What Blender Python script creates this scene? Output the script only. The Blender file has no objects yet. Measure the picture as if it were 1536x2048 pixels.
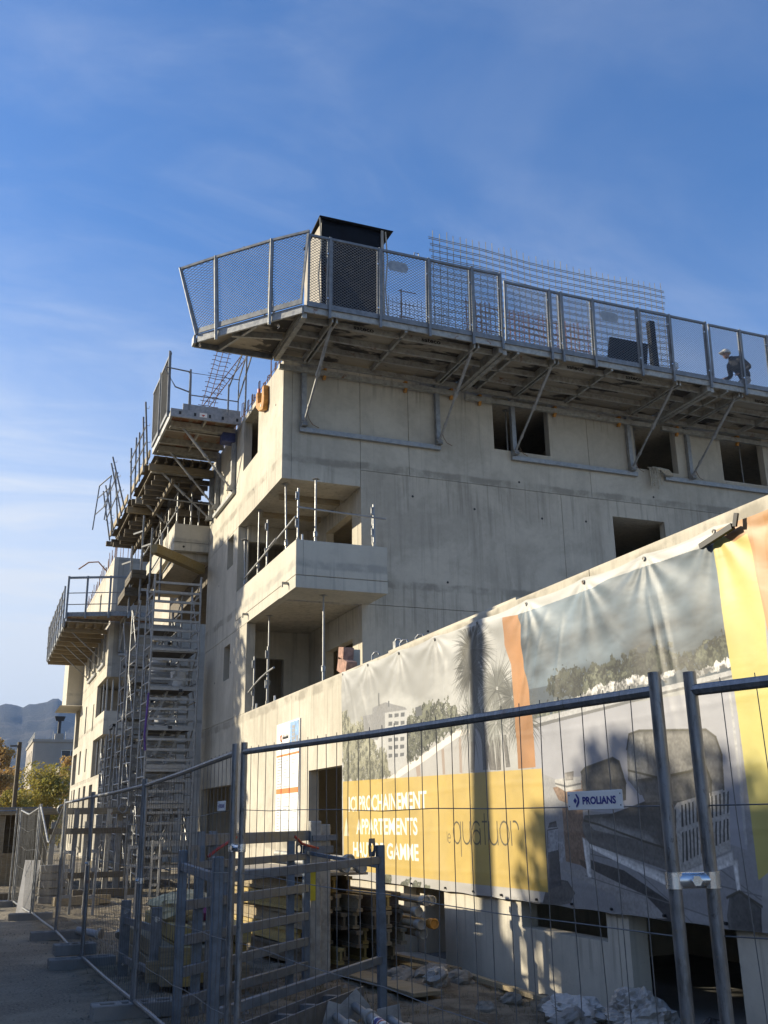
import bpy, bmesh, math, random
import numpy as np
from mathutils import Vector, Matrix

scene = bpy.context.scene
COL = scene.collection
PI = math.pi

# ------------------------------------------------------------------ camera
CAM_LOC = Vector((0.0, 0.0, 1.65))
def make_camera():
    yaw, pitch, roll = math.radians(22.164), math.radians(17.482), math.radians(-0.935)
    f = Vector((math.sin(yaw)*math.cos(pitch), math.cos(yaw)*math.cos(pitch), math.sin(pitch)))
    r = Vector((math.cos(yaw), -math.sin(yaw), 0.0))
    u = r.cross(f)
    c, s = math.cos(roll), math.sin(roll)
    r2 = r*c + u*s
    u2 = u*c - r*s
    m = Matrix(((r2.x, u2.x, -f.x, CAM_LOC.x), (r2.y, u2.y, -f.y, CAM_LOC.y),
                (r2.z, u2.z, -f.z, CAM_LOC.z), (0, 0, 0, 1)))
    cam = bpy.data.cameras.new('camera')
    cam.sensor_fit = 'VERTICAL'
    cam.sensor_height = 36.0
    cam.lens = 1960.0/2048.0*36.0
    cam.clip_start = 0.05
    cam.clip_end = 20000
    o = bpy.data.objects.new('camera', cam)
    o.matrix_world = m
    COL.objects.link(o)
    scene.camera = o
make_camera()

# ------------------------------------------------------------------ sky and sun
SUN_TO = Vector((-1.0, 0.58, 0.458)).normalized()          # from the ground towards the sun
SUN_EL = math.asin(SUN_TO.z)
world = bpy.data.worlds.new('World')
scene.world = world
world.use_nodes = True
def make_world():
    nt = world.node_tree
    N, L = nt.nodes, nt.links
    N.clear()
    out = N.new('ShaderNodeOutputWorld')
    bg = N.new('ShaderNodeBackground')
    bg.inputs['Strength'].default_value = 0.13
    sky = N.new('ShaderNodeTexSky')
    sky.sky_type = 'NISHITA'
    sky.sun_disc = False
    sky.sun_elevation = SUN_EL
    sky.sun_rotation = math.atan2(SUN_TO.x, SUN_TO.y)
    sky.altitude = 250
    sky.air_density = 1.0
    sky.dust_density = 0.6
    sky.ozone_density = 2.5
    # thin cirrus: stretched noise over the direction, denser towards the horizon
    tc = N.new('ShaderNodeTexCoord')
    sep = N.new('ShaderNodeSeparateXYZ')
    L.new(tc.outputs['Generated'], sep.inputs[0])
    mx = N.new('ShaderNodeMath'); mx.operation = 'MAXIMUM'; mx.inputs[1].default_value = 0.03
    L.new(sep.outputs['Z'], mx.inputs[0])
    inv = N.new('ShaderNodeMath'); inv.operation = 'ADD'; inv.inputs[1].default_value = 0.12
    L.new(mx.outputs[0], inv.inputs[0])
    dx = N.new('ShaderNodeMath'); dx.operation = 'DIVIDE'
    dy = N.new('ShaderNodeMath'); dy.operation = 'DIVIDE'
    L.new(sep.outputs['X'], dx.inputs[0]); L.new(inv.outputs[0], dx.inputs[1])
    L.new(sep.outputs['Y'], dy.inputs[0]); L.new(inv.outputs[0], dy.inputs[1])
    comb = N.new('ShaderNodeCombineXYZ')
    L.new(dx.outputs[0], comb.inputs[0]); L.new(dy.outputs[0], comb.inputs[1])
    def wisps(rot, scl, nscale, lo, hi, dist):
        mp = N.new('ShaderNodeMapping')
        mp.inputs['Rotation'].default_value = (0, 0, math.radians(rot))
        mp.inputs['Scale'].default_value = scl
        L.new(comb.outputs[0], mp.inputs[0])
        nz = N.new('ShaderNodeTexNoise')
        nz.inputs['Scale'].default_value = nscale
        nz.inputs['Detail'].default_value = 9
        nz.inputs['Roughness'].default_value = 0.58
        nz.inputs['Distortion'].default_value = dist
        L.new(mp.outputs[0], nz.inputs['Vector'])
        rp = N.new('ShaderNodeMapRange')
        rp.interpolation_type = 'SMOOTHSTEP'
        rp.inputs['From Min'].default_value = lo
        rp.inputs['From Max'].default_value = hi
        L.new(nz.outputs['Fac'], rp.inputs['Value'])
        return rp.outputs[0]
    a = wisps(38, (0.75, 1.2, 1), 1.3, 0.38, 1.08, 1.2)
    b = wisps(-12, (0.9, 1.8, 1), 2.6, 0.44, 0.9, 1.1)
    add = N.new('ShaderNodeMath'); add.operation = 'MULTIPLY_ADD'; add.inputs[1].default_value = 0.25
    L.new(b, add.inputs[0]); L.new(a, add.inputs[2])
    # low sky carries more cloud and vapour
    low = N.new('ShaderNodeMapRange'); low.interpolation_type = 'SMOOTHSTEP'
    low.inputs['From Min'].default_value = 0.02; low.inputs['From Max'].default_value = 0.75
    low.inputs['To Min'].default_value = 1.3; low.inputs['To Max'].default_value = 0.5
    L.new(sep.outputs['Z'], low.inputs['Value'])
    mul = N.new('ShaderNodeMath'); mul.operation = 'MULTIPLY'; mul.use_clamp = True
    L.new(add.outputs[0], mul.inputs[0]); L.new(low.outputs[0], mul.inputs[1])
    veil = N.new('ShaderNodeMapRange'); veil.interpolation_type = 'SMOOTHSTEP'
    veil.inputs['From Min'].default_value = 0.0; veil.inputs['From Max'].default_value = 0.56
    veil.inputs['To Min'].default_value = 0.85; veil.inputs['To Max'].default_value = 0.0
    L.new(sep.outputs['Z'], veil.inputs['Value'])
    # thin high cloud thickens towards the sun's side of the sky
    dot = N.new('ShaderNodeVectorMath'); dot.operation = 'DOT_PRODUCT'
    dot.inputs[1].default_value = Vector((SUN_TO.x, SUN_TO.y, 0)).normalized()
    L.new(tc.outputs['Generated'], dot.inputs[0])
    sunny = N.new('ShaderNodeMapRange'); sunny.interpolation_type = 'SMOOTHSTEP'
    sunny.inputs['From Min'].default_value = -0.35; sunny.inputs['From Max'].default_value = 0.75
    sunny.inputs['To Min'].default_value = 0.45; sunny.inputs['To Max'].default_value = 1.5
    L.new(dot.outputs['Value'], sunny.inputs['Value'])
    vs = N.new('ShaderNodeMath'); vs.operation = 'MULTIPLY'
    cv = N.new('ShaderNodeMath'); cv.operation = 'ADD'
    L.new(mul.outputs[0], cv.inputs[0]); L.new(veil.outputs[0], cv.inputs[1])
    L.new(cv.outputs[0], vs.inputs[0]); L.new(sunny.outputs[0], vs.inputs[1])
    tot = N.new('ShaderNodeMath'); tot.operation = 'MINIMUM'; tot.inputs[1].default_value = 0.93
    L.new(vs.outputs[0], tot.inputs[0])
    hs = N.new('ShaderNodeHueSaturation')
    hs.inputs['Hue'].default_value = 0.508
    hs.inputs['Saturation'].default_value = 1.24
    hs.inputs['Value'].default_value = 0.84
    L.new(sky.outputs[0], hs.inputs['Color'])
    mix = N.new('ShaderNodeMix'); mix.data_type = 'RGBA'
    mix.inputs['B'].default_value = (3.3, 3.5, 3.8, 1)
    L.new(tot.outputs[0], mix.inputs['Factor'])
    L.new(hs.outputs[0], mix.inputs['A'])
    L.new(mix.outputs['Result'], bg.inputs['Color'])
    L.new(bg.outputs[0], out.inputs['Surface'])
make_world()

def make_sun():
    li = bpy.data.lights.new('sun', 'SUN')
    li.energy = 4.3
    li.angle = math.radians(0.55)
    li.color = (1.0, 0.885, 0.67)
    o = bpy.data.objects.new('sun', li)
    o.rotation_euler = (-SUN_TO).to_track_quat('-Z', 'Y').to_euler()
    o.location = (-60, 35, 40)
    COL.objects.link(o)
make_sun()

scene.view_settings.view_transform = 'Standard'
scene.view_settings.look = 'None'
scene.view_settings.exposure = 1.06
scene.view_settings.gamma = 1.0
scene.view_settings.use_curve_mapping = False
scene.cycles.max_bounces = 7
scene.cycles.diffuse_bounces = 4
scene.cycles.glossy_bounces = 2
scene.cycles.transparent_max_bounces = 6
scene.cycles.caustics_reflective = False
scene.cycles.caustics_refractive = False

# ------------------------------------------------------------------ materials
MAT = {}
def _base(name, rough=0.8, metal=0.0):
    m = bpy.data.materials.new(name)
    m.use_nodes = True
    nt = m.node_tree
    b = nt.nodes['Principled BSDF']
    b.inputs['Roughness'].default_value = rough
    b.inputs['Metallic'].default_value = metal
    MAT[name] = m
    return m, nt, b

def _noise(nt, vec, scale, detail=5, rough=0.55, dist=0.0):
    n = nt.nodes.new('ShaderNodeTexNoise')
    n.inputs['Scale'].default_value = scale
    n.inputs['Detail'].default_value = detail
    n.inputs['Roughness'].default_value = rough
    n.inputs['Distortion'].default_value = dist
    if vec is not None: nt.links.new(vec, n.inputs['Vector'])
    return n.outputs['Fac']

def _map(nt, vec, scale=(1, 1, 1), rot=(0, 0, 0)):
    n = nt.nodes.new('ShaderNodeMapping')
    n.inputs['Scale'].default_value = scale
    n.inputs['Rotation'].default_value = rot
    nt.links.new(vec, n.inputs['Vector'])
    return n.outputs[0]

def _range(nt, v, a, b, c=0.0, d=1.0, smooth=True):
    n = nt.nodes.new('ShaderNodeMapRange')
    if smooth: n.interpolation_type = 'SMOOTHSTEP'
    for k, x in zip(('From Min', 'From Max', 'To Min', 'To Max'), (a, b, c, d)): n.inputs[k].default_value = x
    nt.links.new(v, n.inputs['Value'])
    return n.outputs[0]

def _mix(nt, f, a, b, mode='MIX'):
    n = nt.nodes.new('ShaderNodeMix'); n.data_type = 'RGBA'; n.blend_type = mode
    if isinstance(f, float): n.inputs['Factor'].default_value = f
    else: nt.links.new(f, n.inputs['Factor'])
    for k, x in (('A', a), ('B', b)):
        if isinstance(x, tuple): n.inputs[k].default_value = (*x, 1)
        else: nt.links.new(x, n.inputs[k])
    return n.outputs['Result']

def _pos(nt):
    g = nt.nodes.new('ShaderNodeNewGeometry')
    return g.outputs['Position']
def _objc(nt):
    g = nt.nodes.new('ShaderNodeTexCoord')
    return g.outputs['Object']
def _rand(nt):
    g = nt.nodes.new('ShaderNodeObjectInfo')
    return g.outputs['Random']
def _bump(nt, b, h, strength=0.3, dist=0.01):
    n = nt.nodes.new('ShaderNodeBump')
    n.inputs['Strength'].default_value = strength
    n.inputs['Distance'].default_value = dist
    nt.links.new(h, n.inputs['Height'])
    nt.links.new(n.outputs[0], b.inputs['Normal'])

def mat_concrete(name, light, dark, stain, streak=0.55, fresh=0.0):
    m, nt, b = _base(name, 0.85)
    p = _pos(nt)
    blot = _range(nt, _noise(nt, p, 0.55, 8, 0.66, 0.5), 0.40, 0.60)
    col = _mix(nt, blot, dark, light)
    fine = _range(nt, _noise(nt, p, 5.0, 8, 0.7), 0.3, 0.75)
    col = _mix(nt, 0.35, col, _mix(nt, fine, dark, light))
    st = _noise(nt, _map(nt, p, (3.4, 3.4, 0.16)), 1.6, 7, 0.62, 0.3)
    gate = _range(nt, _noise(nt, p, 0.34, 3), 0.40, 0.66)
    sm = nt.nodes.new('ShaderNodeMath'); sm.operation = 'MULTIPLY'
    nt.links.new(_range(nt, st, 0.47, 0.72), sm.inputs[0]); nt.links.new(gate, sm.inputs[1])
    sm2 = nt.nodes.new('ShaderNodeMath'); sm2.operation = 'MULTIPLY'; sm2.inputs[1].default_value = streak
    nt.links.new(sm.outputs[0], sm2.inputs[0])
    col = _mix(nt, sm2.outputs[0], col, stain)
    # pale lime bloom in drips
    lm = _range(nt, _noise(nt, _map(nt, p, (5.0, 5.0, 0.5)), 0.9, 6, 0.6, 0.5), 0.60, 0.80, 0.0, 0.4)
    col = _mix(nt, lm, col, tuple(min(1, c*1.18) for c in light))
    # faint marks of the shutter boards, and rough pour lines with runs below them
    sp = nt.nodes.new('ShaderNodeSeparateXYZ'); nt.links.new(p, sp.inputs[0])
    xy = nt.nodes.new('ShaderNodeMath'); xy.operation = 'ADD'; nt.links.new(sp.outputs[0], xy.inputs[0]); nt.links.new(sp.outputs[1], xy.inputs[1])
    def lines(src, period, shift, half):
        a = nt.nodes.new('ShaderNodeMath'); a.operation = 'ADD'; a.inputs[1].default_value = shift; nt.links.new(src, a.inputs[0])
        q = nt.nodes.new('ShaderNodeMath'); q.operation = 'PINGPONG'; q.inputs[1].default_value = period/2; nt.links.new(a.outputs[0], q.inputs[0])
        return _range(nt, q.outputs[0], half, half*2.2, 1.0, 0.0)
    wobz = nt.nodes.new('ShaderNodeMath'); wobz.operation = 'MULTIPLY_ADD'; wobz.inputs[1].default_value = 0.22
    nt.links.new(_noise(nt, _map(nt, p, (.8, .8, .3)), 1.6, 6, .7), wobz.inputs[0]); nt.links.new(sp.outputs[2], wobz.inputs[2])
    bl = _mix(nt, .16, (1, 1, 1), (0, 0, 0))
    col = _mix(nt, _range(nt, lines(xy.outputs[0], 1.25, .31, .006), 0, 1, 0, .17, False), col, stain)
    pour = lines(wobz.outputs[0], 2.81, 1.47, .055)
    pm = nt.nodes.new('ShaderNodeMath'); pm.operation = 'MULTIPLY'; nt.links.new(pour, pm.inputs[0]); nt.links.new(_range(nt, _noise(nt, p, 1.7, 5, .6), .42, .6, .15, .8), pm.inputs[1])
    col = _mix(nt, pm.outputs[0], col, stain)
    runs = lines(wobz.outputs[0], 2.81, 1.95, .33)
    rm = nt.nodes.new('ShaderNodeMath'); rm.operation = 'MULTIPLY'; nt.links.new(runs, rm.inputs[0]); nt.links.new(_range(nt, _noise(nt, _map(nt, p, (7, 7, .25)), 1.4, 5, .6), .52, .66, 0, .55), rm.inputs[1])
    col = _mix(nt, rm.outputs[0], col, stain)
    pits = _range(nt, _noise(nt, p, 46.0, 2, 0.5), 0.69, 0.75, 0.0, 0.5)
    col = _mix(nt, pits, col, tuple(c*0.4 for c in dark))
    nt.links.new(col, b.inputs['Base Color'])
    h = _mix(nt, 0.5, fine, pits)
    _bump(nt, b, h, 0.25, 0.012)
    return m

def mat_metal(name, col, rough=0.45, metal=0.8, var=0.25, rust=0.0, dirt=0.25):
    m, nt, b = _base(name, rough, metal)
    p = _pos(nt)
    n1 = _range(nt, _noise(nt, p, 9.0, 6, 0.65), 0.3, 0.7)
    c = _mix(nt, n1, tuple(x*(1-var) for x in col), tuple(min(1, x*(1+var)) for x in col))
    if dirt > 0:
        d = _range(nt, _noise(nt, p, 2.3, 6, 0.7, 0.6), 0.50, 0.74, 0.0, dirt*2)
        c = _mix(nt, d, c, (0.22, 0.20, 0.165))
    if rust > 0:
        r = _range(nt, _noise(nt, p, 3.7, 8, 0.7, 0.8), 0.64-rust*0.3, 0.74-rust*0.2)
        c = _mix(nt, r, c, (0.17, 0.065, 0.025))
        mr = _range(nt, r, 0, 1, metal, 0.0, False)
        nt.links.new(mr, b.inputs['Metallic'])
    nt.links.new(c, b.inputs['Base Color'])
    nt.links.new(_range(nt, n1, 0, 1, rough-0.08, rough+0.14, False), b.inputs['Roughness'])
    return m

def mat_wood(name, a, bb, grain=(1.2, 18, 18), dirt=0.4, rough=0.75):
    m, nt, b = _base(name, rough)
    o = _objc(nt)
    g = _noise(nt, _map(nt, o, grain), 2.2, 6, 0.6, 0.4)
    c = _mix(nt, _range(nt, g, 0.3, 0.7), a, bb)
    rv = _range(nt, _rand(nt), 0, 1, 0.72, 1.15, False)
    c = _mix(nt, 1.0, c, rv, 'MULTIPLY')
    d = _range(nt, _noise(nt, _pos(nt), 2.6, 6, 0.7, 0.5), 0.45, 0.72, 0.0, dirt)
    c = _mix(nt, d, c, (0.24, 0.225, 0.19))
    nt.links.new(c, b.inputs['Base Color'])
    _bump(nt, b, g, 0.25, 0.004)
    return m

def mat_plain(name, col, rough=0.6, metal=0.0, var=0.15, scale=6.0, spec=None, bump=0.0):
    m, nt, b = _base(name, rough, metal)
    n = _noise(nt, _pos(nt), scale, 5, 0.6)
    c = _mix(nt, _range(nt, n, 0.3, 0.7), tuple(x*(1-var) for x in col), tuple(min(1, x*(1+var)) for x in col))
    nt.links.new(c, b.inputs['Base Color'])
    if spec is not None: b.inputs['Specular IOR Level'].default_value = spec
    if bump: _bump(nt, b, n, bump, 0.02)
    return m

def mat_leaf(name, cols, rough=0.6):
    m, nt, b = _base(name, rough)
    p = _pos(nt)
    n = _noise(nt, p, 1.3, 3, 0.6)
    n2 = _noise(nt, p, 13.0, 2, 0.6)
    c = _mix(nt, _range(nt, n, 0.38, 0.62), cols[0], cols[1])
    c = _mix(nt, _range(nt, n2, 0.45, 0.65), c, cols[2])
    nt.links.new(c, b.inputs['Base Color'])
    tr = nt.nodes.new('ShaderNodeBsdfTranslucent'); nt.links.new(c, tr.inputs['Color'])
    mx = nt.nodes.new('ShaderNodeMixShader'); mx.inputs[0].default_value = 0.45
    nt.links.new(b.outputs[0], mx.inputs[1]); nt.links.new(tr.outputs[0], mx.inputs[2])
    nt.links.new(mx.outputs[0], nt.nodes['Material Output'].inputs['Surface'])
    return m

mat_concrete('concrete', (0.56, 0.52, 0.43), (0.41, 0.378, 0.31), (0.26, 0.238, 0.193))
mat_concrete('concrete_lower', (0.55, 0.50, 0.405), (0.39, 0.353, 0.285), (0.255, 0.23, 0.185), 0.75)
mat_concrete('concrete_smooth', (0.54, 0.505, 0.42), (0.45, 0.42, 0.35), (0.33, 0.315, 0.275), 0.3)
mat_concrete('concrete_shaded', (0.34, 0.325, 0.29), (0.26, 0.25, 0.22), (0.18, 0.172, 0.15), 0.6)  # darker concrete copy: shade of the far block's unlit faces put into the colour
mat_concrete('concrete_block', (0.27, 0.265, 0.25), (0.18, 0.175, 0.165), (0.12, 0.115, 0.105), 0.4)
mat_metal('galvanised', (0.32, 0.325, 0.325), 0.5, 0.5, 0.22, 0.0, 0.22)
mat_metal('galvanised_dark', (0.19, 0.20, 0.21), 0.5, 0.25, 0.25, 0.0, 0.03)
mat_metal('fence_steel', (0.20, 0.21, 0.225), 0.42, 0.75, 0.25, 0.12, 0.10)
def scuffed():
    m = MAT['fence_steel']; nt = m.node_tree; b = nt.nodes['Principled BSDF']; src = b.inputs['Base Color'].links[0].from_socket
    p = _pos(nt)
    a = _range(nt, _noise(nt, _map(nt, p, (30, 30, 3)), 2.2, 6, .7, .4), .45, .62, 0, .55)
    c = _mix(nt, a, src, (0.34, 0.35, 0.36))
    d = _range(nt, _noise(nt, _map(nt, p, (22, 22, 7)), 1.6, 7, .75, .8), .56, .64, 0, .7)
    c = _mix(nt, d, c, (0.10, 0.095, 0.09))
    e = _range(nt, _noise(nt, _map(nt, p, (14, 14, 14)), 2.0, 4, .7), .66, .70, 0, .8)
    c = _mix(nt, e, c, (0.30, 0.27, 0.22))
    nt.links.new(c, b.inputs['Base Color'])
    _bump(nt, b, d, .25, .002)
scuffed()
mat_metal('wire', (0.15, 0.155, 0.16), 0.5, 0.5, 0.2, 0.1, 0.1)
mat_metal('aluminium', (0.32, 0.325, 0.325), 0.45, 0.35, 0.2, 0.0, 0.15)
mat_metal('bright_zinc', (0.75, 0.76, 0.77), 0.22, 0.95, 0.1, 0.0, 0.05)
mat_metal('deck_steel', (0.24, 0.235, 0.22), 0.6, 0.45, 0.25, 0.25, 0.45)
mat_metal('rack_steel', (0.135, 0.165, 0.20), 0.5, 0.2, 0.25, 0.0, 0.03)
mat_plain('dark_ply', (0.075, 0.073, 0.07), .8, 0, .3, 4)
mat_wood('ochre_timber', (0.20, 0.145, 0.05), (0.28, 0.21, 0.085), dirt=.4)
mat_metal('rebar', (0.22, 0.125, 0.085), 0.7, 0.4, 0.3, 0.45, 0.1)
mat_metal('rusty_steel', (0.20, 0.15, 0.11), 0.75, 0.3, 0.3, 0.55, 0.3)
mat_metal('steel_dirty', (0.38, 0.37, 0.335), 0.6, 0.4, 0.25, 0.15, 0.5)
mat_plain('orange_paint', (0.42, 0.19, 0.03), 0.55, 0, 0.35, 9.0)
mat_plain('yellow_paint', (0.62, 0.50, 0.03), 0.5, 0, 0.2)
mat_plain('red_paint', (0.42, 0.05, 0.03), 0.5, 0, 0.2)
mat_plain('blue_paint', (0.035, 0.05, 0.16), 0.5, 0, 0.25)
mat_plain('black_ink', (0.018, 0.018, 0.018), 0.7, 0, 0.2)
mat_plain('black_tarp', (0.006, 0.007, 0.010), 0.7, 0, 0.3, 2.5, 0.2, 0.15)
mat_plain('black_plastic', (0.012, 0.012, 0.013), 0.5, 0, 0.3)
mat_plain('white_plastic', (0.78, 0.78, 0.76), 0.5, 0, 0.05)
mat_plain('white_paint', (0.80, 0.80, 0.78), 0.5, 0, 0.06)
mat_plain('styrofoam', (0.44, 0.43, 0.41), 0.8, 0, 0.1, 30)
mat_plain('blue_ink', (0.03, 0.035, 0.22), 0.5, 0, 0.05)
mat_plain('orange_ink', (0.72, 0.20, 0.05), 0.6, 0, 0.05)
mat_plain('grey_ink', (0.30, 0.30, 0.31), 0.6, 0, 0.1)
mat_plain('sky_ink', (0.22, 0.36, 0.58), 0.6, 0, 0.3, 12)
mat_plain('brick_red', (0.34, 0.20, 0.15), 0.85, 0, 0.3, 12, None, 0.3)
mat_plain('plastic_grey', (0.36, 0.36, 0.37), 0.55, 0, 0.15)
mat_plain('white_duct', (0.72, 0.72, 0.71), 0.5, 0, 0.1)
mat_plain('purple_strap', (0.10, 0.05, 0.24), 0.7, 0, 0.2)
mat_plain('magenta_sack', (0.30, 0.03, 0.13), 0.7, 0, 0.3, 9)
mat_plain('cream_foam', (0.62, 0.50, 0.28), 0.85, 0, 0.3, 9, None, 0.6)
mat_plain('sack_plastic', (0.30, 0.29, 0.27), 0.35, 0, 0.3, 9, None, 0.5)
mat_plain('stone', (0.235, 0.215, 0.18), 0.9, 0, 0.35, 7, None, 0.6)
mat_plain('rope', (0.42, 0.38, 0.30), 0.9, 0, 0.2, 30)
mat_plain('skin', (0.42, 0.25, 0.18), 0.6, 0, 0.1)
mat_plain('dark_cloth', (0.045, 0.05, 0.065), 0.9, 0, 0.3, 12, None, 0.3)
mat_plain('pale_cloth', (0.50, 0.48, 0.45), 0.9, 0, 0.2, 12, None, 0.3)
mat_plain('helmet_white', (0.72, 0.68, 0.60), 0.4, 0, 0.08)
mat_wood('yellow_timber', (0.36, 0.25, 0.075), (0.50, 0.38, 0.14), dirt=0.6)
mat_wood('timber', (0.24, 0.185, 0.105), (0.37, 0.30, 0.19), dirt=0.5)
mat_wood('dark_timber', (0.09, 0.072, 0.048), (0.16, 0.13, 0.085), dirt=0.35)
mat_wood('plywood', (0.26, 0.20, 0.13), (0.34, 0.27, 0.18), (0.8, 5, 5), 0.5)
mat_wood('bark', (0.07, 0.055, 0.04), (0.13, 0.105, 0.08), (6, 6, 1.2), 0.2)
mat_leaf('leaf_green', ((0.055, 0.075, 0.022), (0.10, 0.115, 0.028), (0.16, 0.14, 0.03)))
mat_leaf('leaf_yellow', ((0.30, 0.27, 0.06), (0.46, 0.34, 0.075), (0.20, 0.20, 0.05)))
mat_leaf('leaf_orange', ((0.46, 0.29, 0.09), (0.56, 0.38, 0.13), (0.32, 0.20, 0.08)))
mat_leaf('leaf_hedge', ((0.03, 0.05, 0.016), (0.055, 0.075, 0.02), (0.08, 0.09, 0.03)))
mat_leaf('grass_blade', ((0.07, 0.085, 0.03), (0.12, 0.11, 0.045), (0.16, 0.13, 0.06)), 0.8)

# ------------------------------------------------------------------ mesh building
class MB:
    """collects shapes and links them as ONE mesh object"""
    def __init__(self):
        self.v = []; self.f = []; self.m = []; self.cur = 0
    def _add(self, vs, fs):
        n = len(self.v)
        self.v.extend([tuple(x) for x in vs])
        self.f.extend([tuple(i+n for i in f) for f in fs])
        self.m.extend([self.cur]*len(fs))
    def quad(self, a, b, c, d): self._add((a, b, c, d), ((0, 1, 2, 3),))
    def box(self, x0, x1, y0, y1, z0, z1):
        vs = [(x, y, z) for z in (z0, z1) for y in (y0, y1) for x in (x0, x1)]
        self._add(vs, ((0, 2, 3, 1), (4, 5, 7, 6), (0, 1, 5, 4), (2, 6, 7, 3), (0, 4, 6, 2), (1, 3, 7, 5)))
    def hexa(self, p):
        """8 corners: bottom ring 0-3, top ring 4-7"""
        self._add(p, ((3, 2, 1, 0), (4, 5, 6, 7), (0, 1, 5, 4), (1, 2, 6, 5), (2, 3, 7, 6), (3, 0, 4, 7)))
    def bar(self, p, q, w, h=None, up=(0, 0, 1)):
        """rectangular bar from p to q, w across, h along up"""
        h = w if h is None else h
        p, q, up = Vector(p), Vector(q), Vector(up)
        d = (q-p).normalized()
        s = d.cross(up)
        if s.length < 1e-4: s = d.cross(Vector((1, 0, 0)))
        s.normalize(); u = s.cross(d)
        s *= w/2; u *= h/2
        self.hexa([p-s-u, p+s-u, q+s-u, q-s-u, p-s+u, p+s+u, q+s+u, q-s+u])
    def tube(self, p, q, r, n=8, r2=None, caps=True):
        self.pipe([p, q], r, n, caps, r2)
    def pipe(self, pts, r, n=8, caps=True, r2=None):
        pts = [Vector(p) for p in pts]
        rings = []
        ref = None
        for i, p in enumerate(pts):
            if i == 0: d = pts[1]-p
            elif i == len(pts)-1: d = p-pts[i-1]
            else: d = (pts[i+1]-p).normalized()+(p-pts[i-1]).normalized()
            d.normalize()
            if ref is None:
                ref = Vector((0, 0, 1)) if abs(d.z) < 0.9 else Vector((1, 0, 0))
            s = d.cross(ref)
            if s.length < 1e-3: s = d.cross(Vector((0.6, 0.8, 0.1)))
            s.normalize(); u = s.cross(d)
            rr = r if r2 is None else r+(r2-r)*i/(len(pts)-1)
            rings.append([p+(s*math.cos(2*PI*k/n)+u*math.sin(2*PI*k/n))*rr for k in range(n)])
        vs = [x for ring in rings for x in ring]
        fs = []
        for i in range(len(rings)-1):
            for k in range(n):
                k2 = (k+1) % n
                fs.append((i*n+k, i*n+k2, (i+1)*n+k2, (i+1)*n+k))
        if caps:
            fs.append(tuple(range(n-1, -1, -1)))
            fs.append(tuple((len(rings)-1)*n+k for k in range(n)))
        self._add(vs, fs)
    def wire(self, p, q, w):
        """three-sided rod, cheap"""
        self.pipe([p, q], w, 3, False)
    def prism(self, poly, vec):
        """poly: planar 3D points, swept by vec"""
        n = len(poly); vec = Vector(vec)
        vs = [Vector(p) for p in poly]+[Vector(p)+vec for p in poly]
        fs = [tuple(range(n-1, -1, -1)), tuple(range(n, 2*n))]
        for i in range(n):
            j = (i+1) % n
            fs.append((i, j, n+j, n+i))
        self._add(vs, fs)
    def ring(self, c, ax, r, t, n=16, m=6):
        """torus"""
        c, ax = Vector(c), Vector(ax).normalized()
        a = ax.orthogonal().normalized(); b = ax.cross(a)
        vs = []; fs = []
        for i in range(n):
            d = a*math.cos(2*PI*i/n)+b*math.sin(2*PI*i/n)
            for k in range(m):
                vs.append(c+d*(r+t*math.cos(2*PI*k/m))+ax*t*math.sin(2*PI*k/m))
        for i in range(n):
            for k in range(m):
                fs.append((i*m+k, ((i+1) % n)*m+k, ((i+1) % n)*m+(k+1) % m, i*m+(k+1) % m))
        self._add(vs, fs)
    def build(self, name, mat, parent=None, smooth=False, bevel=0.0):
        me = bpy.data.meshes.new(name)
        off = Vector((0, 0, 0))
        if parent is not None:
            p = parent
            while p is not None:
                off += p.location; p = p.parent
        v = [(x-off.x, y-off.y, z-off.z) for x, y, z in self.v] if off.length > 0 else self.v
        me.from_pydata(v, [], self.f)
        mats = mat if isinstance(mat, (list, tuple)) else [mat]
        for k in mats: me.materials.append(MAT[k])
        if len(mats) > 1: me.polygons.foreach_set('material_index', self.m)
        bm = bmesh.new(); bm.from_mesh(me)
        bmesh.ops.recalc_face_normals(bm, faces=bm.faces)
        if bevel > 0:
            eds = [e for e in bm.edges if e.calc_face_angle(0) > 0.6]
            bmesh.ops.bevel(bm, geom=eds, offset=bevel, segments=1, affect='EDGES', clamp_overlap=True)
        bm.to_mesh(me); bm.free()
        if smooth:
            me.polygons.foreach_set('use_smooth', [True]*len(me.polygons))
            me.set_sharp_from_angle(angle=0.7)
        o = bpy.data.objects.new(name, me)
        COL.objects.link(o)
        if parent is not None: o.parent = parent
        return o

def thing(name, label, cat, loc=(0, 0, 0), group=None):
    o = bpy.data.objects.new(name, None)
    o.empty_display_size = 0.2
    COL.objects.link(o)
    o.location = loc
    o['label'] = label; o['category'] = cat
    if group: o['group'] = group
    return o
def tag(o, label, cat, group=None):
    o['label'] = label; o['category'] = cat
    if group: o['group'] = group
    return o
def copy_thing(o, loc, label, rotz=None, parent=None):
    """a thing with its parts and sub-parts; mesh data is shared"""
    c = o.copy(); COL.objects.link(c)
    if parent is None:
        c.location = loc
        if rotz is not None: c.rotation_euler = (0, 0, rotz)
        if label: c['label'] = label
    else: c.parent = parent
    for ch in list(o.children): copy_thing(ch, None, None, None, c)
    return c
def struct(o): o['kind'] = 'structure'; return o
def stuff(o): o['kind'] = 'stuff'; return o

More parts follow.
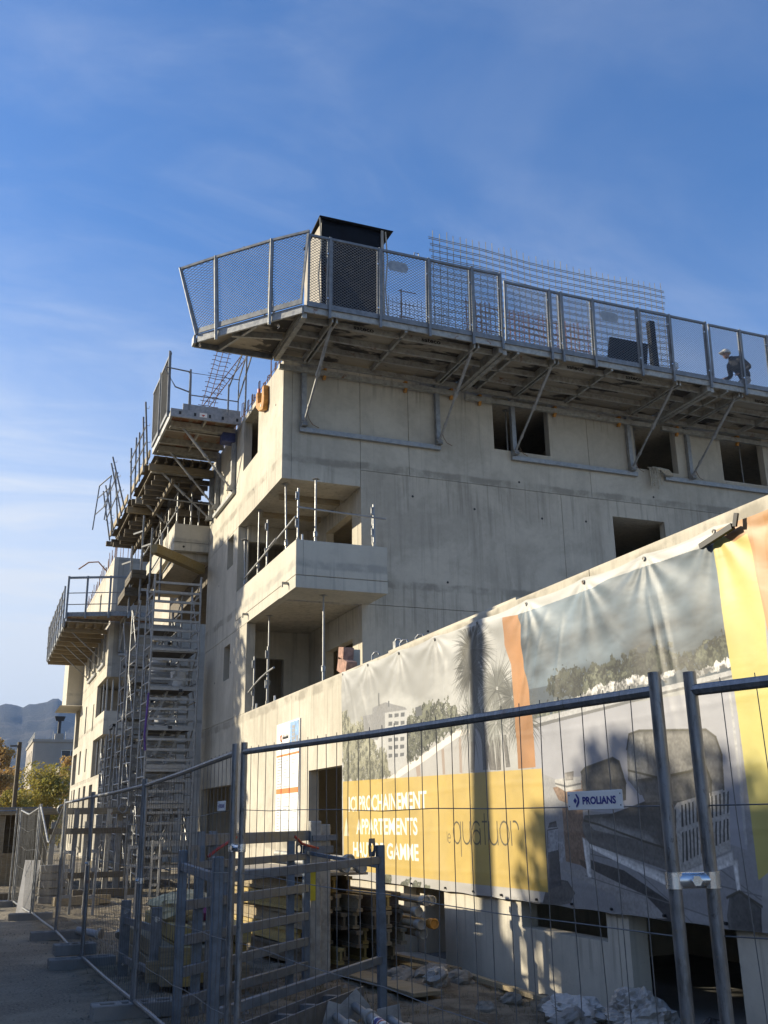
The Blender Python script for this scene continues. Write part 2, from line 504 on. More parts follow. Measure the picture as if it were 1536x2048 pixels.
def wall_mesh(mb, axis, plane, thick, a0, a1, z0, z1, holes=()):
    """upright wall with rectangular holes. axis 'x': wall runs along x, front face at y=plane, depth +y;
       axis 'y': runs along y, front face at x=plane, depth +x. holes: (a0,a1,z0,z1)"""
    A = sorted(set([a0, a1]+[min(max(h[i], a0), a1) for h in holes for i in (0, 1)]))
    Z = sorted(set([z0, z1]+[min(max(h[i], z0), z1) for h in holes for i in (2, 3)]))
    def P(a, d, z): return (a, plane+d, z) if axis == 'x' else (plane+d, a, z)
    na, nz = len(A)-1, len(Z)-1
    solid = [[True]*nz for _ in range(na)]
    for i in range(na):
        for j in range(nz):
            ca, cz = (A[i]+A[i+1])/2, (Z[j]+Z[j+1])/2
            for h in holes:
                if h[0] < ca < h[1] and h[2] < cz < h[3]: solid[i][j] = False
    idx = {}
    vs = []; fs = []
    def V(i, j, d):
        k = (i, j, d)
        if k not in idx:
            idx[k] = len(vs); vs.append(P(A[i], d*thick, Z[j]))
        return idx[k]
    for i in range(na):
        for j in range(nz):
            if not solid[i][j]: continue
            fs.append((V(i, j, 0), V(i+1, j, 0), V(i+1, j+1, 0), V(i, j+1, 0)))
            fs.append((V(i, j, 1), V(i, j+1, 1), V(i+1, j+1, 1), V(i+1, j, 1)))
            if i == 0 or not solid[i-1][j]: fs.append((V(i, j, 0), V(i, j+1, 0), V(i, j+1, 1), V(i, j, 1)))
            if i == na-1 or not solid[i+1][j]: fs.append((V(i+1, j, 0), V(i+1, j, 1), V(i+1, j+1, 1), V(i+1, j+1, 0)))
            if j == 0 or not solid[i][j-1]: fs.append((V(i, j, 0), V(i, j, 1), V(i+1, j, 1), V(i+1, j, 0)))
            if j == nz-1 or not solid[i][j+1]: fs.append((V(i, j+1, 0), V(i+1, j+1, 0), V(i+1, j+1, 1), V(i, j+1, 1)))
    mb._add(vs, fs)
def wall(name, mat, parent, axis, plane, thick, a0, a1, z0, z1, holes=()):
    mb = MB(); wall_mesh(mb, axis, plane, thick, a0, a1, z0, z1, holes)
    return mb.build(name, mat, parent)

# ------------------------------------------------------------------ ground
rng = random.Random(7)
def gz(x, y):
    t = min(max((x-1.6)/3.6, 0), 1)
    z = -0.14*t*t*(3-2*t)
    if y > 16: z *= max(0.25, 1-(y-16)/14)
    return z
def hnoise(x, y):
    return (math.sin(x*3.1+1.3*math.sin(y*2.3))*math.sin(y*2.7+1.7*math.sin(x*1.9))+0.6*math.sin(x*7.3+y*5.1)*math.sin(y*8.7-x*3.3))
def make_ground():
    def axis(lo, hi, step, far, grow=1.45):
        a = list(np.arange(lo, hi+1e-6, step))
        s = step; x = hi; up = []
        while x < far:
            s *= grow; x += s; up.append(x)
        s = step; x = lo; dn = []
        while x > -far:
            s *= grow; x -= s; dn.append(x)
        return dn[::-1]+a+up
    xs = axis(-2.0, 6.2, 0.1, 3900); ys = axis(2.0, 34.0, 0.1, 3900)
    vs = []
    for y in ys:
        for x in xs:
            z = gz(x, y)
            if -3 < x < 7 and 1 < y < 50:
                k = min(max((x-0.9)/0.8, 0.12), 1)
                z += 0.022*k*hnoise(x, y)+0.012*k*hnoise(x*3.7+5, y*3.3)
                # rubble heaped in front of the wall
                z += 0.10*math.exp(-((x-4.9)/0.55)**2-((y-11.3)/1.0)**2)
                z += 0.05*math.exp(-((x-4.6)/0.6)**2-((y-9.0)/1.2)**2)
            if x > 6.0: z = -0.15
            vs.append((x, y, z))
    nx = len(xs)
    fs = [(j*nx+i, j*nx+i+1, (j+1)*nx+i+1, (j+1)*nx+i) for j in range(len(ys)-1) for i in range(nx-1)]
    me = bpy.data.meshes.new('ground')
    me.from_pydata(vs, [], fs)
    me.polygons.foreach_set('use_smooth', [True]*len(fs))
    m, nt, b = _base('ground', 0.95)
    p = _pos(nt)
    sep = nt.nodes.new('ShaderNodeSeparateXYZ'); nt.links.new(p, sep.inputs[0])
    wob = _noise(nt, p, 1.4, 5, 0.65)
    add = nt.nodes.new('ShaderNodeMath'); add.operation = 'MULTIPLY_ADD'; add.inputs[1].default_value = 0.9
    nt.links.new(wob, add.inputs[0]); nt.links.new(sep.outputs[0], add.inputs[2])
    side = _range(nt, add.outputs[0], 1.35, 1.95)
    peb = _range(nt, _noise(nt, p, 34, 4, 0.7), 0.35, 0.68)
    asphalt = _mix(nt, peb, (0.15, 0.128, 0.098), (0.33, 0.29, 0.225))
    dust = _range(nt, _noise(nt, p, 0.8, 6, 0.6), 0.42, 0.70, 0.0, 0.75)
    asphalt = _mix(nt, dust, asphalt, (0.40, 0.35, 0.265))
    soil = _mix(nt, _range(nt, _noise(nt, p, 2.1, 7, 0.65), 0.35, 0.65), (0.13, 0.105, 0.07), (0.31, 0.265, 0.19))
    soil = _mix(nt, _range(nt, _noise(nt, p, 26, 5, 0.7), 0.52, 0.68), soil, (0.26, 0.24, 0.20))
    moss = _range(nt, _noise(nt, p, 1.0, 5, 0.7, 0.5), 0.54, 0.70, 0.0, 0.55)
    soil = _mix(nt, moss, soil, (0.06, 0.065, 0.025))
    nt.links.new(_mix(nt, side, asphalt, soil), b.inputs['Base Color'])
    _bump(nt, b, _noise(nt, p, 22, 8, 0.8), 0.9, 0.04)
    me.materials.append(m)
    o = bpy.data.objects.new('ground', me); COL.objects.link(o)
    struct(o)
make_ground()

# ------------------------------------------------------------------ far mountain ridge
def make_hills():
    r = random.Random(3)
    ctrl = [(-60, 2.0), (-40, 3.2), (-20, 4.4), (-8, 5.8), (0.5, 6.2), (2.0, 6.42), (3.6, 6.62), (5.0, 6.25), (7.5, 6.3), (12, 5.6), (25, 4.8), (45, 3.6), (70, 2.0)]
    D = 3200.0
    def ridge(a):
        for i in range(len(ctrl)-1):
            if ctrl[i][0] <= a <= ctrl[i+1][0]:
                t = (a-ctrl[i][0])/(ctrl[i+1][0]-ctrl[i][0])
                return ctrl[i][1]*(1-t)+ctrl[i+1][1]*t
        return 2.0
    na, nr = 420, 40
    vs = []; fs = []
    for i in range(na+1):
        a = -58+126*i/na
        h = math.tan(math.radians(ridge(a)))*D
        h += 5*math.sin(a*2.1)+3.5*math.sin(a*5.3+1)+2.2*math.sin(a*11.7)+1.4*math.sin(a*23+2)
        for j in range(nr+1):
            t = j/nr
            d = D-1500+1500*t if t <= 1 else D
            prof = t**1.15
            z = h*prof
            z += 22*math.sin(t*9+a*0.35)*t*(1-t)*2+14*math.sin(a*1.7+t*16)*t*(1-t)*2+7*math.sin(a*4.1-t*27)*t*(1-t)
            vs.append((math.sin(math.radians(a))*d, math.cos(math.radians(a))*d, z-4))
        d = D+500
        vs.append((math.sin(math.radians(a))*d, math.cos(math.radians(a))*d, -20))
    n = nr+2
    for i in range(na):
        for j in range(n-1):
            fs.append((i*n+j, (i+1)*n+j, (i+1)*n+j+1, i*n+j+1))
    me = bpy.data.meshes.new('hills'); me.from_pydata(vs, [], fs)
    me.polygons.foreach_set('use_smooth', [True]*len(fs))
    m, nt, b = _base('hills', 0.95)
    p = _pos(nt)
    n1 = _noise(nt, _map(nt, p, (1, 1, 2.6)), 0.0048, 8, 0.62, 0.5)
    n2 = _noise(nt, p, 0.045, 6, 0.7)
    c = _mix(nt, _range(nt, n2, 0.35, 0.65), (0.012, 0.016, 0.014), (0.034, 0.034, 0.026))
    c = _mix(nt, _range(nt, n1, 0.52, 0.62), c, (0.075, 0.066, 0.048))
    c = _mix(nt, _range(nt, _noise(nt, _map(nt, p, (1, 1, 7)), 0.008, 6, 0.6), 0.60, 0.70), c, (0.14, 0.13, 0.115))
    nt.links.new(c, b.inputs['Base Color'])
    _bump(nt, b, n2, 1.0, 8.0)
    me.materials.append(m)
    o = bpy.data.objects.new('hills', me); COL.objects.link(o); struct(o)
make_hills()

# ------------------------------------------------------------------ the building under construction
FX, FY = 5.8, 20.38        # planes of its sunlit side and of its shaded side
bld = thing('apartment_building', 'raw concrete apartment building under construction with corner loggias and scaffold tower', 'building', (FX, FY, 0))
T = 0.22
G = 0.006                  # half width of a panel joint
def right_wall(x0, x1, z0, z1, holes=(), mat='concrete', name='wall_panel'):
    return wall(name, mat, bld, 'x', FY, T, x0+G, x1-G, z0+G, z1-G, holes)
def left_wall(y0, y1, z0, z1, holes=(), mat='concrete', name='wall_panel'):
    return wall(name, mat, bld, 'y', FX, T, y0+G, y1-G, z0+G, z1-G, holes)
# shaded side
WIN_TOP = [(11.34, 12.98, 10.57, 12.02), (15.64, 17.03, 10.57, 12.02), (18.58, 20.11, 10.57, 12.02), (22.6, 24.1, 10.57, 12.02)]
right_wall(5.8+T, 7.72, 9.14, 12.14)
right_wall(7.72, 8.98, 9.56, 12.14)
right_wall(8.98, 14.15, 9.56, 12.14, [WIN_TOP[0]])
right_wall(14.15, 21.6, 9.56, 12.14, WIN_TOP[1:3])
right_wall(21.6, 30.0, 9.56, 12.14, WIN_TOP[3:])
WIN_LOW = [(14.73, 16.37, 7.6, 9.13)]
right_wall(7.72, 13.2, 6.34, 9.56, mat='concrete_lower')
right_wall(13.2, 18.4, 6.34, 9.56, WIN_LOW, mat='concrete_lower')
right_wall(18.4, 30.0, 6.34, 9.56, mat='concrete_lower')
right_wall(7.72, 30.0, 3.3, 6.34, mat='concrete_lower')
# sunlit side
left_wall(FY, 24.5, 9.14, 12.14, [(22.62, 24.13, 10.57, 12.0)])
left_wall(24.5, 28.2, 9.14, 12.14)
left_wall(24.5, 28.2, 6.34, 9.14, [(24.97, 25.66, 8.22, 9.08)])
left_wall(24.5, 28.2, 4.15, 6.34, [(25.0, 25.68, 5.21, 6.11)])
left_wall(23.27, 24.5, 4.15, 6.34)
left_wall(24.46, 24.5, 6.34, 9.14)
# return of the sunlit side, closing the volume
wall('wall_panel', 'concrete', bld, 'x', 28.2, T, FX+T+0.003, 9.1, -0.2, 9.13)
wall('wall_panel', 'concrete', bld, 'x', 28.2, T, FX+T+0.003, 7.55, 9.4, 12.14)
# floors and roof deck
def slab(x0, x1, y0, y1, z0, z1, name='floor_slab', mat='concrete_lower'):
    mb = MB(); mb.box(x0, x1, y0, y1, z0, z1); return mb.build(name, mat, bld)
slab(FX+T+.003, 30, FY+T+.003, 28.19, 11.97, 12.15)
slab(FX+T+.003, 30, FY+T+.003, 28.19, 9.145, 9.40)
slab(FX+T+.003, 30, FY+T+.003, 28.19, 6.345, 6.58)
slab(FX+T+.003, 30, FY+T+.003, 28.19, 3.30, 3.52)
wall('inner_wall', 'concrete_lower', bld, 'x', 27.4, 0.2, FX+T+.003, 30, 9.41, 11.96)
wall('inner_wall', 'concrete_lower', bld, 'x', 25.6, 0.2, 7.93, 30, 6.59, 9.14)
wall('inner_wall', 'concrete_lower', bld, 'x', 25.6, 0.2, 7.93, 30, 3.53, 6.34)
for z0, z1 in ((6.59, 9.14), (3.53, 6.34)):
    # loggia: side wall with a door opening, back wall with a door opening
    wall('inner_wall', 'concrete', bld, 'y', 7.72, 0.2, FY+T+.003, 24.3, z0, z1, [(20.98, 22.9, z0-1, z0+2.12)])
    wall('inner_wall', 'concrete', bld, 'x', 24.3, 0.2, FX+T+.003, 7.92, z0, z1, [(6.05, 7.05, z0-1, z0+2.12)])
    wall('inner_wall', 'concrete_lower', bld, 'y', 9.9, 0.2, FY+T+.003, 25.6, z0, z1)
    wall('inner_wall', 'concrete_lower', bld, 'x', 26.5, 0.2, FX+T+.003, 7.93, z0, z1)
wall('inner_wall', 'concrete_lower', bld, 'y', 10.2, 0.2, FY+T+.003, 27.4, 9.41, 11.96)
wall('inner_wall', 'concrete_lower', bld, 'y', 14.6, 0.2, FY+T+.003, 27.4, 9.41, 11.96)
# corner balcony
bal = MB()
bal.box(FX, 7.88, 19.2, FY-.003, 6.33, 6.588)
bal.box(FX+.0, FX+T, FY+.0, 24.46, 6.345, 6.588)
balc = bal.build('balcony_slab', 'concrete_smooth', bld)
p = MB()
p.box(FX, FX+.16, 19.2, 24.45, 6.604, 7.37)
p.box(FX+.163, 7.88, 19.2, 19.36, 6.604, 7.37)
p.box(7.72, 7.88, 19.363, FY-.004, 6.604, 7.37)
p.build('balcony_parapet', 'concrete_smooth', balc, bevel=0.008)
p = MB(); p.box(FX+.02, 7.86, 19.22, 19.34, 6.586, 6.606); p.box(FX+.02, FX+.14, 19.342, 24.43, 6.586, 6.606)
p.build('joint_seal', 'concrete_block', balc)
for y in (19.75, 23.2):
    mb = MB(); mb.bar((FX-.14, y, 6.53), (FX+.05, y, 6.53), .05, .05); mb.bar((FX-.13, y, 6.44), (FX-.13, y, 6.54), .04, .03, (1, 0, 0))
    mb.build('lifting_anchor', 'steel_dirty', balc)
# tie holes left by the formwork
mb = MB()
for (x, z) in ((9.05, 9.05), (10.7, 8.9), (12.6, 8.85), (9.35, 5.8), (7.95, 5.0), (13.9, 8.9), (17.1, 8.95), (12.0, 9.75), (16.1, 9.8), (9.9, 7.0), (12.4, 6.9)):
    mb.tube((x, FY-.004, z), (x, FY+.01, z), .03, 8)
for (y, z) in ((21.0, 11.2), (23.0, 9.7), (26.7, 5.3), (24.9, 5.6), (26.6, 8.0)):
    mb.tube((FX-.004, y, z), (FX+.01, y, z), .03, 8)
stuff(mb.build('tie_hole', 'black_plastic', bld))
# recessed facade beyond the sunlit side: upper storey with dark openings, deep recess below
wall('rear_wall', 'concrete_lower', bld, 'y', 6.7, T, 28.43, 44.0, 9.41, 12.1, [(29.2, 30.4, 9.3, 11.6), (31.2, 32.8, 9.3, 11.6), (34, 36, 9.3, 11.6), (38, 40, 9.3, 11.6)])
wall('darkened_wall', 'dark_ply', bld, 'y', 9.2, T, 28.43, 44.0, -.2, 9.13)  # rear wall of the recess, coloured dark in place of its shade
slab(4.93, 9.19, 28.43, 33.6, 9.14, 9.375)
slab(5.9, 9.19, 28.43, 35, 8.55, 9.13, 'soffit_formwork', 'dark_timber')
slab(6.93, 12, 28.43, 44, 11.9, 12.1)
for y in (28.75, 31.9):
    mb = MB(); mb.box(6.35, 6.6, y, y+.25, 9.385, 11.95); mb.build('column', 'concrete', bld)
# small balcony past the sunlit side
bal = MB(); bal.box(4.76, 6.49, 28.2-.0, 33.6, 9.38, 9.628); b2 = bal.build('balcony_slab', 'concrete_smooth', bld)
p = MB(); p.box(4.76, 4.92, 28.36, 33.6, 9.642, 10.2); p.box(4.76, 5.797, 28.2, 28.357, 9.642, 10.2)
p.build('balcony_parapet', 'concrete_smooth', b2, bevel=.008)
p = MB(); p.box(4.78, 4.9, 28.22, 33.5, 9.627, 9.644); p.box(4.9, 5.79, 28.22, 28.34, 9.627, 9.644); p.build('joint_seal', 'concrete_block', b2)
mb = MB(); mb.tube((5.05, 28.195, 9.5), (5.05, 28.21, 9.5), .035, 8); mb.build('drain_hole', 'black_plastic', b2)

# starter bars standing along the roof edge
mb = MB()
r = random.Random(11)
y = 20.9
while y < 27.5:
    h = r.uniform(.55, .95)
    mb.pipe([(6.0, y, 12.1), (6.0+r.uniform(-.03, .03), y, 12.1+h), (6.0, y+.10, 12.1+h), (6.0, y+.10, 12.1)], .012, 4, False)
    y += r.uniform(.22, .5)
for z in (12.35, 12.6): mb.tube((6.0, 20.7, z), (6.0, 27.4, z+.04), .01, 4)
stuff(mb.build('starter_bar', 'rebar', bld))

# podium wall carrying the banner
pod = thing('podium_wall', 'long concrete garden wall with door openings carrying the printed banner', 'wall', (FX, 10, 0))
HOLES = [(16.1, 18.2, -1, 2.57), (12.38, 13.73, -.11, 2.1), (8.70, 10.36, .5, 1.9), (6.87, 8.34, -1, 1.95), (4.2, 5.9, -1, 1.95), (24.2, 27.9, -1, 2.55)]
def pod_wall(y0, y1, z0=-.4, z1=4.15):
    return wall('wall_panel', 'concrete', pod, 'y', FX, .20, y0+G, y1-G, z0, z1, [h for h in HOLES if h[1] > y0 and h[0] < y1])
pod_wall(-6, 8.52); 
pod_wall(8.52, 14.6); pod_wall(14.6, 20.38); pod_wall(20.38, 24.5); pod_wall(24.5, 28.2, -.4, 4.145)
def podbox(name, mat, *b):
    mb = MB(); mb.box(*b); return mb.build(name, mat, pod)
podbox('terrace_slab', 'concrete_lower', 6.005, 30, -6, 20.377, 3.28, 3.5)
podbox('floor_slab', 'concrete_block', 6.005, 30, -6, 28.1, -.14, -.1)
wall('inner_wall', 'concrete_lower', pod, 'y', 9.0, .2, -6, 20.4, -.1, 3.27)
wall('inner_wall', 'concrete_lower', pod, 'x', 14.9, .2, 6.005, 8.99, -.1, 3.27)
wall('inner_wall', 'concrete_lower', pod, 'x', 11.7, .2, 6.005, 8.99, -.1, 3.27)
wall('inner_wall', 'concrete_lower', pod, 'x', 20.6, .2, 6.005, 8.99, -.1, 3.27)
wall('inner_wall', 'concrete_lower', pod, 'y', 8.0, .2, 20.81, 28.1, -.1, 3.27)
podbox('door_sill', 'concrete_smooth', 5.3, 5.797, 12.38, 13.73, -.4, -.10)
podbox('door_reveal', 'concrete_smooth', 6.003, 6.55, 13.45, 13.72, -.1, 2.1)
# raised strips on the wall head
podbox('coping', 'concrete', 5.86, 5.97, 10.2, 14.3, 4.152, 4.21)
# lit upstand and blocks left of the banner top
def wedge():
    mb = MB(); mb.box(6.05, 6.25, 16.6, 16.95, 4.0, 4.62); mb.build('upstand', 'concrete', pod)
wedge()
for (dy, rot, mat, z) in ((16.45, .35, 'brick_red', 4.28), (16.5, .18, 'brick_red', 4.52)):
    mb = MB(); c, s = math.cos(rot), math.sin(rot)
    w, h = (.24, .13) if z < 4.4 else (.14, .11)
    pts = [(-w, -h), (w, -h), (w, h), (-w, h)]
    mb.prism([(5.84, dy+a*c-b*s, z+a*s+b*c) for a, b in pts], (.2, 0, 0))
    tag(mb.build('brick', mat, None, bevel=.006), 'reddish hollow brick propped on the wall head'+(' under a smaller one' if z < 4.4 else ', on top of a larger one'), 'brick', 'bricks on the wall head')
for i, (y, h) in enumerate(((15.1, .16), (14.15, .22), (13.9, .16), (13.3, .14))):
    mb = MB()
    mb.pipe([(5.9, y, 4.1), (5.9, y, 4.15+h*.7), (5.93, y-.03, 4.15+h), (5.98, y-.07, 4.15+h), (5.99, y-.09, 4.15+h*.75)], .018, 6)
    if i == 1: mb.box(5.87, 5.95, y-.12, y-.02, 4.16, 4.33)
    tag(mb.build('lifting_loop', 'galvanised', None), ['small steel hook alone on the wall head, leftmost one', 'steel hook with a square block at its foot on the wall head', 'low steel hook just right of the blocked hook', 'low steel hook nearest the palm of the banner'][i], 'hook', 'steel hooks on the wall head')

# second volume further along the street
b2 = thing('apartment_building', 'far concrete block under construction with a corner platform and bare upper storey', 'building', (FX, 52.9, 0))
YB = 52.9
def b2wall(axis, *a, holes=(), mat='concrete'):
    return wall('wall_panel', mat, b2, axis, YB if axis == 'x' else FX, T, *a, holes)
b2wall('x', FX+T, 24, 9.04, 12.2, mat='concrete_shaded'); b2wall('x', FX+T, 24, 12.2, 15.48, mat='concrete_shaded')
b2wall('x', 9.4, 24, 4.15, 9.03, mat='concrete_shaded'); b2wall('x', FX+T, 24, -.3, 4.14, mat='concrete_shaded')
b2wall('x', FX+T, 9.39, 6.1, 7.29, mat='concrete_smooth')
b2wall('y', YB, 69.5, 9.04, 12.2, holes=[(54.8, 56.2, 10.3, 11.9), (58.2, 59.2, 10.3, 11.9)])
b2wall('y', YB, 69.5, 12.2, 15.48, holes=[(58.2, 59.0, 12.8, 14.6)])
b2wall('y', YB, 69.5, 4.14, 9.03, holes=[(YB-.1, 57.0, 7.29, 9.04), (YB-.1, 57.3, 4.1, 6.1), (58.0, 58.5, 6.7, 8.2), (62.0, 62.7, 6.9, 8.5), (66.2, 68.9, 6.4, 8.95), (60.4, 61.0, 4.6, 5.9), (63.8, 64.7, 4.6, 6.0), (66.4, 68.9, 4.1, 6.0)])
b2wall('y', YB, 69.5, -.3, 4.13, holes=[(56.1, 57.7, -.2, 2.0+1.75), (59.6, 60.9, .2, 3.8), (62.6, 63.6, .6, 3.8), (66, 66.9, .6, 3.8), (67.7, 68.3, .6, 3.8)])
def b2box(name, mat, *b):
    mb = MB(); mb.box(*b); return mb.build(name, mat, b2)
for z in (12.0, 9.04, 6.11, 3.9): b2box('floor_slab', 'concrete_shaded', FX+T+.003, 24, YB+T+.003, 69.3, z, z+.2)
wall('inner_wall', 'concrete_shaded', b2, 'x', 57.4, .2, FX+T+.003, 24, 4.2, 8.9)
wall('inner_wall', 'concrete_shaded', b2, 'y', 9.4, .2, YB+T+.003, 69.3, -.3, 12)
bul = MB(); bul.box(4.86, FX-.003, 66, 69.4, 8.97, 13.5); bul.build('bay', 'concrete_smooth', b2)
mb = MB(); mb.hexa([(4.45, 65.2, 8.85), (FX-.004, 65.2, 8.85), (FX-.004, 69.7, 8.85), (4.45, 69.7, 8.85), (4.86, 65.9, 8.965), (FX-.004, 65.9, 8.965), (FX-.004, 69.5, 8.965), (4.86, 69.5, 8.965)])
mb.build('bay_base', 'concrete_smooth', b2)
wall('wall_panel', 'concrete_shaded', b2, 'x', 69.503, T, FX, 24, -.3, 15.4)
mb = MB(); r = random.Random(5)
for i in range(29):
    y = YB+.1+i*.55; h = r.uniform(.5, 1.0)
    if i < 2: h = 1.3
    mb.pipe([(5.9, y, 15.4), (5.9+r.uniform(-.1, .05), y, 15.48+h)], .02, 4, False)
for i in range(12):
    x = 6.1+i*.4; mb.pipe([(x, YB+.1, 15.4), (x, YB+.1, 15.48+r.uniform(.5, .95)), (x+.14, YB+.1, 15.48+.8), (x+.14, YB+.1, 15.4)], .018, 4, False)
mb.pipe([(5.9, 57, 15.6), (5.4, 57.5, 16.3), (4.9, 58, 16.35), (4.4, 58.4, 16.0)], .04, 6)
stuff(mb.build('starter_bar', 'rebar', b2))

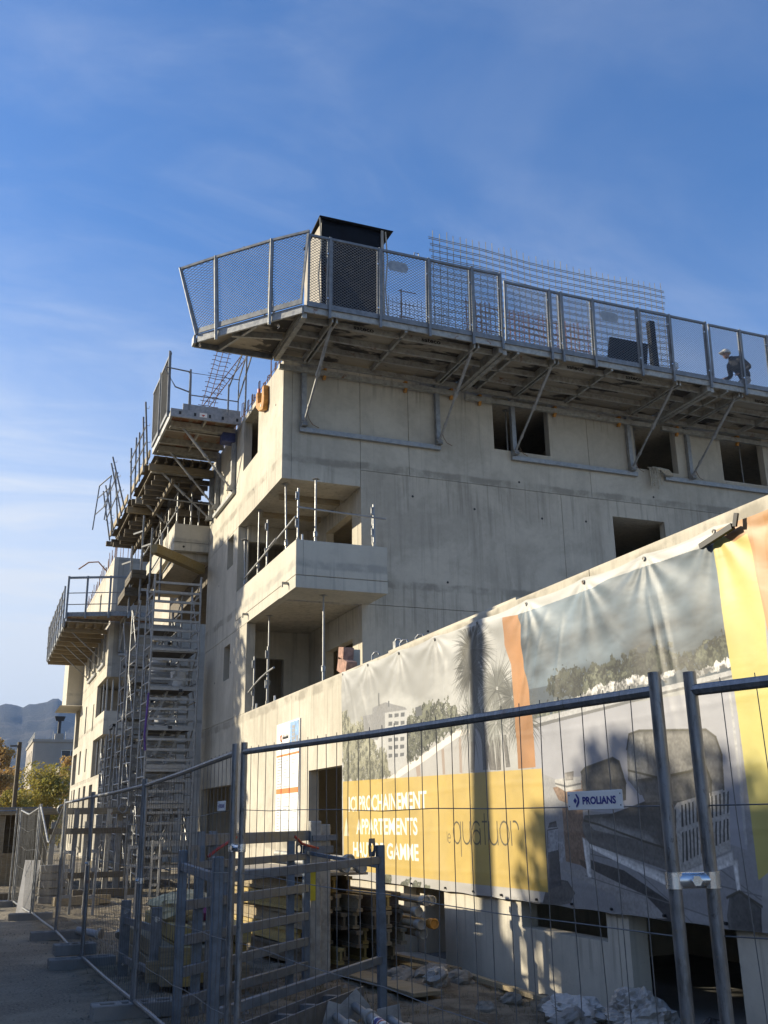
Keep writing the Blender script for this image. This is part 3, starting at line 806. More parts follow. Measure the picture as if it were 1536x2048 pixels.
BANNER = [
 ('floor_l', [(16.18,2.29),(12.01,3.05),(10.26,2.87),(10.34,2.16),(16.18,2.29)]),
 ('rail', [(14.58,2.19),(13.97,2.28),(11.73,2.75),(11.23,2.75),(11.24,2.7),(11.67,2.67),(13.78,2.22)]),
 ('railpost', [(13.08,2.36),(12.94,2.39),(12.92,2.24),(13.04,2.23)]),
 ('railpost', [(12.21,2.54),(12.11,2.56),(12.1,2.22),(12.19,2.22)]),
 ('railpost', [(11.67,2.66),(11.6,2.66),(11.59,2.21),(11.67,2.22)]),
 ('tree_l', [(16.17,3.4),(15.92,3.42),(15.63,3.18),(15.21,3.22),(14.81,2.95),(14.56,2.7),(14.35,2.76),(14.06,2.52),(13.97,2.28),(14.58,2.21),(16.13,2.27)]),
 ('tree_m', [(13.46,3.06),(13.09,3.13),(12.65,3.22),(12.16,3.21),(11.78,3.09),(11.58,2.88),(11.59,2.75),(11.96,2.73),(12.36,2.68),(12.86,2.52),(13.31,2.44),(13.48,2.63)]),
 ('tree_l', [(15.45,2.72),(15.1,2.9),(14.77,2.79),(14.64,2.48),(14.84,2.25),(15.94,2.27),(15.81,2.54)]),
 ('bldg_side', [(15.18,3.28),(14.19,3.25),(14.2,3.01),(14.56,2.85),(15.1,2.93)]),
 ('bldg_face', [(14.19,3.25),(13.32,3.19),(13.36,2.53),(13.78,2.29),(14.07,2.37),(14.2,2.9)]),
 ('bldg_side', [(14.75,3.37),(14.16,3.39),(13.73,3.3),(13.39,3.23),(13.32,3.19),(14.19,3.23),(14.76,3.26)]),
 ('bldg_dark', [(14.47,3.57),(14.42,3.56),(14.41,3.36),(14.47,3.37)]),
 ('bldg_dark', [(14.06,3.4),(14.0,3.39),(14.0,3.3),(14.06,3.31)]),
 ('bldg_dark', [(14.03,3.2),(13.87,3.18),(13.87,3.13),(14.03,3.14)]),
 ('bldg_dark', [(13.79,3.18),(13.64,3.17),(13.64,3.12),(13.79,3.12)]),
 ('bldg_dark', [(13.56,3.17),(13.41,3.16),(13.42,3.1),(13.57,3.11)]),
 ('bldg_dark', [(14.03,3.08),(13.88,3.07),(13.88,3.01),(14.04,3.02)]),
 ('bldg_dark', [(13.8,3.07),(13.64,3.05),(13.65,3.0),(13.8,3.01)]),
 ('bldg_dark', [(13.57,3.05),(13.42,3.04),(13.42,2.99),(13.57,2.99)]),
 ('bldg_dark', [(14.04,2.96),(13.88,2.95),(13.88,2.9),(14.04,2.9)]),
 ('bldg_dark', [(13.8,2.95),(13.65,2.94),(13.65,2.89),(13.81,2.89)]),
 ('bldg_dark', [(13.57,2.94),(13.43,2.93),(13.43,2.88),(13.58,2.88)]),
 ('bldg_dark', [(14.05,2.84),(13.89,2.83),(13.89,2.78),(14.05,2.78)]),
 ('bldg_dark', [(13.81,2.83),(13.66,2.82),(13.66,2.77),(13.81,2.77)]),
 ('bldg_dark', [(13.58,2.82),(13.43,2.81),(13.44,2.76),(13.58,2.76)]),
 ('bldg_dark', [(14.05,2.73),(13.89,2.71),(13.9,2.66),(14.05,2.67)]),
 ('bldg_dark', [(13.82,2.72),(13.66,2.71),(13.67,2.66),(13.82,2.66)]),
 ('bldg_dark', [(13.59,2.71),(13.44,2.7),(13.44,2.65),(13.59,2.65)]),
 ('bldg_dark', [(14.06,2.61),(13.9,2.6),(13.9,2.55),(14.06,2.55)]),
 ('bldg_dark', [(13.82,2.6),(13.67,2.59),(13.67,2.54),(13.82,2.54)]),
 ('bldg_dark', [(13.59,2.59),(13.45,2.59),(13.45,2.54),(13.6,2.54)]),
 ('bldg_dark', [(13.03,3.19),(12.82,3.19),(12.81,3.06),(13.02,3.06)]),
 ('trunk', [(11.28,3.74),(11.04,3.71),(11.07,3.07),(10.85,2.63),(10.89,2.22),(11.02,2.22),(11.02,2.58),(11.28,3.04)]),
 ('trunk', [(11.27,3.1),(11.13,3.08),(11.26,2.2),(11.37,2.21)]),
 ('trunk', [(11.09,2.83),(10.96,2.82),(10.7,2.21),(10.83,2.21)]),
 ('trunk', [(10.66,2.61),(10.53,2.6),(10.55,2.2),(10.66,2.2)]),
 ('trunk', [(10.47,2.6),(10.39,2.59),(10.33,2.22),(10.43,2.22)]),
 ('trunk', [(10.83,2.75),(10.74,2.74),(10.67,2.2),(10.77,2.21)]),
 ('sky2', [(10.13,3.99),(6.51,3.91),(6.49,2.78),(9.87,2.71)]),
 ('sky2_low', [(9.87,3.05),(6.49,2.97),(6.51,2.78),(9.87,2.71)]),
 ('floor2', [(9.89,2.72),(6.53,2.65),(6.3,1.91),(6.53,0.65),(9.84,0.81)]),
 ('wall2', [(9.89,2.72),(6.49,2.66),(6.57,1.38),(7.58,1.62),(8.84,1.72),(9.37,2.04),(9.83,2.16)]),
 ('trees2', [(9.46,2.97),(9.39,3.1),(9.12,3.16),(8.78,3.15),(8.55,3.14),(8.32,3.15),(8.03,3.13),(7.78,3.15),(7.55,3.14),(7.4,3.16),(7.26,3.12),(7.13,3.04),(6.93,3.03),(6.78,3.08),(6.65,3.13),(6.52,3.15),(6.5,2.97),(6.5,2.84),(7.09,2.86),(8.07,2.85),(8.87,2.85),(9.37,2.88)]),
 ('trees2_lit', [(8.8,3.0),(8.61,3.08),(8.34,3.01),(8.05,3.0),(7.9,2.91),(8.15,2.85),(8.68,2.84)]),
 ('trees2_lit', [(7.08,2.93),(6.89,3.03),(6.66,3.08),(6.52,3.1),(6.51,2.87),(6.96,2.85)]),
 ('houses', [(8.82,2.86),(8.54,2.91),(8.06,2.92),(7.82,2.93),(7.51,2.89),(7.22,2.91),(7.2,2.85),(7.83,2.82),(8.51,2.82),(9.17,2.8)]),
 ('houses', [(6.99,2.85),(6.69,2.89),(6.5,2.9),(6.5,2.84),(6.97,2.79)]),
 ('bush2', [(9.85,2.77),(9.69,2.83),(9.27,2.81),(9.08,2.74),(9.18,2.7),(9.86,2.7)]),
 ('sill2', [(9.87,2.71),(6.51,2.8),(6.5,2.76),(9.87,2.65)]),
 ('sill2d', [(9.87,2.65),(6.5,2.76),(6.51,2.74),(9.87,2.61)]),
 ('sill2', [(6.58,2.66),(6.55,2.65),(6.56,1.42),(6.59,1.42)]),
 ('shadow2', [(8.82,1.25),(8.25,1.17),(7.65,0.94),(7.38,0.72),(7.72,0.73),(7.99,0.84),(8.81,1.17)]),
 ('floor2_lit', [(8.81,1.16),(7.97,0.97),(7.68,0.79),(8.31,0.77),(8.44,0.94),(9.39,1.13)]),
 ('line2', [(8.81,1.31),(6.46,1.05),(6.46,1.04),(8.81,1.3)]),
 ('line2', [(8.38,1.35),(7.31,0.77),(7.31,0.76),(8.38,1.34)]),
 ('line2', [(7.21,1.37),(6.47,1.02),(6.47,1.01),(7.21,1.36)]),
 ('line2', [(8.93,1.1),(6.71,0.8),(6.71,0.79),(8.93,1.09)]),
 ('wood2', [(9.29,1.75),(8.88,1.73),(8.86,1.27),(8.99,1.19),(9.28,1.22)]),
 ('wood2d', [(8.99,1.19),(9.02,1.25),(8.85,1.22),(8.82,1.13)]),
 ('wood2', [(9.46,1.96),(8.85,2.01),(8.84,1.87),(9.02,1.76),(9.35,1.83)]),
 ('book', [(9.4,2.04),(9.17,2.05),(8.87,2.05),(8.87,1.93),(9.19,1.91),(9.4,1.98)]),
 ('line2', [(9.4,2.01),(9.16,1.97),(8.86,1.99),(8.86,1.97),(9.17,1.95),(9.4,1.99)]),
 ('cup', [(9.19,2.1),(9.0,2.11),(9.02,2.02),(9.18,2.02)]),
 ('chair_leg', [(8.93,1.46),(8.79,1.43),(8.81,1.08),(8.88,1.08)]),
 ('chair_leg', [(6.76,1.3),(6.68,1.32),(6.69,1.02),(6.73,1.02)]),
 ('chair_leg', [(7.53,1.07),(7.48,1.08),(7.53,0.75),(7.57,0.75)]),
 ('chair_leg', [(8.79,1.43),(7.58,1.15),(6.73,1.38),(6.73,1.27),(7.6,1.05),(8.8,1.36)]),
 ('cush_m', [(8.91,1.58),(8.85,1.67),(7.63,1.7),(7.48,1.36),(7.56,1.18),(8.8,1.4),(8.89,1.48)]),
 ('cush_d', [(8.68,1.62),(7.61,1.83),(6.89,1.77),(6.93,1.53),(7.56,1.18),(7.74,1.51)]),
 ('cush_l', [(8.81,1.6),(8.55,1.65),(7.81,1.51),(7.72,1.4),(7.9,1.43),(8.69,1.53)]),
 ('cush_b', [(8.05,2.26),(7.99,2.4),(7.82,2.42),(6.91,2.35),(6.8,2.28),(6.75,2.17),(6.78,1.85),(7.13,1.82),(7.47,1.85),(7.91,1.84),(8.07,1.98)]),
 ('cush_bl', [(8.03,2.28),(7.94,2.4),(7.74,2.4),(7.72,2.1),(7.83,1.84),(8.04,1.98)]),
 ('cush_d2', [(7.96,1.98),(7.51,2.0),(7.13,2.03),(6.96,2.06),(6.91,1.93),(6.94,1.81),(7.27,1.78),(7.84,1.77)]),
 ('cush_d', [(8.86,2.09),(8.78,2.13),(8.29,2.2),(8.19,2.16),(8.11,1.95),(8.13,1.8),(8.84,1.72)]),
 ('weave', [(7.46,1.7),(7.38,1.76),(6.75,1.86),(6.71,1.81),(6.76,1.38),(7.51,1.16)]),
 ('weave_d', [(7.33,1.74),(7.31,1.74),(7.33,1.56),(7.36,1.56)]),
 ('weave_d', [(7.36,1.51),(7.34,1.52),(7.38,1.27),(7.4,1.26)]),
 ('weave_d', [(7.28,1.75),(7.26,1.75),(7.28,1.57),(7.3,1.57)]),
 ('weave_d', [(7.31,1.52),(7.29,1.53),(7.32,1.28),(7.35,1.28)]),
 ('weave_d', [(7.23,1.76),(7.21,1.76),(7.23,1.58),(7.25,1.58)]),
 ('weave_d', [(7.26,1.53),(7.24,1.54),(7.27,1.3),(7.29,1.3)]),
 ('weave_d', [(7.18,1.76),(7.16,1.77),(7.18,1.59),(7.2,1.59)]),
 ('weave_d', [(7.21,1.54),(7.19,1.55),(7.22,1.32),(7.24,1.31)]),
 ('weave_d', [(7.12,1.77),(7.1,1.78),(7.13,1.6),(7.15,1.6)]),
 ('weave_d', [(7.16,1.55),(7.14,1.56),(7.17,1.33),(7.19,1.33)]),
 ('weave_d', [(7.07,1.78),(7.05,1.78),(7.08,1.61),(7.1,1.6)]),
 ('weave_d', [(7.11,1.56),(7.09,1.56),(7.12,1.35),(7.14,1.34)]),
 ('weave_d', [(7.02,1.79),(7.0,1.79),(7.03,1.62),(7.05,1.61)]),
 ('weave_d', [(7.06,1.57),(7.04,1.57),(7.07,1.36),(7.09,1.36)]),
 ('weave_d', [(6.97,1.8),(6.95,1.8),(6.98,1.63),(7.0,1.62)]),
 ('weave_d', [(7.01,1.58),(6.99,1.58),(7.02,1.38),(7.03,1.38)]),
 ('weave_d', [(6.93,1.8),(6.91,1.81),(6.93,1.63),(6.95,1.63)]),
 ('weave_d', [(6.96,1.59),(6.94,1.59),(6.97,1.4),(6.98,1.39)]),
 ('weave_d', [(6.88,1.81),(6.86,1.81),(6.88,1.64),(6.9,1.64)]),
 ('weave_d', [(6.91,1.6),(6.89,1.6),(6.92,1.41),(6.94,1.41)]),
 ('weave_d', [(6.83,1.82),(6.81,1.82),(6.83,1.65),(6.85,1.65)]),
 ('weave_d', [(6.86,1.6),(6.84,1.61),(6.87,1.43),(6.89,1.42)]),
 ('weave_d', [(6.78,1.83),(6.76,1.83),(6.79,1.66),(6.8,1.66)]),
 ('weave_d', [(6.81,1.61),(6.79,1.62),(6.82,1.44),(6.84,1.44)]),
 ('weave_d', [(6.73,1.83),(6.71,1.84),(6.74,1.67),(6.76,1.66)]),
 ('weave_d', [(6.77,1.62),(6.75,1.62),(6.77,1.46),(6.79,1.45)]),
 ('tray', [(10.15,0.84),(9.97,0.98),(9.6,1.05),(9.26,1.03),(9.14,0.92),(9.24,0.82),(9.64,0.75),(10.0,0.75)]),
 ('press', [(9.62,1.53),(9.4,1.55),(9.41,1.33),(9.39,0.98),(9.64,0.93),(9.63,1.32)]),
 ('press_l', [(9.61,1.52),(9.4,1.54),(9.42,1.33),(9.62,1.3)]),
 ('press', [(9.57,1.6),(9.43,1.62),(9.42,1.56),(9.6,1.55)]),
 ('press_l', [(9.4,1.43),(9.31,1.44),(9.29,1.3),(9.36,1.2),(9.41,1.22),(9.35,1.3),(9.36,1.39),(9.41,1.4)]),
 ('floor_l', [(16.13,0.93),(9.72,0.9),(9.79,0.79),(16.08,0.74)]),
 ('leafp', [(14.06,0.59),(13.64,0.83),(13.32,0.89),(13.54,0.65)]),
 ('leafp', [(13.42,0.64),(13.23,0.86),(12.98,0.84),(13.08,0.65)]),
 ('leafp', [(14.54,0.73),(14.33,0.9),(14.04,0.89),(14.05,0.72)]),
 ('leafp', [(12.99,0.65),(12.85,0.83),(12.69,0.81),(12.73,0.66)]),
 ('ribbon', [(10.34,4.02),(9.97,4.0),(9.91,3.81),(9.92,3.58),(9.83,3.05),(9.79,2.71),(9.79,2.19),(10.16,2.19),(10.16,2.74),(10.2,3.39),(10.33,3.65)]),
 ('yellow', [(16.13,2.29),(9.67,2.17),(9.65,0.9),(16.1,0.9)]),
 ('yellow2', [(6.53,3.94),(6.07,3.94),(6.03,3.38),(6.13,2.13),(6.06,1.39),(6.48,1.16),(6.5,2.23)]),
 ('ribbon2', [(6.49,4.01),(6.24,4.01),(5.77,4.03),(5.78,2.86),(5.92,2.11),(6.04,3.06),(6.12,3.88),(6.3,3.85)]),
 ('ribbon2d', [(6.07,3.99),(5.92,3.99),(6.0,3.09),(6.06,3.39)]),
 ('hem', [(16.16,4.19),(10.31,4.06),(9.94,4.05),(6.5,3.99),(6.51,3.89),(7.42,3.93),(7.9,3.97),(8.35,3.92),(9.96,3.94),(10.34,3.98),(12.58,4.09),(16.16,4.07)]),
 ('grass2', [(6.89,0.88),(6.84,1.01),(6.71,1.07),(6.48,0.96),(6.52,0.73),(6.89,0.74)]),
]
SEAMS = [[(8.05, 2.26), (7.99, 2.4), (7.82, 2.42), (6.91, 2.35), (6.8, 2.28), (6.75, 2.13), (6.77, 1.85)], [(8.86, 2.09), (8.78, 2.13), (8.29, 2.2), (8.19, 2.16), (8.11, 1.95)], [(7.13, 2.03), (6.96, 2.06), (6.91, 1.93), (6.93, 1.81)], [(8.87, 1.62), (8.6, 1.58), (7.9, 1.43), (7.53, 1.36)], [(7.42, 1.7), (7.51, 1.16)], [(8.06, 2.07), (7.59, 1.98), (7.13, 2.02)], [(6.87, 1.01), (6.71, 1.07), (6.47, 0.97)]]

# ------------------------------------------------------------------ printed banner: the print is drawn here, in metres on the cloth
def text_tris(s, width, height=None, offset=0.0, spacing=1.0):
    """triangles of a line of lettering scaled to a given width, origin at its lower left"""
    cu = bpy.data.curves.new('tmp_text', 'FONT'); cu.body = s; cu.size = 1.0; cu.offset = offset; cu.space_character = spacing
    cu.resolution_u = 3
    o = bpy.data.objects.new('tmp_text', cu); COL.objects.link(o)
    bpy.context.view_layer.update()
    me = o.to_mesh()
    v = np.array([tuple(x.co)[:2] for x in me.vertices])
    me.calc_loop_triangles()
    t = np.array([tuple(l.vertices) for l in me.loop_triangles])
    o.to_mesh_clear(); bpy.data.objects.remove(o); bpy.data.curves.remove(cu)
    lo, hi = v.min(0), v.max(0)
    v = v-lo
    k = width/(hi-lo)[0]
    v[:, 0] *= k
    v[:, 1] *= (k if height is None else height/(hi-lo)[1])
    return v, t

def value_noise(h, w, cells_y, cells_x, octaves, seed):
    r = np.random.RandomState(seed); out = np.zeros((h, w), np.float32); amp = 1.0; tot = 0
    for o in range(octaves):
        gy, gx = int(cells_y*2**o)+2, int(cells_x*2**o)+2
        g = r.rand(gy, gx).astype(np.float32)
        yy = np.linspace(0, gy-1.001, h); xx = np.linspace(0, gx-1.001, w)
        y0 = yy.astype(int); x0 = xx.astype(int); fy = (yy-y0)[:, None]; fx = (xx-x0)[None, :]
        fy = fy*fy*(3-2*fy); fx = fx*fx*(3-2*fx)
        a = g[y0][:, x0]*(1-fx)+g[y0][:, x0+1]*fx; b = g[y0+1][:, x0]*(1-fx)+g[y0+1][:, x0+1]*fx
        out += amp*(a*(1-fy)+b*fy); tot += amp; amp *= 0.55
    return out/tot

BY1, BY0, BZ0, BZ1 = 16.16, 4.6, 0.74, 4.16
def banner_image():
    PPM = 210
    W, H = int((BY1-BY0)*PPM), int((BZ1-BZ0)*PPM)
    n_f = value_noise(H, W, 30, 100, 4, 1); n_m = value_noise(H, W, 8, 26, 5, 2); n_c = value_noise(H, W, 7, 9, 5, 3); n_g = value_noise(H, W, 150, 500, 2, 4)
    def cx(Y): return (BY1-np.asarray(Y, float))*PPM
    def cy(z): return (np.asarray(z, float)-BZ0)*PPM
    img = np.zeros((H, W, 3), np.float32)
    # printed sky of the left picture
    zz = np.linspace(BZ0, BZ1, H)[:, None]
    img[:] = (0.46, 0.46, 0.44)
    cl = np.clip((n_c-0.38)*2.6, 0, 1)
    img *= (0.62+0.42*cl)[..., None]
    def mask(pts):
        x = cx([p[0] for p in pts]); y = cy([p[1] for p in pts])
        x0, x1 = max(int(x.min())-1, 0), min(int(x.max())+2, W); y0, y1 = max(int(y.min())-1, 0), min(int(y.max())+2, H)
        if x1 <= x0 or y1 <= y0: return None
        acc = np.zeros((y1-y0, x1-x0), np.float32)
        for oy in (.25, .75):
            for ox in (.25, .75):
                gx = np.arange(x0, x1)+ox; gy = np.arange(y0, y1)+oy
                ins = np.zeros((y1-y0, x1-x0), bool)
                for i in range(len(x)):
                    j = i-1
                    if y[i] == y[j]: continue
                    c = ((y[i] > gy) != (y[j] > gy))[:, None]
                    xi = (x[j]-x[i])*(gy-y[i])/(y[j]-y[i])+x[i]
                    ins ^= c & (gx[None, :] < xi[:, None])
                acc += ins*0.25
        return y0, y1, x0, x1, acc
    n_dx = value_noise(H, W, 60, 200, 3, 5)-.5; n_dy = value_noise(H, W, 60, 200, 3, 6)-.5
    n_l = value_noise(H, W, 45, 150, 3, 7)
    def blur(a, k):
        for ax in (0, 1):
            c = np.cumsum(np.pad(a, [(k+1, k) if q == ax else (0, 0) for q in (0, 1)], mode='edge'), axis=ax)
            a = (c[2*k+1:]-c[:-2*k-1])/(2*k+1) if ax == 0 else (c[:, 2*k+1:]-c[:, :-2*k-1])/(2*k+1)
        return a
    def foliage(pts, lo, hi, px=22):
        x = cx([p[0] for p in pts]); y = cy([p[1] for p in pts])
        y0, y1, x0, x1 = max(int(y.min())-px, 0), min(int(y.max())+px, H), max(int(x.min())-px, 0), min(int(x.max())+px, W)
        full = np.zeros((H, W), np.float32); m = mask(pts); full[m[0]:m[1], m[2]:m[3]] = m[4]
        yy, xx = np.mgrid[y0:y1, x0:x1]
        sy = np.clip((yy+n_dy[y0:y1, x0:x1]*px*2.2).astype(int), 0, H-1); sx = np.clip((xx+n_dx[y0:y1, x0:x1]*px*2.2).astype(int), 0, W-1)
        a = full[sy, sx]*np.clip((n_g[y0:y1, x0:x1]-.16)*9, 0, 1)
        t = np.clip((n_l[y0:y1, x0:x1]-.40)*4.5, 0, 1)*.75+np.clip((n_g[y0:y1, x0:x1]-.5)*3, 0, .5)
        up = np.clip((yy-y.min())/max(1, y.max()-y.min()), 0, 1)
        t = np.clip(t*(.45+.75*up), 0, 1)[..., None]
        c = np.array(lo, np.float32)*(1-t)+np.array(hi, np.float32)*t
        img[y0:y1, x0:x1] = img[y0:y1, x0:x1]*(1-a[..., None])+c*a[..., None]
    def cushion(pts, col, k=9):
        m = mask(pts); y0, y1, x0, x1, a = m
        b = blur(np.pad(a, k), k)[k:-k, k:-k]; b2 = np.roll(np.roll(b, 5, 0), 6, 1)
        sh = .55+.55*b+.9*np.clip(b-b2, -.3, .5)
        c = np.array(col, np.float32)[None, None]*sh[..., None]*(1+.30*(n_g[y0:y1, x0:x1, None]-.5)*2+.25*(n_l[y0:y1, x0:x1, None]-.5))
        img[y0:y1, x0:x1] = img[y0:y1, x0:x1]*(1-a[..., None])+c*a[..., None]
    def fill(pts, col, alpha=1.0, nz=None, amp=0.0, soft=0):
        m = mask(pts)
        if m is None: return
        y0, y1, x0, x1, a = m
        c = np.array(col, np.float32)[None, None, :]
        if nz is not None: c = c*(1+amp*(nz[y0:y1, x0:x1, None]-0.5)*2)
        a = (a*alpha)[..., None]
        img[y0:y1, x0:x1] = img[y0:y1, x0:x1]*(1-a)+c*a
    COLS = {
        'floor_l': ((0.38, 0.37, 0.355), n_m, .15), 'rail': ((0.68, 0.62, 0.55), None, 0), 'railpost': ((0.30, 0.24, 0.20), None, 0),
        'tree_l': ((0.21, 0.21, 0.155), n_g, 1.0), 'tree_m': ((0.11, 0.115, 0.085), n_g, .9), 'bldg_side': ((0.22, 0.22, 0.22), n_g, .2),
        'bldg_face': ((0.40, 0.40, 0.39), n_g, .1), 'bldg_dark': ((0.10, 0.105, 0.11), None, 0), 'trunk': ((0.09, 0.085, 0.08), n_g, .5),
        'sky2': ((0.088, 0.112, 0.132), n_c, 2.3), 'sky2_low': ((0.065, 0.082, 0.10), n_c, .35), 'floor2': ((0.26, 0.26, 0.265), n_g, .12), 'wall2': ((0.30, 0.303, 0.33), n_m, .16),
        'trees2': ((0.035, 0.04, 0.034), n_g, 1.1), 'trees2_lit': ((0.09, 0.098, 0.07), n_g, 1.4), 'houses': ((0.50, 0.50, 0.49), n_g, 1.0), 'bush2': ((0.12, 0.13, 0.10), n_g, 1.3),
        'sill2': ((0.36, 0.36, 0.36), n_g, .2), 'sill2d': ((0.13, 0.13, 0.13), None, 0), 'shadow2': ((0.055, 0.055, 0.057), n_g, .4), 'floor2_lit': ((0.30, 0.29, 0.28), n_g, .25),
        'line2': ((0.14, 0.14, 0.14), None, 0), 'wood2': ((0.20, 0.135, 0.095), n_g, .4), 'wood2d': ((0.09, 0.065, 0.05), n_g, .3), 'book': ((0.40, 0.39, 0.37), n_g, .2), 'cup': ((0.16, 0.15, 0.14), n_g, .3),
        'chair_leg': ((0.48, 0.465, 0.44), n_g, .15), 'cush_m': ((0.105, 0.102, 0.096), n_g, .22), 'cush_l': ((0.19, 0.186, 0.175), n_g, .25), 'cush_d': ((0.07, 0.068, 0.064), n_g, .25),
        'cush_d2': ((0.10, 0.097, 0.09), n_g, .2), 'cush_b': ((0.145, 0.14, 0.13), n_g, .2), 'cush_bl': ((0.20, 0.195, 0.18), n_g, .22), 'weave': ((0.38, 0.365, 0.335), n_g, .35), 'weave_d': ((0.04, 0.04, 0.038), None, 0),
        'tray': ((0.10, 0.098, 0.095), n_g, .3), 'press': ((0.06, 0.062, 0.068), n_g, .3), 'press_l': ((0.30, 0.31, 0.33), n_g, .4), 'leafp': ((0.10, 0.11, 0.085), n_g, .5),
        'ribbon': ((0.35, 0.172, 0.068), n_m, .35), 'ribbon2': ((0.38, 0.195, 0.075), n_m, .3), 'ribbon2d': ((0.40, 0.22, 0.10), n_m, .25), 'yellow2': ((0.47, 0.41, 0.125), n_m, .18), 'hem': ((0.46, 0.46, 0.44), n_m, .05), 'grass2': ((0.085, 0.085, 0.082), n_g, .7)}
    FOL = {'tree_l': ((.08, .08, .055), (.33, .32, .23)), 'tree_m': ((.03, .033, .024), (.17, .175, .125)), 'trees2': ((.012, .014, .011), (.06, .066, .048)), 'trees2_lit': ((.02, .023, .017), (.14, .15, .105)), 'bush2': ((.05, .055, .04), (.24, .25, .19)), 'leafp': ((.06, .065, .05), (.14, .15, .11), 4), 'houses': ((.10, .10, .098), (.62, .61, .59), 8)}
    frond = random.Random(4)
    def palm(c, n, ln, dark):
        for i in range(n):
            a = frond.uniform(-0.6, PI+0.6) if frond.random() < .75 else frond.uniform(-PI, 0)
            l = ln*frond.uniform(.45, 1.0); w = frond.uniform(.006, .011)
            k = frond.uniform(.5, 1.5); droop = frond.uniform(.05, .45)*l
            pts = []
            for t in (0.08, .4, .7, 1.0):
                pts.append((c[0]-math.cos(a)*l*t, c[1]+math.sin(a)*l*t-droop*t*t, w*(1.05-t)))
            px = math.sin(a); pz = math.cos(a)
            poly = [(p[0]+px*p[2], p[1]+pz*p[2]) for p in pts]+[(p[0]-px*p[2], p[1]-pz*p[2]) for p in reversed(pts)]
            fill(poly, tuple(dark*k*x for x in (1.0, 1.02, .92)), .9)
    done = False
    for name, pts in BANNER:
        if name == 'ribbon' and not done:
            done = True
            for c, n, l, d in (((11.2, 3.72), 420, .74, .075), ((11.25, 3.45), 300, .64, .05), ((10.55, 3.15), 320, .64, .12), ((10.62, 2.75), 190, .5, .20), ((11.3, 2.85), 260, .55, .14), ((10.2, 3.0), 190, .62, .08), ((10.0, 2.75), 130, .5, .08)): palm(c, n, l, d)
        if name == 'yellow': fill(pts, (0.48, 0.335, 0.072), .90, n_m, .20); continue
        col, nz, amp = COLS[name]
        if name in FOL: foliage(pts, *FOL[name]); continue
        if name.startswith('cush') or name in ('press', 'trunk', 'cup', 'tray', 'chair_leg', 'grass2'): cushion(pts, col, 9 if name.startswith('cush') else 4); continue
        fill(pts, col, 1.0, nz, amp)
    def letters(s, yl, yr, z, h, col, offset=0.0, alpha=.95):
        v, t = text_tris(s, yl-yr, h, offset)
        for a, b, c in t: fill([(yl-v[i][0], z+v[i][1]) for i in (a, b, c)], col, alpha)
    W_ = (0.80, 0.78, 0.70)
    letters('ICI PROCHAINEMENT', 15.87, 12.75, 1.80, .235, W_, .02)
    letters('APPARTEMENTS', 15.53, 13.06, 1.45, .235, W_, .02)
    letters('HAUT DE GAMME', 15.67, 13.05, 1.11, .225, W_, .02)
    fill([(16.08, 1.42), (15.98, 1.72), (15.86, 1.42)], W_, .45)
    # thin wordmark, drawn as strokes
    INK = (0.05, 0.045, 0.03)
    def stroke(pts, w=.011):
        for a, b in zip(pts[:-1], pts[1:]):
            d = Vector((b[0]-a[0], b[1]-a[1])); n = Vector((-d.y, d.x)).normalized()*w if d.length > 1e-6 else Vector((0, w)); e = d.normalized()*w*.5
            fill([(a[0]+n.x-e.x, a[1]+n.y-e.y), (b[0]+n.x+e.x, b[1]+n.y+e.y), (b[0]-n.x+e.x, b[1]-n.y+e.y), (a[0]-n.x-e.x, a[1]-n.y-e.y)], INK, .9)
    def arc(cy_, cz, ry, rz, a0, a1, n=16): return [(cy_-ry*math.cos(math.radians(a0+(a1-a0)*i/n)), cz+rz*math.sin(math.radians(a0+(a1-a0)*i/n))) for i in range(n+1)]
    stroke([(12.12, 1.50), (12.12, 1.38)], .006); stroke(arc(12.05, 1.42, .045, .05, 330, 0-0)[:0] or arc(12.05, 1.42, .045, .055, 0, 315), .006); stroke([(12.095, 1.425), (12.005, 1.425)], .006)
    x = 11.92; h = .26; zb = 1.36
    for ch in 'quatuor':
        if ch == 'q': stroke(arc(x-.12, zb+h/2, .11, h/2, 0, 360)); stroke([(x-.235, zb+h), (x-.235, zb-.15)]); x -= .30
        elif ch == 'u': stroke([(x, zb+h), (x, zb+.1)]); stroke(arc(x-.10, zb+.1, .10, .1, 180, 360)[::-1] if False else arc(x-.10, zb+.1, .10, .1, 0, -180)); stroke([(x-.20, zb+h), (x-.20, zb)]); x -= .26
        elif ch == 'a': stroke(arc(x-.10, zb+.08, .095, .08, 0, 360)); stroke([(x-.195, zb), (x-.195, zb+.18)]); stroke(arc(x-.10, zb+.17, .095, .09, 30, 180)); x -= .25
        elif ch == 't': stroke([(x-.06, zb+h+.09), (x-.06, zb)]); stroke([(x, zb+h), (x-.12, zb+h)]); x -= .17
        elif ch == 'o': stroke(arc(x-.11, zb+h/2, .11, h/2, 0, 360)); x -= .27
        elif ch == 'r': stroke([(x, zb+h), (x, zb)]); stroke(arc(x-.09, zb+h-.09, .09, .09, 0, 110)); x -= .18
    for ln in SEAMS: stroke(ln, .010)
    img *= (0.96+0.08*n_f)[..., None]
    out = np.ones((H, W, 4), np.float32); out[..., :3] = np.clip(img, 0, 1)
    im = bpy.data.images.new('banner_print', W, H, float_buffer=True, is_data=True)
    im.pixels.foreach_set(out.ravel()); im.update(); im.pack()
    return im

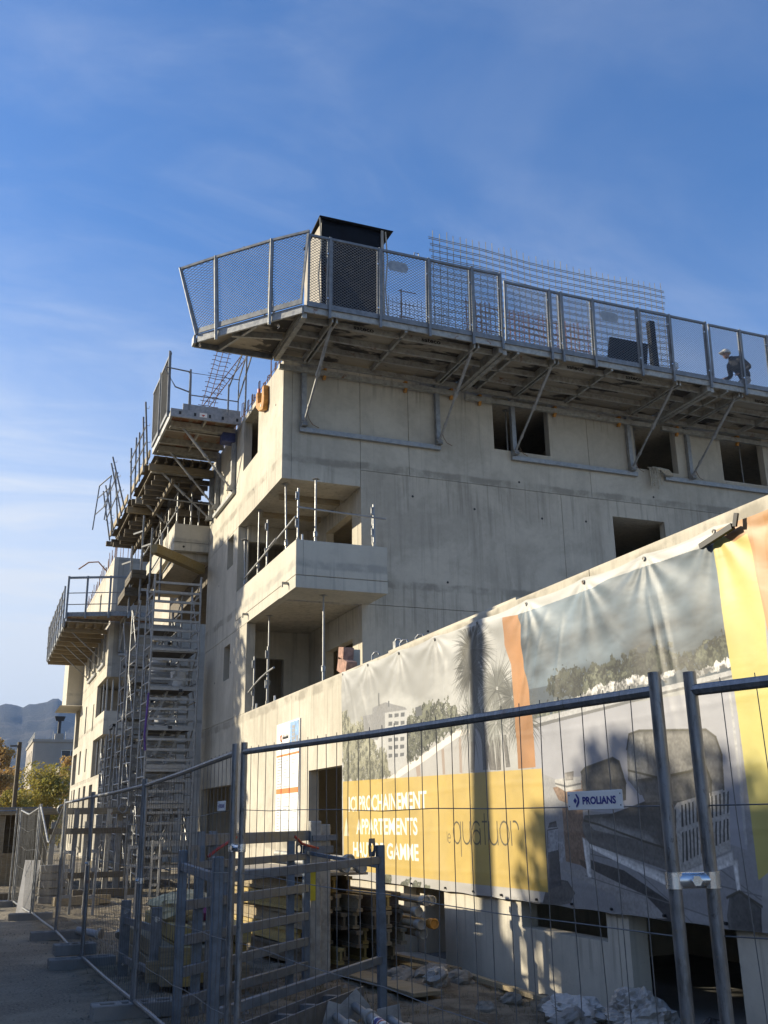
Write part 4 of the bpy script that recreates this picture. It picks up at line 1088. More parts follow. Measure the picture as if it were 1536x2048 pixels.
def make_banner():
    im = banner_image()
    m, nt, b = _base('banner_print', 0.48)
    uv = nt.nodes.new('ShaderNodeUVMap')
    ti = nt.nodes.new('ShaderNodeTexImage'); ti.image = im; ti.extension = 'EXTEND'
    nt.links.new(uv.outputs[0], ti.inputs['Vector'])
    p = _pos(nt)
    dirt = _range(nt, _noise(nt, _map(nt, p, (1, 1, .5)), 1.1, 6, .65), .5, .8, 0, .18)
    nt.links.new(_mix(nt, dirt, ti.outputs['Color'], (0.30, 0.27, 0.20)), b.inputs['Base Color'])
    n = _noise(nt, _map(nt, p, (1, .8, 1.4)), 2.2, 3, .5, .35)
    _bump(nt, b, n, .16, .05)
    def top(y): return 4.13-(BY1-y)*0.0085
    ny, nz = 420, 130
    eyes = [16.1, 14.9, 13.6, 12.3, 11.0, 9.75, 8.55, 7.5, 6.5, 5.5]
    low = [15.9, 14.6, 13.3, 12.2, 11.4, 10.7, 9.9, 9.2, 8.5, 7.7, 6.9, 6.0, 5.2]
    vs = []; uvs = []
    for j in range(nz+1):
        t = j/nz
        for i in range(ny+1):
            y = BY1+(BY0-BY1)*i/ny
            zt = top(y)
            sag = 0
            for a, c in zip(eyes[:-1], eyes[1:]):
                if c <= y <= a: u = (a-y)/(a-c); sag = .035*4*u*(1-u)
            sagb = 0
            for a, c in zip(low[:-1], low[1:]):
                if c <= y <= a: u = (a-y)/(a-c); sagb = .012*4*u*(1-u)
            z = BZ0+.03+sagb+(zt-sag-BZ0-.03-sagb)*t
            x = 0.016*math.sin(y*2.2+z*1.1)+0.012*math.sin(y*4.1-z*2.0+1)
            d_top = zt-z
            for e in eyes:
                dy = y-e; r = math.hypot(dy, d_top)
                if r > .02 and r < 2.4:
                    ang = math.atan2(dy, d_top)
                    x += .020*math.exp(-r/.85)*math.sin(ang*11+e*3.1)*min(1, r/.15)
            # long pulled folds in the middle picture
            for (ya, slope, w, amp, z0, z1) in ((9.55, .45, .05, .035, 2.5, 3.9), (9.25, .50, .06, .03, 2.6, 3.9), (8.95, .30, .035, .02, 2.4, 3.8), (7.55, -.16, .03, .028, 2.3, 3.8), (7.40, -.17, .025, .022, 2.4, 3.8), (15.75, -.35, .05, .022, 2.6, 4.0), (15.4, -.55, .06, .02, 2.7, 4.0), (12.0, .05, .05, .02, 2.0, 4.0)):
                if z0 < z < z1:
                    c = ya+slope*(4.0-z); q = (z-z0)/(z1-z0)
                    x += amp*math.exp(-((y-c)/w)**2)*math.sin(PI*q)**.6
            # creases left from folding
            for zc in (1.02, 1.52, 2.02, 2.55): x += .006*math.exp(-((z-zc-.02*math.sin(y*1.3))/.02)**2)
            edge = min(1, (1-t)/.03, t/.03)
            vs.append((FX-.045-.5*x*max(.25, edge)-.012, y, z)); uvs.append(((BY1-y)/(BY1-BY0), (z-BZ0)/(BZ1-BZ0)))
    n = ny+1
    fs = [(j*n+i, (j+1)*n+i, (j+1)*n+i+1, j*n+i+1) for j in range(nz) for i in range(ny)]
    me = bpy.data.meshes.new('banner'); me.from_pydata(vs, [], fs)
    ul = me.uv_layers.new(name='UVMap')
    li = np.zeros(len(me.loops), np.int32); me.loops.foreach_get('vertex_index', li)
    ul.data.foreach_set('uv', np.array(uvs, np.float32)[li].ravel())
    me.polygons.foreach_set('use_smooth', [True]*len(fs))
    me.materials.append(m)
    o = bpy.data.objects.new('banner', me); COL.objects.link(o)
    tag(o, 'large printed advertising banner with armchair, palms and yellow text box on the wall', 'banner')
    for y in eyes+[5.0]:
        mb = MB(); mb.ring((FX-.066, y, top(y)-.05), (1, 0, 0), .018, .007, 10, 5); mb.tube((FX-.064, y, top(y)-.05), (FX+.02, y, top(y)-.05), .011, 6)
        mb.build('eyelet', 'steel_dirty', o)
    for y in low:
        mb = MB(); mb.tube((FX-.08, y, BZ0+.075), (FX+.02, y, BZ0+.075), .014, 6); mb.build('eyelet', 'black_plastic', o)
make_banner()
# steel angle and timber batten hooked over the banner top at the right
mb = MB(); mb.bar((FX-.12, 6.20, 3.96), (FX-.12, 6.62, 3.89), .04, .05); mb.bar((FX-.12, 6.18, 3.95), (FX-.11, 6.15, 4.06), .025, .035)
tag(mb.build('banner_bracket', 'black_plastic', None), 'dark steel bar bent like a bracket across the banner top at the right', 'bracket')

# permit board on the sunlit wall
pb = thing('permit_board', 'tall white site notice board with orange bars on the concrete wall beside the doorway', 'notice board', (FX-.03, 19.5, 2.5))
mb = MB(); mb.box(FX-.03, FX-.003, 18.72, 20.33, 1.32, 3.60); mb.build('panel', 'white_paint', pb)
def plate(name, mat, y0, y1, z0, z1, d=.033):
    mb = MB(); mb.box(FX-d, FX-.031, y0, y1, z0, z1); return mb.build(name, mat, pb)
plate('orange_bar', 'orange_ink', 18.75, 20.3, 2.93, 2.97); plate('orange_bar', 'orange_ink', 18.75, 20.3, 2.20, 2.30)
plate('picture', 'sky_ink', 18.76, 19.36, 3.03, 3.57)
mb = MB()
for i in range(6):
    mb.box(FX-.036, FX-.0335, 18.98+.02*i*.4, 19.25-.01*i, 3.06+.075*i, 3.12+.075*i)
mb.box(FX-.036, FX-.0335, 18.80, 18.92, 3.05, 3.28); mb.build('printed_tower', 'grey_ink', pb)
mb = MB(); r = random.Random(8)
for i in range(9):
    y = 19.86-i*.045; mb.box(FX-.0345, FX-.0315, y-.03, y, 3.27, 3.31+r.uniform(0, .05))
mb.build('logo_mark', 'black_ink', pb)
mb = MB(); mb.ring((FX-.033, 19.98, 3.3), (1, 0, 0), .06, .012, 12, 4); mb.build('logo_ring', 'orange_ink', pb)
mb = MB(); r = random.Random(2)
for i in range(26):
    z = 2.88-i*.055
    if 2.16 < z < 2.33: continue
    mb.box(FX-.0335, FX-.0312, 20.24-r.uniform(.14, .34), 20.24, z, z+.018)
    if r.random() < .85: mb.box(FX-.0335, FX-.0312, 19.78-r.uniform(.15, .42), 19.78, z, z+.012)
    if r.random() < .6: mb.box(FX-.0335, FX-.0312, 19.2-r.uniform(.12, .36), 19.2, z, z+.012)
stuff(mb.build('text_line', 'grey_ink', pb))

# ------------------------------------------------------------------ cantilevered work platforms
def diamond_mesh(mb, a, b, c, d, sx=.092, sz=.068, w=.0062):
    """expanded-metal mesh in the quad a (low left), b (low right), c (high right), d (high left)"""
    a, b, c, d = map(Vector, (a, b, c, d))
    W = (b-a).length; H = (d-a).length
    def P(u, v): return a*(1-u)*(1-v)+b*u*(1-v)+c*u*v+d*(1-u)*v
    k = sx/sz
    def clip(x0, sgn):
        # line x = x0 + sgn*k*z
        zs = [0, H]
        z0 = (0-x0)/(sgn*k); z1 = (W-x0)/(sgn*k)
        lo, hi = max(0, min(z0, z1)), min(H, max(z0, z1))
        if hi-lo < .02: return
        p = P((x0+sgn*k*lo)/W, lo/H); q = P((x0+sgn*k*hi)/W, hi/H)
        mb.wire(p, q, w)
    n = int((W+k*H)/sx)+2
    for i in range(-1, n+1):
        clip(i*sx-k*H, 1); clip(i*sx, -1)

class XF:
    """local axes of a platform: u along the wall, v away from it, w up"""
    def __init__(s, o, u, v): s.o = Vector(o); s.u = Vector(u); s.v = Vector(v); s.w = Vector((0, 0, 1))
    def __call__(s, u, v, w): return s.o+s.u*u+s.v*v+s.w*w

def fbox(mb, xf, u0, u1, v0, v1, w0, w1):
    mb.hexa([xf(u0, v0, w0), xf(u1, v0, w0), xf(u1, v1, w0), xf(u0, v1, w0), xf(u0, v0, w1), xf(u1, v0, w1), xf(u1, v1, w1), xf(u0, v1, w1)])

def bracket(t, xf, u, foot, top, out, strut_v, mat='galvanised', post=True):
    """wall post, cantilever arm and telescopic strut"""
    mb = MB()
    for s in (-.05, .05): fbox(mb, xf, u+s-.02, u+s+.02, .06, out, top-.21, top-.03)
    o = mb.build('arm', 'steel_dirty', t)
    if post:
        mb = MB(); fbox(mb, xf, u-.055, u+.055, .015, .13, foot, top-.05); mb.build('wall_post', mat, t)
    mb = MB()
    a = xf(u, .17, foot+.12); b = xf(u, strut_v, top-.16)
    m = a.lerp(b, .52)
    mb.tube(a, m, .028, 8); mb.tube(m, b, .040, 8); mb.tube(a.lerp(b, .49), a.lerp(b, .54), .055, 8); mb.tube(a.lerp(b, .15), a.lerp(b, .19), .04, 8)
    s = mb.build('strut', mat, t, True)
    mb = MB(); mb.hexa([xf(u-.06, .03, foot), xf(u+.06, .03, foot), xf(u+.06, .24, foot), xf(u-.06, .24, foot), xf(u-.06, .03, foot+.16), xf(u+.06, .03, foot+.16), xf(u+.06, .14, foot+.16), xf(u-.06, .14, foot+.16)])
    mb.tube(xf(u-.09, .18, foot+.1), xf(u+.09, .18, foot+.1), .014, 6)
    mb.build('foot_bracket', mat, s)
    mb = MB(); mb.pipe([xf(u+.06, .2, foot+.28), xf(u+.10, .2, foot+.16), xf(u+.20, .16, foot+.06), xf(u+.36, .12, foot+.02)], .008, 5)
    mb.build('safety_chain', 'rusty_steel', s)

def guard_panel(t, p0, p1, q1, q0, mesh=True, mid=True):
    """one guard frame: low points p0 p1, high points q0 q1; frame and diamond mesh"""
    p0, p1, q0, q1 = map(Vector, (p0, p1, q0, q1))
    d = (p1-p0).normalized()
    mb = MB()
    n = d.cross(Vector((0, 0, 1)))
    mb.bar(p0+d*.03, q0+d*.03, .05, .03, n); mb.bar(p1-d*.03, q1-d*.03, .05, .03, n)
    mb.bar(q0, q1, .05, .055); mb.bar(p0+Vector((0, 0, .02)), p1+Vector((0, 0, .02)), .03, .12)
    f = mb.build('guard_frame', 'galvanised_dark', t)
    if mesh:
        mb = MB(); diamond_mesh(mb, p0+d*.05, p1-d*.05, q1-d*.05, q0+d*.05)
        stuff(mb.build('mesh_infill', 'wire', f))
    return f

def lettering(t, s, xf, u, v, w, width, height, mat='black_ink', flip=1):
    vv, tt = text_tris(s, width, height, .03)
    mb = MB(); mb._add([xf(u+x, v, w+y) for x, y in vv], [tuple(x) for x in tt])
    return mb.build('lettering', mat, t)

def platform(name_label, x0, x1, brackets, top, joints, letters_u, ledger=None, hooks=(), guards=(), lo=0):
    xf = XF((0, FY, 0), (1, 0, 0), (0, -1, 0))
    t = thing('work_platform', name_label, 'platform', (x0, FY, top), 'cantilevered work platforms with mesh guards along the shaded side')
    OUT = 2.36
    n = max(1, round((x1-x0)/1.25))
    for i in range(n):                                   # deck boards
        a = x0+.09+(x1-x0-.18)*i/n; b = x0+.09+(x1-x0-.18)*(i+1)/n-.008
        mb = MB(); fbox(mb, xf, a, b, .10, OUT-.03, top-.035, top); mb.build('deck_panel', 'deck_ply', t)
    mb = MB(); fbox(mb, xf, x0, x1, OUT-.02, OUT+.02, top-.12, top+.05); mb.build('edge_beam', 'steel_dirty', t)
    for k, v in enumerate((2.02, 1.38, .80)):
        mb = MB()
        fbox(mb, xf, x0+.01, x1-.01, v-.03, v+.03, top-.17, top-.037)
        o = mb.build('deck_beam', 'steel_dirty', t)
        if k == 0:
            for u in letters_u: lettering(o, 'sateco', xf, u-.24, 2.0535, top-.150, .48, .095)
    for k, (v, w) in enumerate(((.20, -.16), (.13, -.36))):
        mb = MB(); fbox(mb, xf, x0+.1, x1-.1, v-.045, v+.045, top+w-.07, top+w+.05); mb.build('wall_rail', 'steel_dirty', t)
    for u in (x0+.03, x1-.03):
        mb = MB(); fbox(mb, xf, u-.055, u+.055, .12, OUT-.025, top-.24, top-.002); mb.build('end_arm', 'steel_dirty', t)
    for u in brackets: bracket(t, xf, u, 10.42, top, OUT-.06, 2.06)
    for u in joints:                                     # intermediate cross arms
        mb = MB(); fbox(mb, xf, u-.03, u+.03, .1, OUT, top-.17, top-.036); mb.build('cross_beam', 'steel_dirty', t)
    if ledger:
        mb = MB(); fbox(mb, xf, ledger[0], ledger[1], .012, .10, 10.31, 10.42); mb.build('ledger', 'galvanised', t)
    for u in hooks:
        mb = MB()
        mb.prism([xf(u, .005, top-.22), xf(u, .16, top-.24), xf(u, .17, top-.40), xf(u, .09, top-.52), xf(u, .03, top-.50), xf(u, .08, top-.38), xf(u, .005, top-.36)], (.07, 0, 0))
        mb.build('suspension_hook', 'orange_paint', t)
    for (a, b) in guards:
        za, zb = top+.06, top+1.74
        guard_panel(t, xf(a+.012, OUT+.04, za), xf(b-.012, OUT+.04, za), xf(b-.012, OUT+.10, zb+lo), xf(a+.012, OUT+.10, zb+lo))
    for (a, b) in guards:
        mb = MB(); mb.bar(xf(b, OUT+.075, top-.20), xf(b, OUT+.115, top+1.78+lo), .055, .05, (0, 1, 0)); mb.build('guard_post', 'galvanised_dark', t)
        for w in (.25, 1.35):
            mb = MB(); mb.tube(xf(b-.06, OUT+.10, top+w), xf(b-.06, OUT+.13, top+w), .018, 6); mb.build('bolt_cap', 'bright_zinc', t)
    return t, xf
m_ = mat_wood('deck_ply', (0.24, 0.205, 0.155), (0.32, 0.28, 0.215), (.5, 3, 3), 0.35)
def stain_deck():
    nt = m_.node_tree; b = nt.nodes['Principled BSDF']; src = b.inputs['Base Color'].links[0].from_socket
    d = _range(nt, _noise(nt, _map(nt, _pos(nt), (.55, 1.3, 1)), 1.5, 5, .6, .3), .50, .57, 0, .95)
    nt.links.new(_mix(nt, d, src, (0.022, 0.018, 0.014)), b.inputs['Base Color'])
stain_deck()
TOP1 = 12.22
pl1, xf1 = platform('corner work platform with mesh guards jutting past the building corner under the black tarp hut', 5.55, 10.38, (6.28, 9.74), TOP1, (7.95,), (7.05, 8.7), (6.2, 9.8), (6.75, 8.85, 10.1),
                    ((5.60, 6.12), (6.12, 7.30), (7.30, 8.50), (8.50, 9.60), (9.60, 10.36)))
pl2, xf2 = platform('middle work platform with mesh guards in front of the leaning reinforcement mesh', 10.42, 16.36, (11.87, 15.42), 12.18, (10.8, 13.4), (12.55, 14.25), (11.8, 15.6), (10.9, 13.1, 15.1),
                    ((10.44, 11.68), (11.68, 12.0), (12.0, 12.9), (12.9, 14.25), (14.25, 15.2), (15.2, 16.34)), -.13)
pl3, xf3 = platform('right work platform with mesh guards where the helmeted worker bends down', 16.40, 22.4, (17.38, 20.9), 12.16, (16.9, 19.2), (18.3, 20.0), (16.5, 21.2), (17.0, 19.1),
                    ((16.42, 17.45), (17.45, 18.35), (18.35, 19.5), (19.5, 20.8), (20.8, 22.3)), -.13)
# warning plates on the mesh
for pl, xf, u, z, l in ((pl1, xf1, 7.72, 1.37, 0), (pl2, xf2, 13.35, 1.22, 0)):
    mb = MB(); n = 20
    pts = []
    for i in range(n):
        a = 2*PI*i/n; x = .13*math.copysign(1, math.cos(a))*(1 if abs(math.cos(a)) > .02 else 0)
        pts.append(xf(u+x+.12*math.cos(a), 2.50, pl.location.z+z+.13*math.sin(a)))
    mb.prism(pts, (0, -.006, 0)); mb.build('oval_plate', 'galvanised', pl)
# triangular extension past the corner
def corner_extension(t, org, du, dv, top, w_in, w_out, depth, mats=('galvanised',)):
    pass
top = TOP1
E_IN, E_OUT, E_TIP = Vector((5.53, 20.34, top)), Vector((5.53, 18.02, top)), Vector((3.70, 20.12, top))
mb = MB(); mb.prism([E_OUT, E_IN, Vector((3.68, 20.36, top)), E_TIP], (0, 0, -.035)); mb.build('deck_panel', 'deck_ply', pl1)
mb = MB(); dn = Vector((0, 0, -.06)); mb.bar(E_OUT+dn, E_TIP+dn, .05, .19); mb.build('edge_beam', 'galvanised', pl1)
mb = MB(); mb.bar(Vector((3.66, 20.36, top-.07)), E_IN+Vector((0, .03, -.07)), .05, .19); mb.build('edge_beam', 'galvanised_dark', pl1)
mb = MB(); mb.bar(E_OUT+dn, E_IN+dn, .06, .18); mb.build('cross_beam', 'steel_dirty', pl1)
mb = MB(); mb.bar(Vector((3.64, 20.14, top-.07)), Vector((3.64, 20.36, top-.07)), .06, .2); mb.build('edge_beam', 'galvanised', pl1)
mb = MB(); mb.bar(Vector((4.75, 18.95, top-.1)), Vector((4.25, 20.33, top-.1)), .06, .13); mb.build('cross_beam', 'galvanised', pl1)
mb = MB(); mb.bar(Vector((4.35, 19.55, top-.11)), Vector((5.45, 19.3, top-.11)), .06, .13); mb.build('cross_beam', 'steel_dirty', pl1)
P_ = [Vector((5.50, 17.96, top)), Vector((4.95, 18.58, top)), Vector((4.02, 19.66, top)), Vector((3.66, 20.10, top))]
Q_ = [Vector((5.62, 17.86, 14.02)), Vector((4.94, 18.50, 14.02)), Vector((3.92, 19.58, 14.0)), Vector((3.24, 20.25, 13.93))]
for a in range(3):
    guard_panel(pl1, P_[a+1]+Vector((0, 0, .08)), P_[a]+Vector((0, 0, .08)), Q_[a], Q_[a+1])
for a in range(1, 4):
    mb = MB(); mb.bar(P_[a]+Vector((0, 0, -.25 if a < 3 else .02)), Q_[a]+Vector((0, 0, .04)), .06, .05, (0, 1, 0)); mb.build('guard_post', 'galvanised', pl1)
for pt in (Vector((4.5, 19.1, 14.05)), Vector((8.2, 17.9, 14.0))):
    mb = MB(); mb.pipe([pt+Vector((-.06, 0, 0)), pt+Vector((-.05, 0, .06)), pt+Vector((.05, 0, .06)), pt+Vector((.06, 0, 0))], .014, 6); mb.build('lifting_eye', 'galvanised', pl1)
for pt in (Vector((5.2, 18.75, 12.06)), Vector((3.78, 20.28, 12.10))):
    mb = MB(); mb.ring(pt, (1, .3, 0), .045, .014, 10, 5); mb.build('shackle', 'bright_zinc', pl1)
# inner stair rail seen through the corner mesh
mb = MB(); mb.pipe([(4.9, 19.9, 12.25), (5.25, 19.7, 13.1), (5.3, 19.65, 13.5), (5.32, 19.6, 12.3)], .022, 6); mb.pipe([(4.95, 20.1, 12.25), (5.5, 19.9, 13.2)], .018, 6)
mb.build('hand_rail', 'galvanised', pl1)

m_ = mat_wood('deck_rust', (0.20, 0.16, 0.115), (0.27, 0.22, 0.16), (.5, 3, 3), .3)
def rust_deck():
    nt = m_.node_tree; b = nt.nodes['Principled BSDF']; src = b.inputs['Base Color'].links[0].from_socket
    d = _range(nt, _noise(nt, _map(nt, _pos(nt), (3, .9, 1)), 1.9, 6, .65, .4), .50, .58, 0, .9)
    nt.links.new(_mix(nt, d, src, (0.19, 0.07, 0.025)), b.inputs['Base Color'])
rust_deck()
# ---- platforms on the sunlit side
xfl = XF((FX, 0, 0), (0, 1, 0), (-1, 0, 0))
def rails(t, pts, hs=(0.55, 1.05), r=.022, mat='galvanised_dark'):
    mb = MB()
    for h in hs: mb.pipe([Vector(p)+Vector((0, 0, h)) for p in pts], r, 6)
    o = mb.build('hand_rail', mat, t); return o
def outer_post(t, y, top, lean, h=1.5, v=1.9):
    mb = MB(); a = xfl(y, v, top-.25); b = xfl(y+lean*.15, v+lean, top+h)
    mb.bar(a, b, .05, .04, (0, 1, 0))
    for k in (.35, .62, .9):
        c = a.lerp(b, k); mb.pipe([c, c+Vector((.09, 0, 0)), c+Vector((.10, 0, .07))], .009, 4)
    mb.build('guard_post', 'galvanised_dark', t)
lp1 = thing('work_platform', 'steel work platform with end handrail on the sunlit side beneath the corner platform', 'platform', (FX, 24.4, 12.1), 'platforms stacked along the sunlit side')
TL = 12.16
for i in range(3):
    a = 24.42+i*.98; mb = MB(); fbox(mb, xfl, a, a+.97, .08, 1.88, TL-.03, TL); mb.build('deck_panel', 'deck_rust', lp1)
mb = MB(); fbox(mb, xfl, 24.36, 24.41, .04, 1.95, TL-.17, TL+.06); fr = mb.build('end_channel', 'galvanised', lp1)
for v in (.15, .55, .9, 1.3, 1.7):
    mb = MB(); fbox(mb, xfl, 24.352, 24.358, v-.03, v+.03, TL-.09, TL-.0); mb.build('slot', 'black_plastic', fr)
mb = MB(); fbox(mb, xfl, 24.345, 24.352, .98, 1.18, TL-.10, TL+.02); mb.build('sticker', 'white_paint', fr)
mb = MB(); mb.prism([xfl(24.34, 1.13, TL-.03), xfl(24.34, 1.03, TL-.03), xfl(24.34, 1.08, TL-.085)], (0, .004, 0)); mb.build('sticker_print', 'red_paint', fr)
for y in (25.3, 26.3, 27.3):
    mb = MB(); fbox(mb, xfl, y, y+.06, .06, 1.9, TL-.2, TL-.032); mb.build('cross_beam', 'steel_dirty', lp1)
mb = MB(); fbox(mb, xfl, 24.42, 27.4, 1.88, 1.94, TL-.17, TL+.05); mb.build('edge_beam', 'galvanised', lp1)
mb = MB(); fbox(mb, xfl, 24.42, 27.4, .95, 1.0, TL-.15, TL-.032); mb.build('deck_beam', 'steel_dirty', lp1)
for u, f in ((25.0, 10.30), (26.95, 10.34)): bracket(lp1, xfl, u, f, TL-.03, 1.85, 1.5, 'galvanised')
mb = MB(); fbox(mb, xfl, 24.9, 27.35, .012, .10, 10.20, 10.30); mb.build('ledger', 'galvanised', lp1)
mb = MB(); fbox(mb, xfl, 24.9, 25.25, .05, .42, TL-.48, TL-.2); mb.build('hinge_casting', 'blue_paint', lp1, bevel=.03)
mb = MB(); fbox(mb, xfl, 24.42, 24.47, .05, 1.62, TL+.07, TL+.26); mb.build('toe_board', 'galvanised', lp1)
def loop_rail(t, y, v0, v1, z0, z1, lean=0):
    mb = MB()
    mb.pipe([xfl(y, v0, z0), xfl(y, v0, z1-.08), xfl(y, v0-.02 if v0 < v1 else v0+.02, z1), xfl(y, v1+.08, z1), xfl(y, v1+.02, z1-.06), xfl(y, v1, z0)], .02, 6)
    mb.tube(xfl(y, v0, z0+(z1-z0)*.45), xfl(y, v1, z0+(z1-z0)*.45), .016, 6)
    mb.build('rail_frame', 'galvanised_dark', t)
loop_rail(lp1, 24.44, .12, 1.42, TL, TL+1.2)
mb = MB(); mb.pipe([xfl(24.44, 1.46, TL+1.22), xfl(24.44, 2.1, TL+1.26), xfl(24.44, 2.14, TL+1.2), xfl(24.44, 1.85, TL+.72), xfl(24.44, 1.46, TL+.62)], .02, 6); mb.bar(xfl(24.42, 1.46, TL), xfl(24.42, 1.46, TL+1.28), .05, .05, (0, 1, 0)); mb.build('gate_rail', 'galvanised_dark', lp1)
mb = MB(); mb.tube(xfl(24.44, .12, TL+1.2), xfl(22.9, .12, TL+1.9), .02, 6); mb.tube(xfl(24.44, .12, TL+.6), xfl(22.9, .12, TL+1.35), .02, 6); mb.tube(xfl(23.6, .12, TL-.02), xfl(23.6, .12, TL+1.65), .025, 6); mb.tube(xfl(24.2, .45, TL), xfl(24.2, .45, TL+.9), .025, 6); mb.tube(xfl(24.2, .45, TL+.8), xfl(23.1, .3, TL+1.5), .02, 6)
mb.build('stair_rail', 'galvanised_dark', lp1)
# leaning mesh guards on its street edge
for a, b in ((24.5, 25.9), (25.95, 27.35)):
    p0, p1 = xfl(a, 1.97, TL+.05), xfl(b, 1.97, TL+.05); q0, q1 = xfl(a, 2.0 if a < 25 else 1.99, TL+1.72), xfl(b, 2.0, TL+1.72)
    guard_panel(lp1, p0, p1, q1, q0)
    mb = MB(); mb.bar(p0+Vector((-.03, 0, -.2)), q0+Vector((-.03, 0, .06)), .06, .05, (0, 1, 0)); mb.build('guard_post', 'galvanised_dark', lp1)

def timber_platform(label, y0, y1, v1, top, lean, posts, foot=10.3, nb=5, loose=0, seed=1):
    r = random.Random(seed)
    t = thing('work_platform', label, 'platform', (FX, y0, top), 'platforms stacked along the sunlit side')
    n = max(2, int((y1-y0)/.42))
    for i in range(n):
        a = y0+(y1-y0)*i/n; mb = MB(); fbox(mb, xfl, a, a+(y1-y0)/n*.985, .1, v1-r.uniform(0, .12), top-.03, top); mb.build('plank', 'dark_timber', t)
    for i in range(nb):
        v = .25+(v1-.45)*i/(nb-1); mb = MB()
        fbox(mb, xfl, y0-.1, y1+.05, v-.035, v+.035, top-.072, top-.032); fbox(mb, xfl, y0-.1, y1+.05, v-.014, v+.014, top-.168, top-.072); fbox(mb, xfl, y0-.1, y1+.05, v-.035, v+.035, top-.208, top-.168)
        mb.build('timber_joist', 'dark_timber', t)  # shade under the deck put into the wood: planks and joists coloured dark
    for k, y in enumerate((y0+.12, y1-.3)):
        mb = MB(); fbox(mb, xfl, y, y+.08, .06, v1, top-.42, top-.212); mb.build('timber_bearer', 'timber' if k == 0 else 'dark_timber', t)
    mb = MB(); fbox(mb, xfl, y0, y1, v1, v1+.04, top-.06, top+.16); mb.build('toe_board', 'timber', t)
    for k in range(nb-1):                                # lower layer of cross timbers
        y = y0+.5+(y1-y0-1)*k/(nb-1); mb = MB(); fbox(mb, xfl, y, y+.1, .05, v1-.05-r.uniform(0, .3), top-.56, top-.425); mb.build('cross_timber', 'dark_timber', t)
    for v in (.5, 1.2): mb = MB(); fbox(mb, xfl, y0+.2, y1-.1, v, v+.09, top-.72, top-.565); mb.build('cross_timber', 'dark_timber', t)
    for y in posts: outer_post(t, y, top, lean*r.uniform(.4, 1.3), r.uniform(1.35, 1.75), v1+.05)
    for h in (.5, 1.0):
        mb = MB(); k = (h+.25)/1.8; mb.tube(xfl(posts[0], v1+.06+lean*k, top+h), xfl(posts[-1], v1+.06+lean*k, top+h), .02, 6); mb.build('guard_rail', 'galvanised_dark', t)
    if foot:
        for u in (y0+.35, y1-.5): bracket(t, xfl, u, foot, top-.2, v1-.1, v1*.8)
    return t
lp2 = timber_platform('timber decked platform with rails just past the rusty steel one on the sunlit side', 27.45, 31.4, 1.98, 11.98, .12, (27.6, 28.3, 29.2, 30.1, 31.0), 10.25, 7, seed=2)
tb = thing('shoring_table', 'dark timber shoring deck low against the wall beneath the timber platforms', 'shoring', (FX, 29, 11.2))
for k in range(6):
    y = 28.9+k*1.1; mb = MB(); fbox(mb, xfl, y, y+1.08, -.85, 1.0, 11.16, 11.19); mb.build('plywood_sheet', 'dark_ply', tb)
for v in (-.5, .1, .7):
    mb = MB(); fbox(mb, xfl, 28.8, 35.4, v, v+.09, 10.95, 11.155); mb.build('timber_joist', 'dark_timber', tb)
for k in range(8):
    y = 29.1+k*.85; mb = MB(); fbox(mb, xfl, y, y+.09, -.8, 1.05, 10.74, 10.945); mb.build('timber_bearer', 'dark_timber', tb)
lp3 = timber_platform('outermost timber platform with leaning guard posts at the street end of the sunlit side', 31.45, 36.0, 2.05, 11.86, .42, (31.8, 32.6, 33.6, 34.6, 35.2, 35.8), None, 8, seed=3)
for (u, v, z, l) in ((35.9, .3, 11.45, 1.9), (35.4, .2, 11.3, 1.8), (34.6, .4, 11.42, 1.5)):
    mb = MB(); fbox(mb, xfl, u, u+.16, v, v+l, z, z+.16); mb.build('timber_bearer', 'dark_timber', lp3)
mb = MB(); mb.pipe([xfl(34.2, 2.5, 11.9), xfl(34.3, 2.35, 13.6), xfl(35.6, 2.62, 13.6), xfl(35.6, 2.75, 11.9)], .025, 6)
mb.tube(xfl(34.3, 2.45, 12.5), xfl(35.6, 2.68, 12.5), .02, 6); mb.tube(xfl(34.2, 2.4, 13.1), xfl(35.6, 2.66, 13.1), .02, 6); mb.build('gate_rail', 'galvanised_dark', lp3)
lp4 = None and timber_platform('high timber platform far back over the recessed part of the sunlit side', 36.4, 42.0, 1.8, 12.0, .3, (36.6, 38.2, 39.8, 41.6), None, 5, seed=5)

# ---- far building platforms
t = thing('work_platform', 'far corner platform with bare steel rails on the second concrete block', 'platform', (4.6, 51, 12.1), 'platforms on the far block')
TB = 12.0
mb = MB(); mb.prism([(3.5, 51.6, TB), (5.95, 50.6, TB), (8.6, 50.6, TB), (8.6, 52.8, TB), (3.6, 52.8, TB)], (0, 0, -.05)); mb.build('deck_panel', 'deck_rust', t)
for a, b in (((3.5, 51.6), (5.95, 50.6)), ((5.95, 50.6), (8.6, 50.6)), ((3.55, 52.75), (5.7, 52.75))):
    mb = MB(); mb.bar((*a, TB-.08), (*b, TB-.08), .07, .22); mb.build('edge_beam', 'galvanised_dark', t)
for a, b in (((3.42, 51.55), (5.95, 50.5)), ((5.95, 50.5), (8.6, 50.5))):
    for h in (1.82,): mb = MB(); mb.bar((*a, TB+h), (*b, TB+h), .1, .1); mb.build('top_rail', 'galvanised_dark', t)
    for h in (.5, 1.1): mb = MB(); mb.tube((a[0], a[1]+.4, TB+h), (b[0], b[1]+.4, TB+h), .025, 6); mb.build('guard_rail', 'galvanised_dark', t)
for (x, y) in ((3.45, 51.55), (4.35, 51.2), (5.45, 50.75), (6.4, 50.5), (8.5, 50.5)):
    mb = MB(); mb.bar((x, y, TB-.3), (x, y, TB+1.9), .13, .1); mb.build('guard_post', 'galvanised_dark', t)
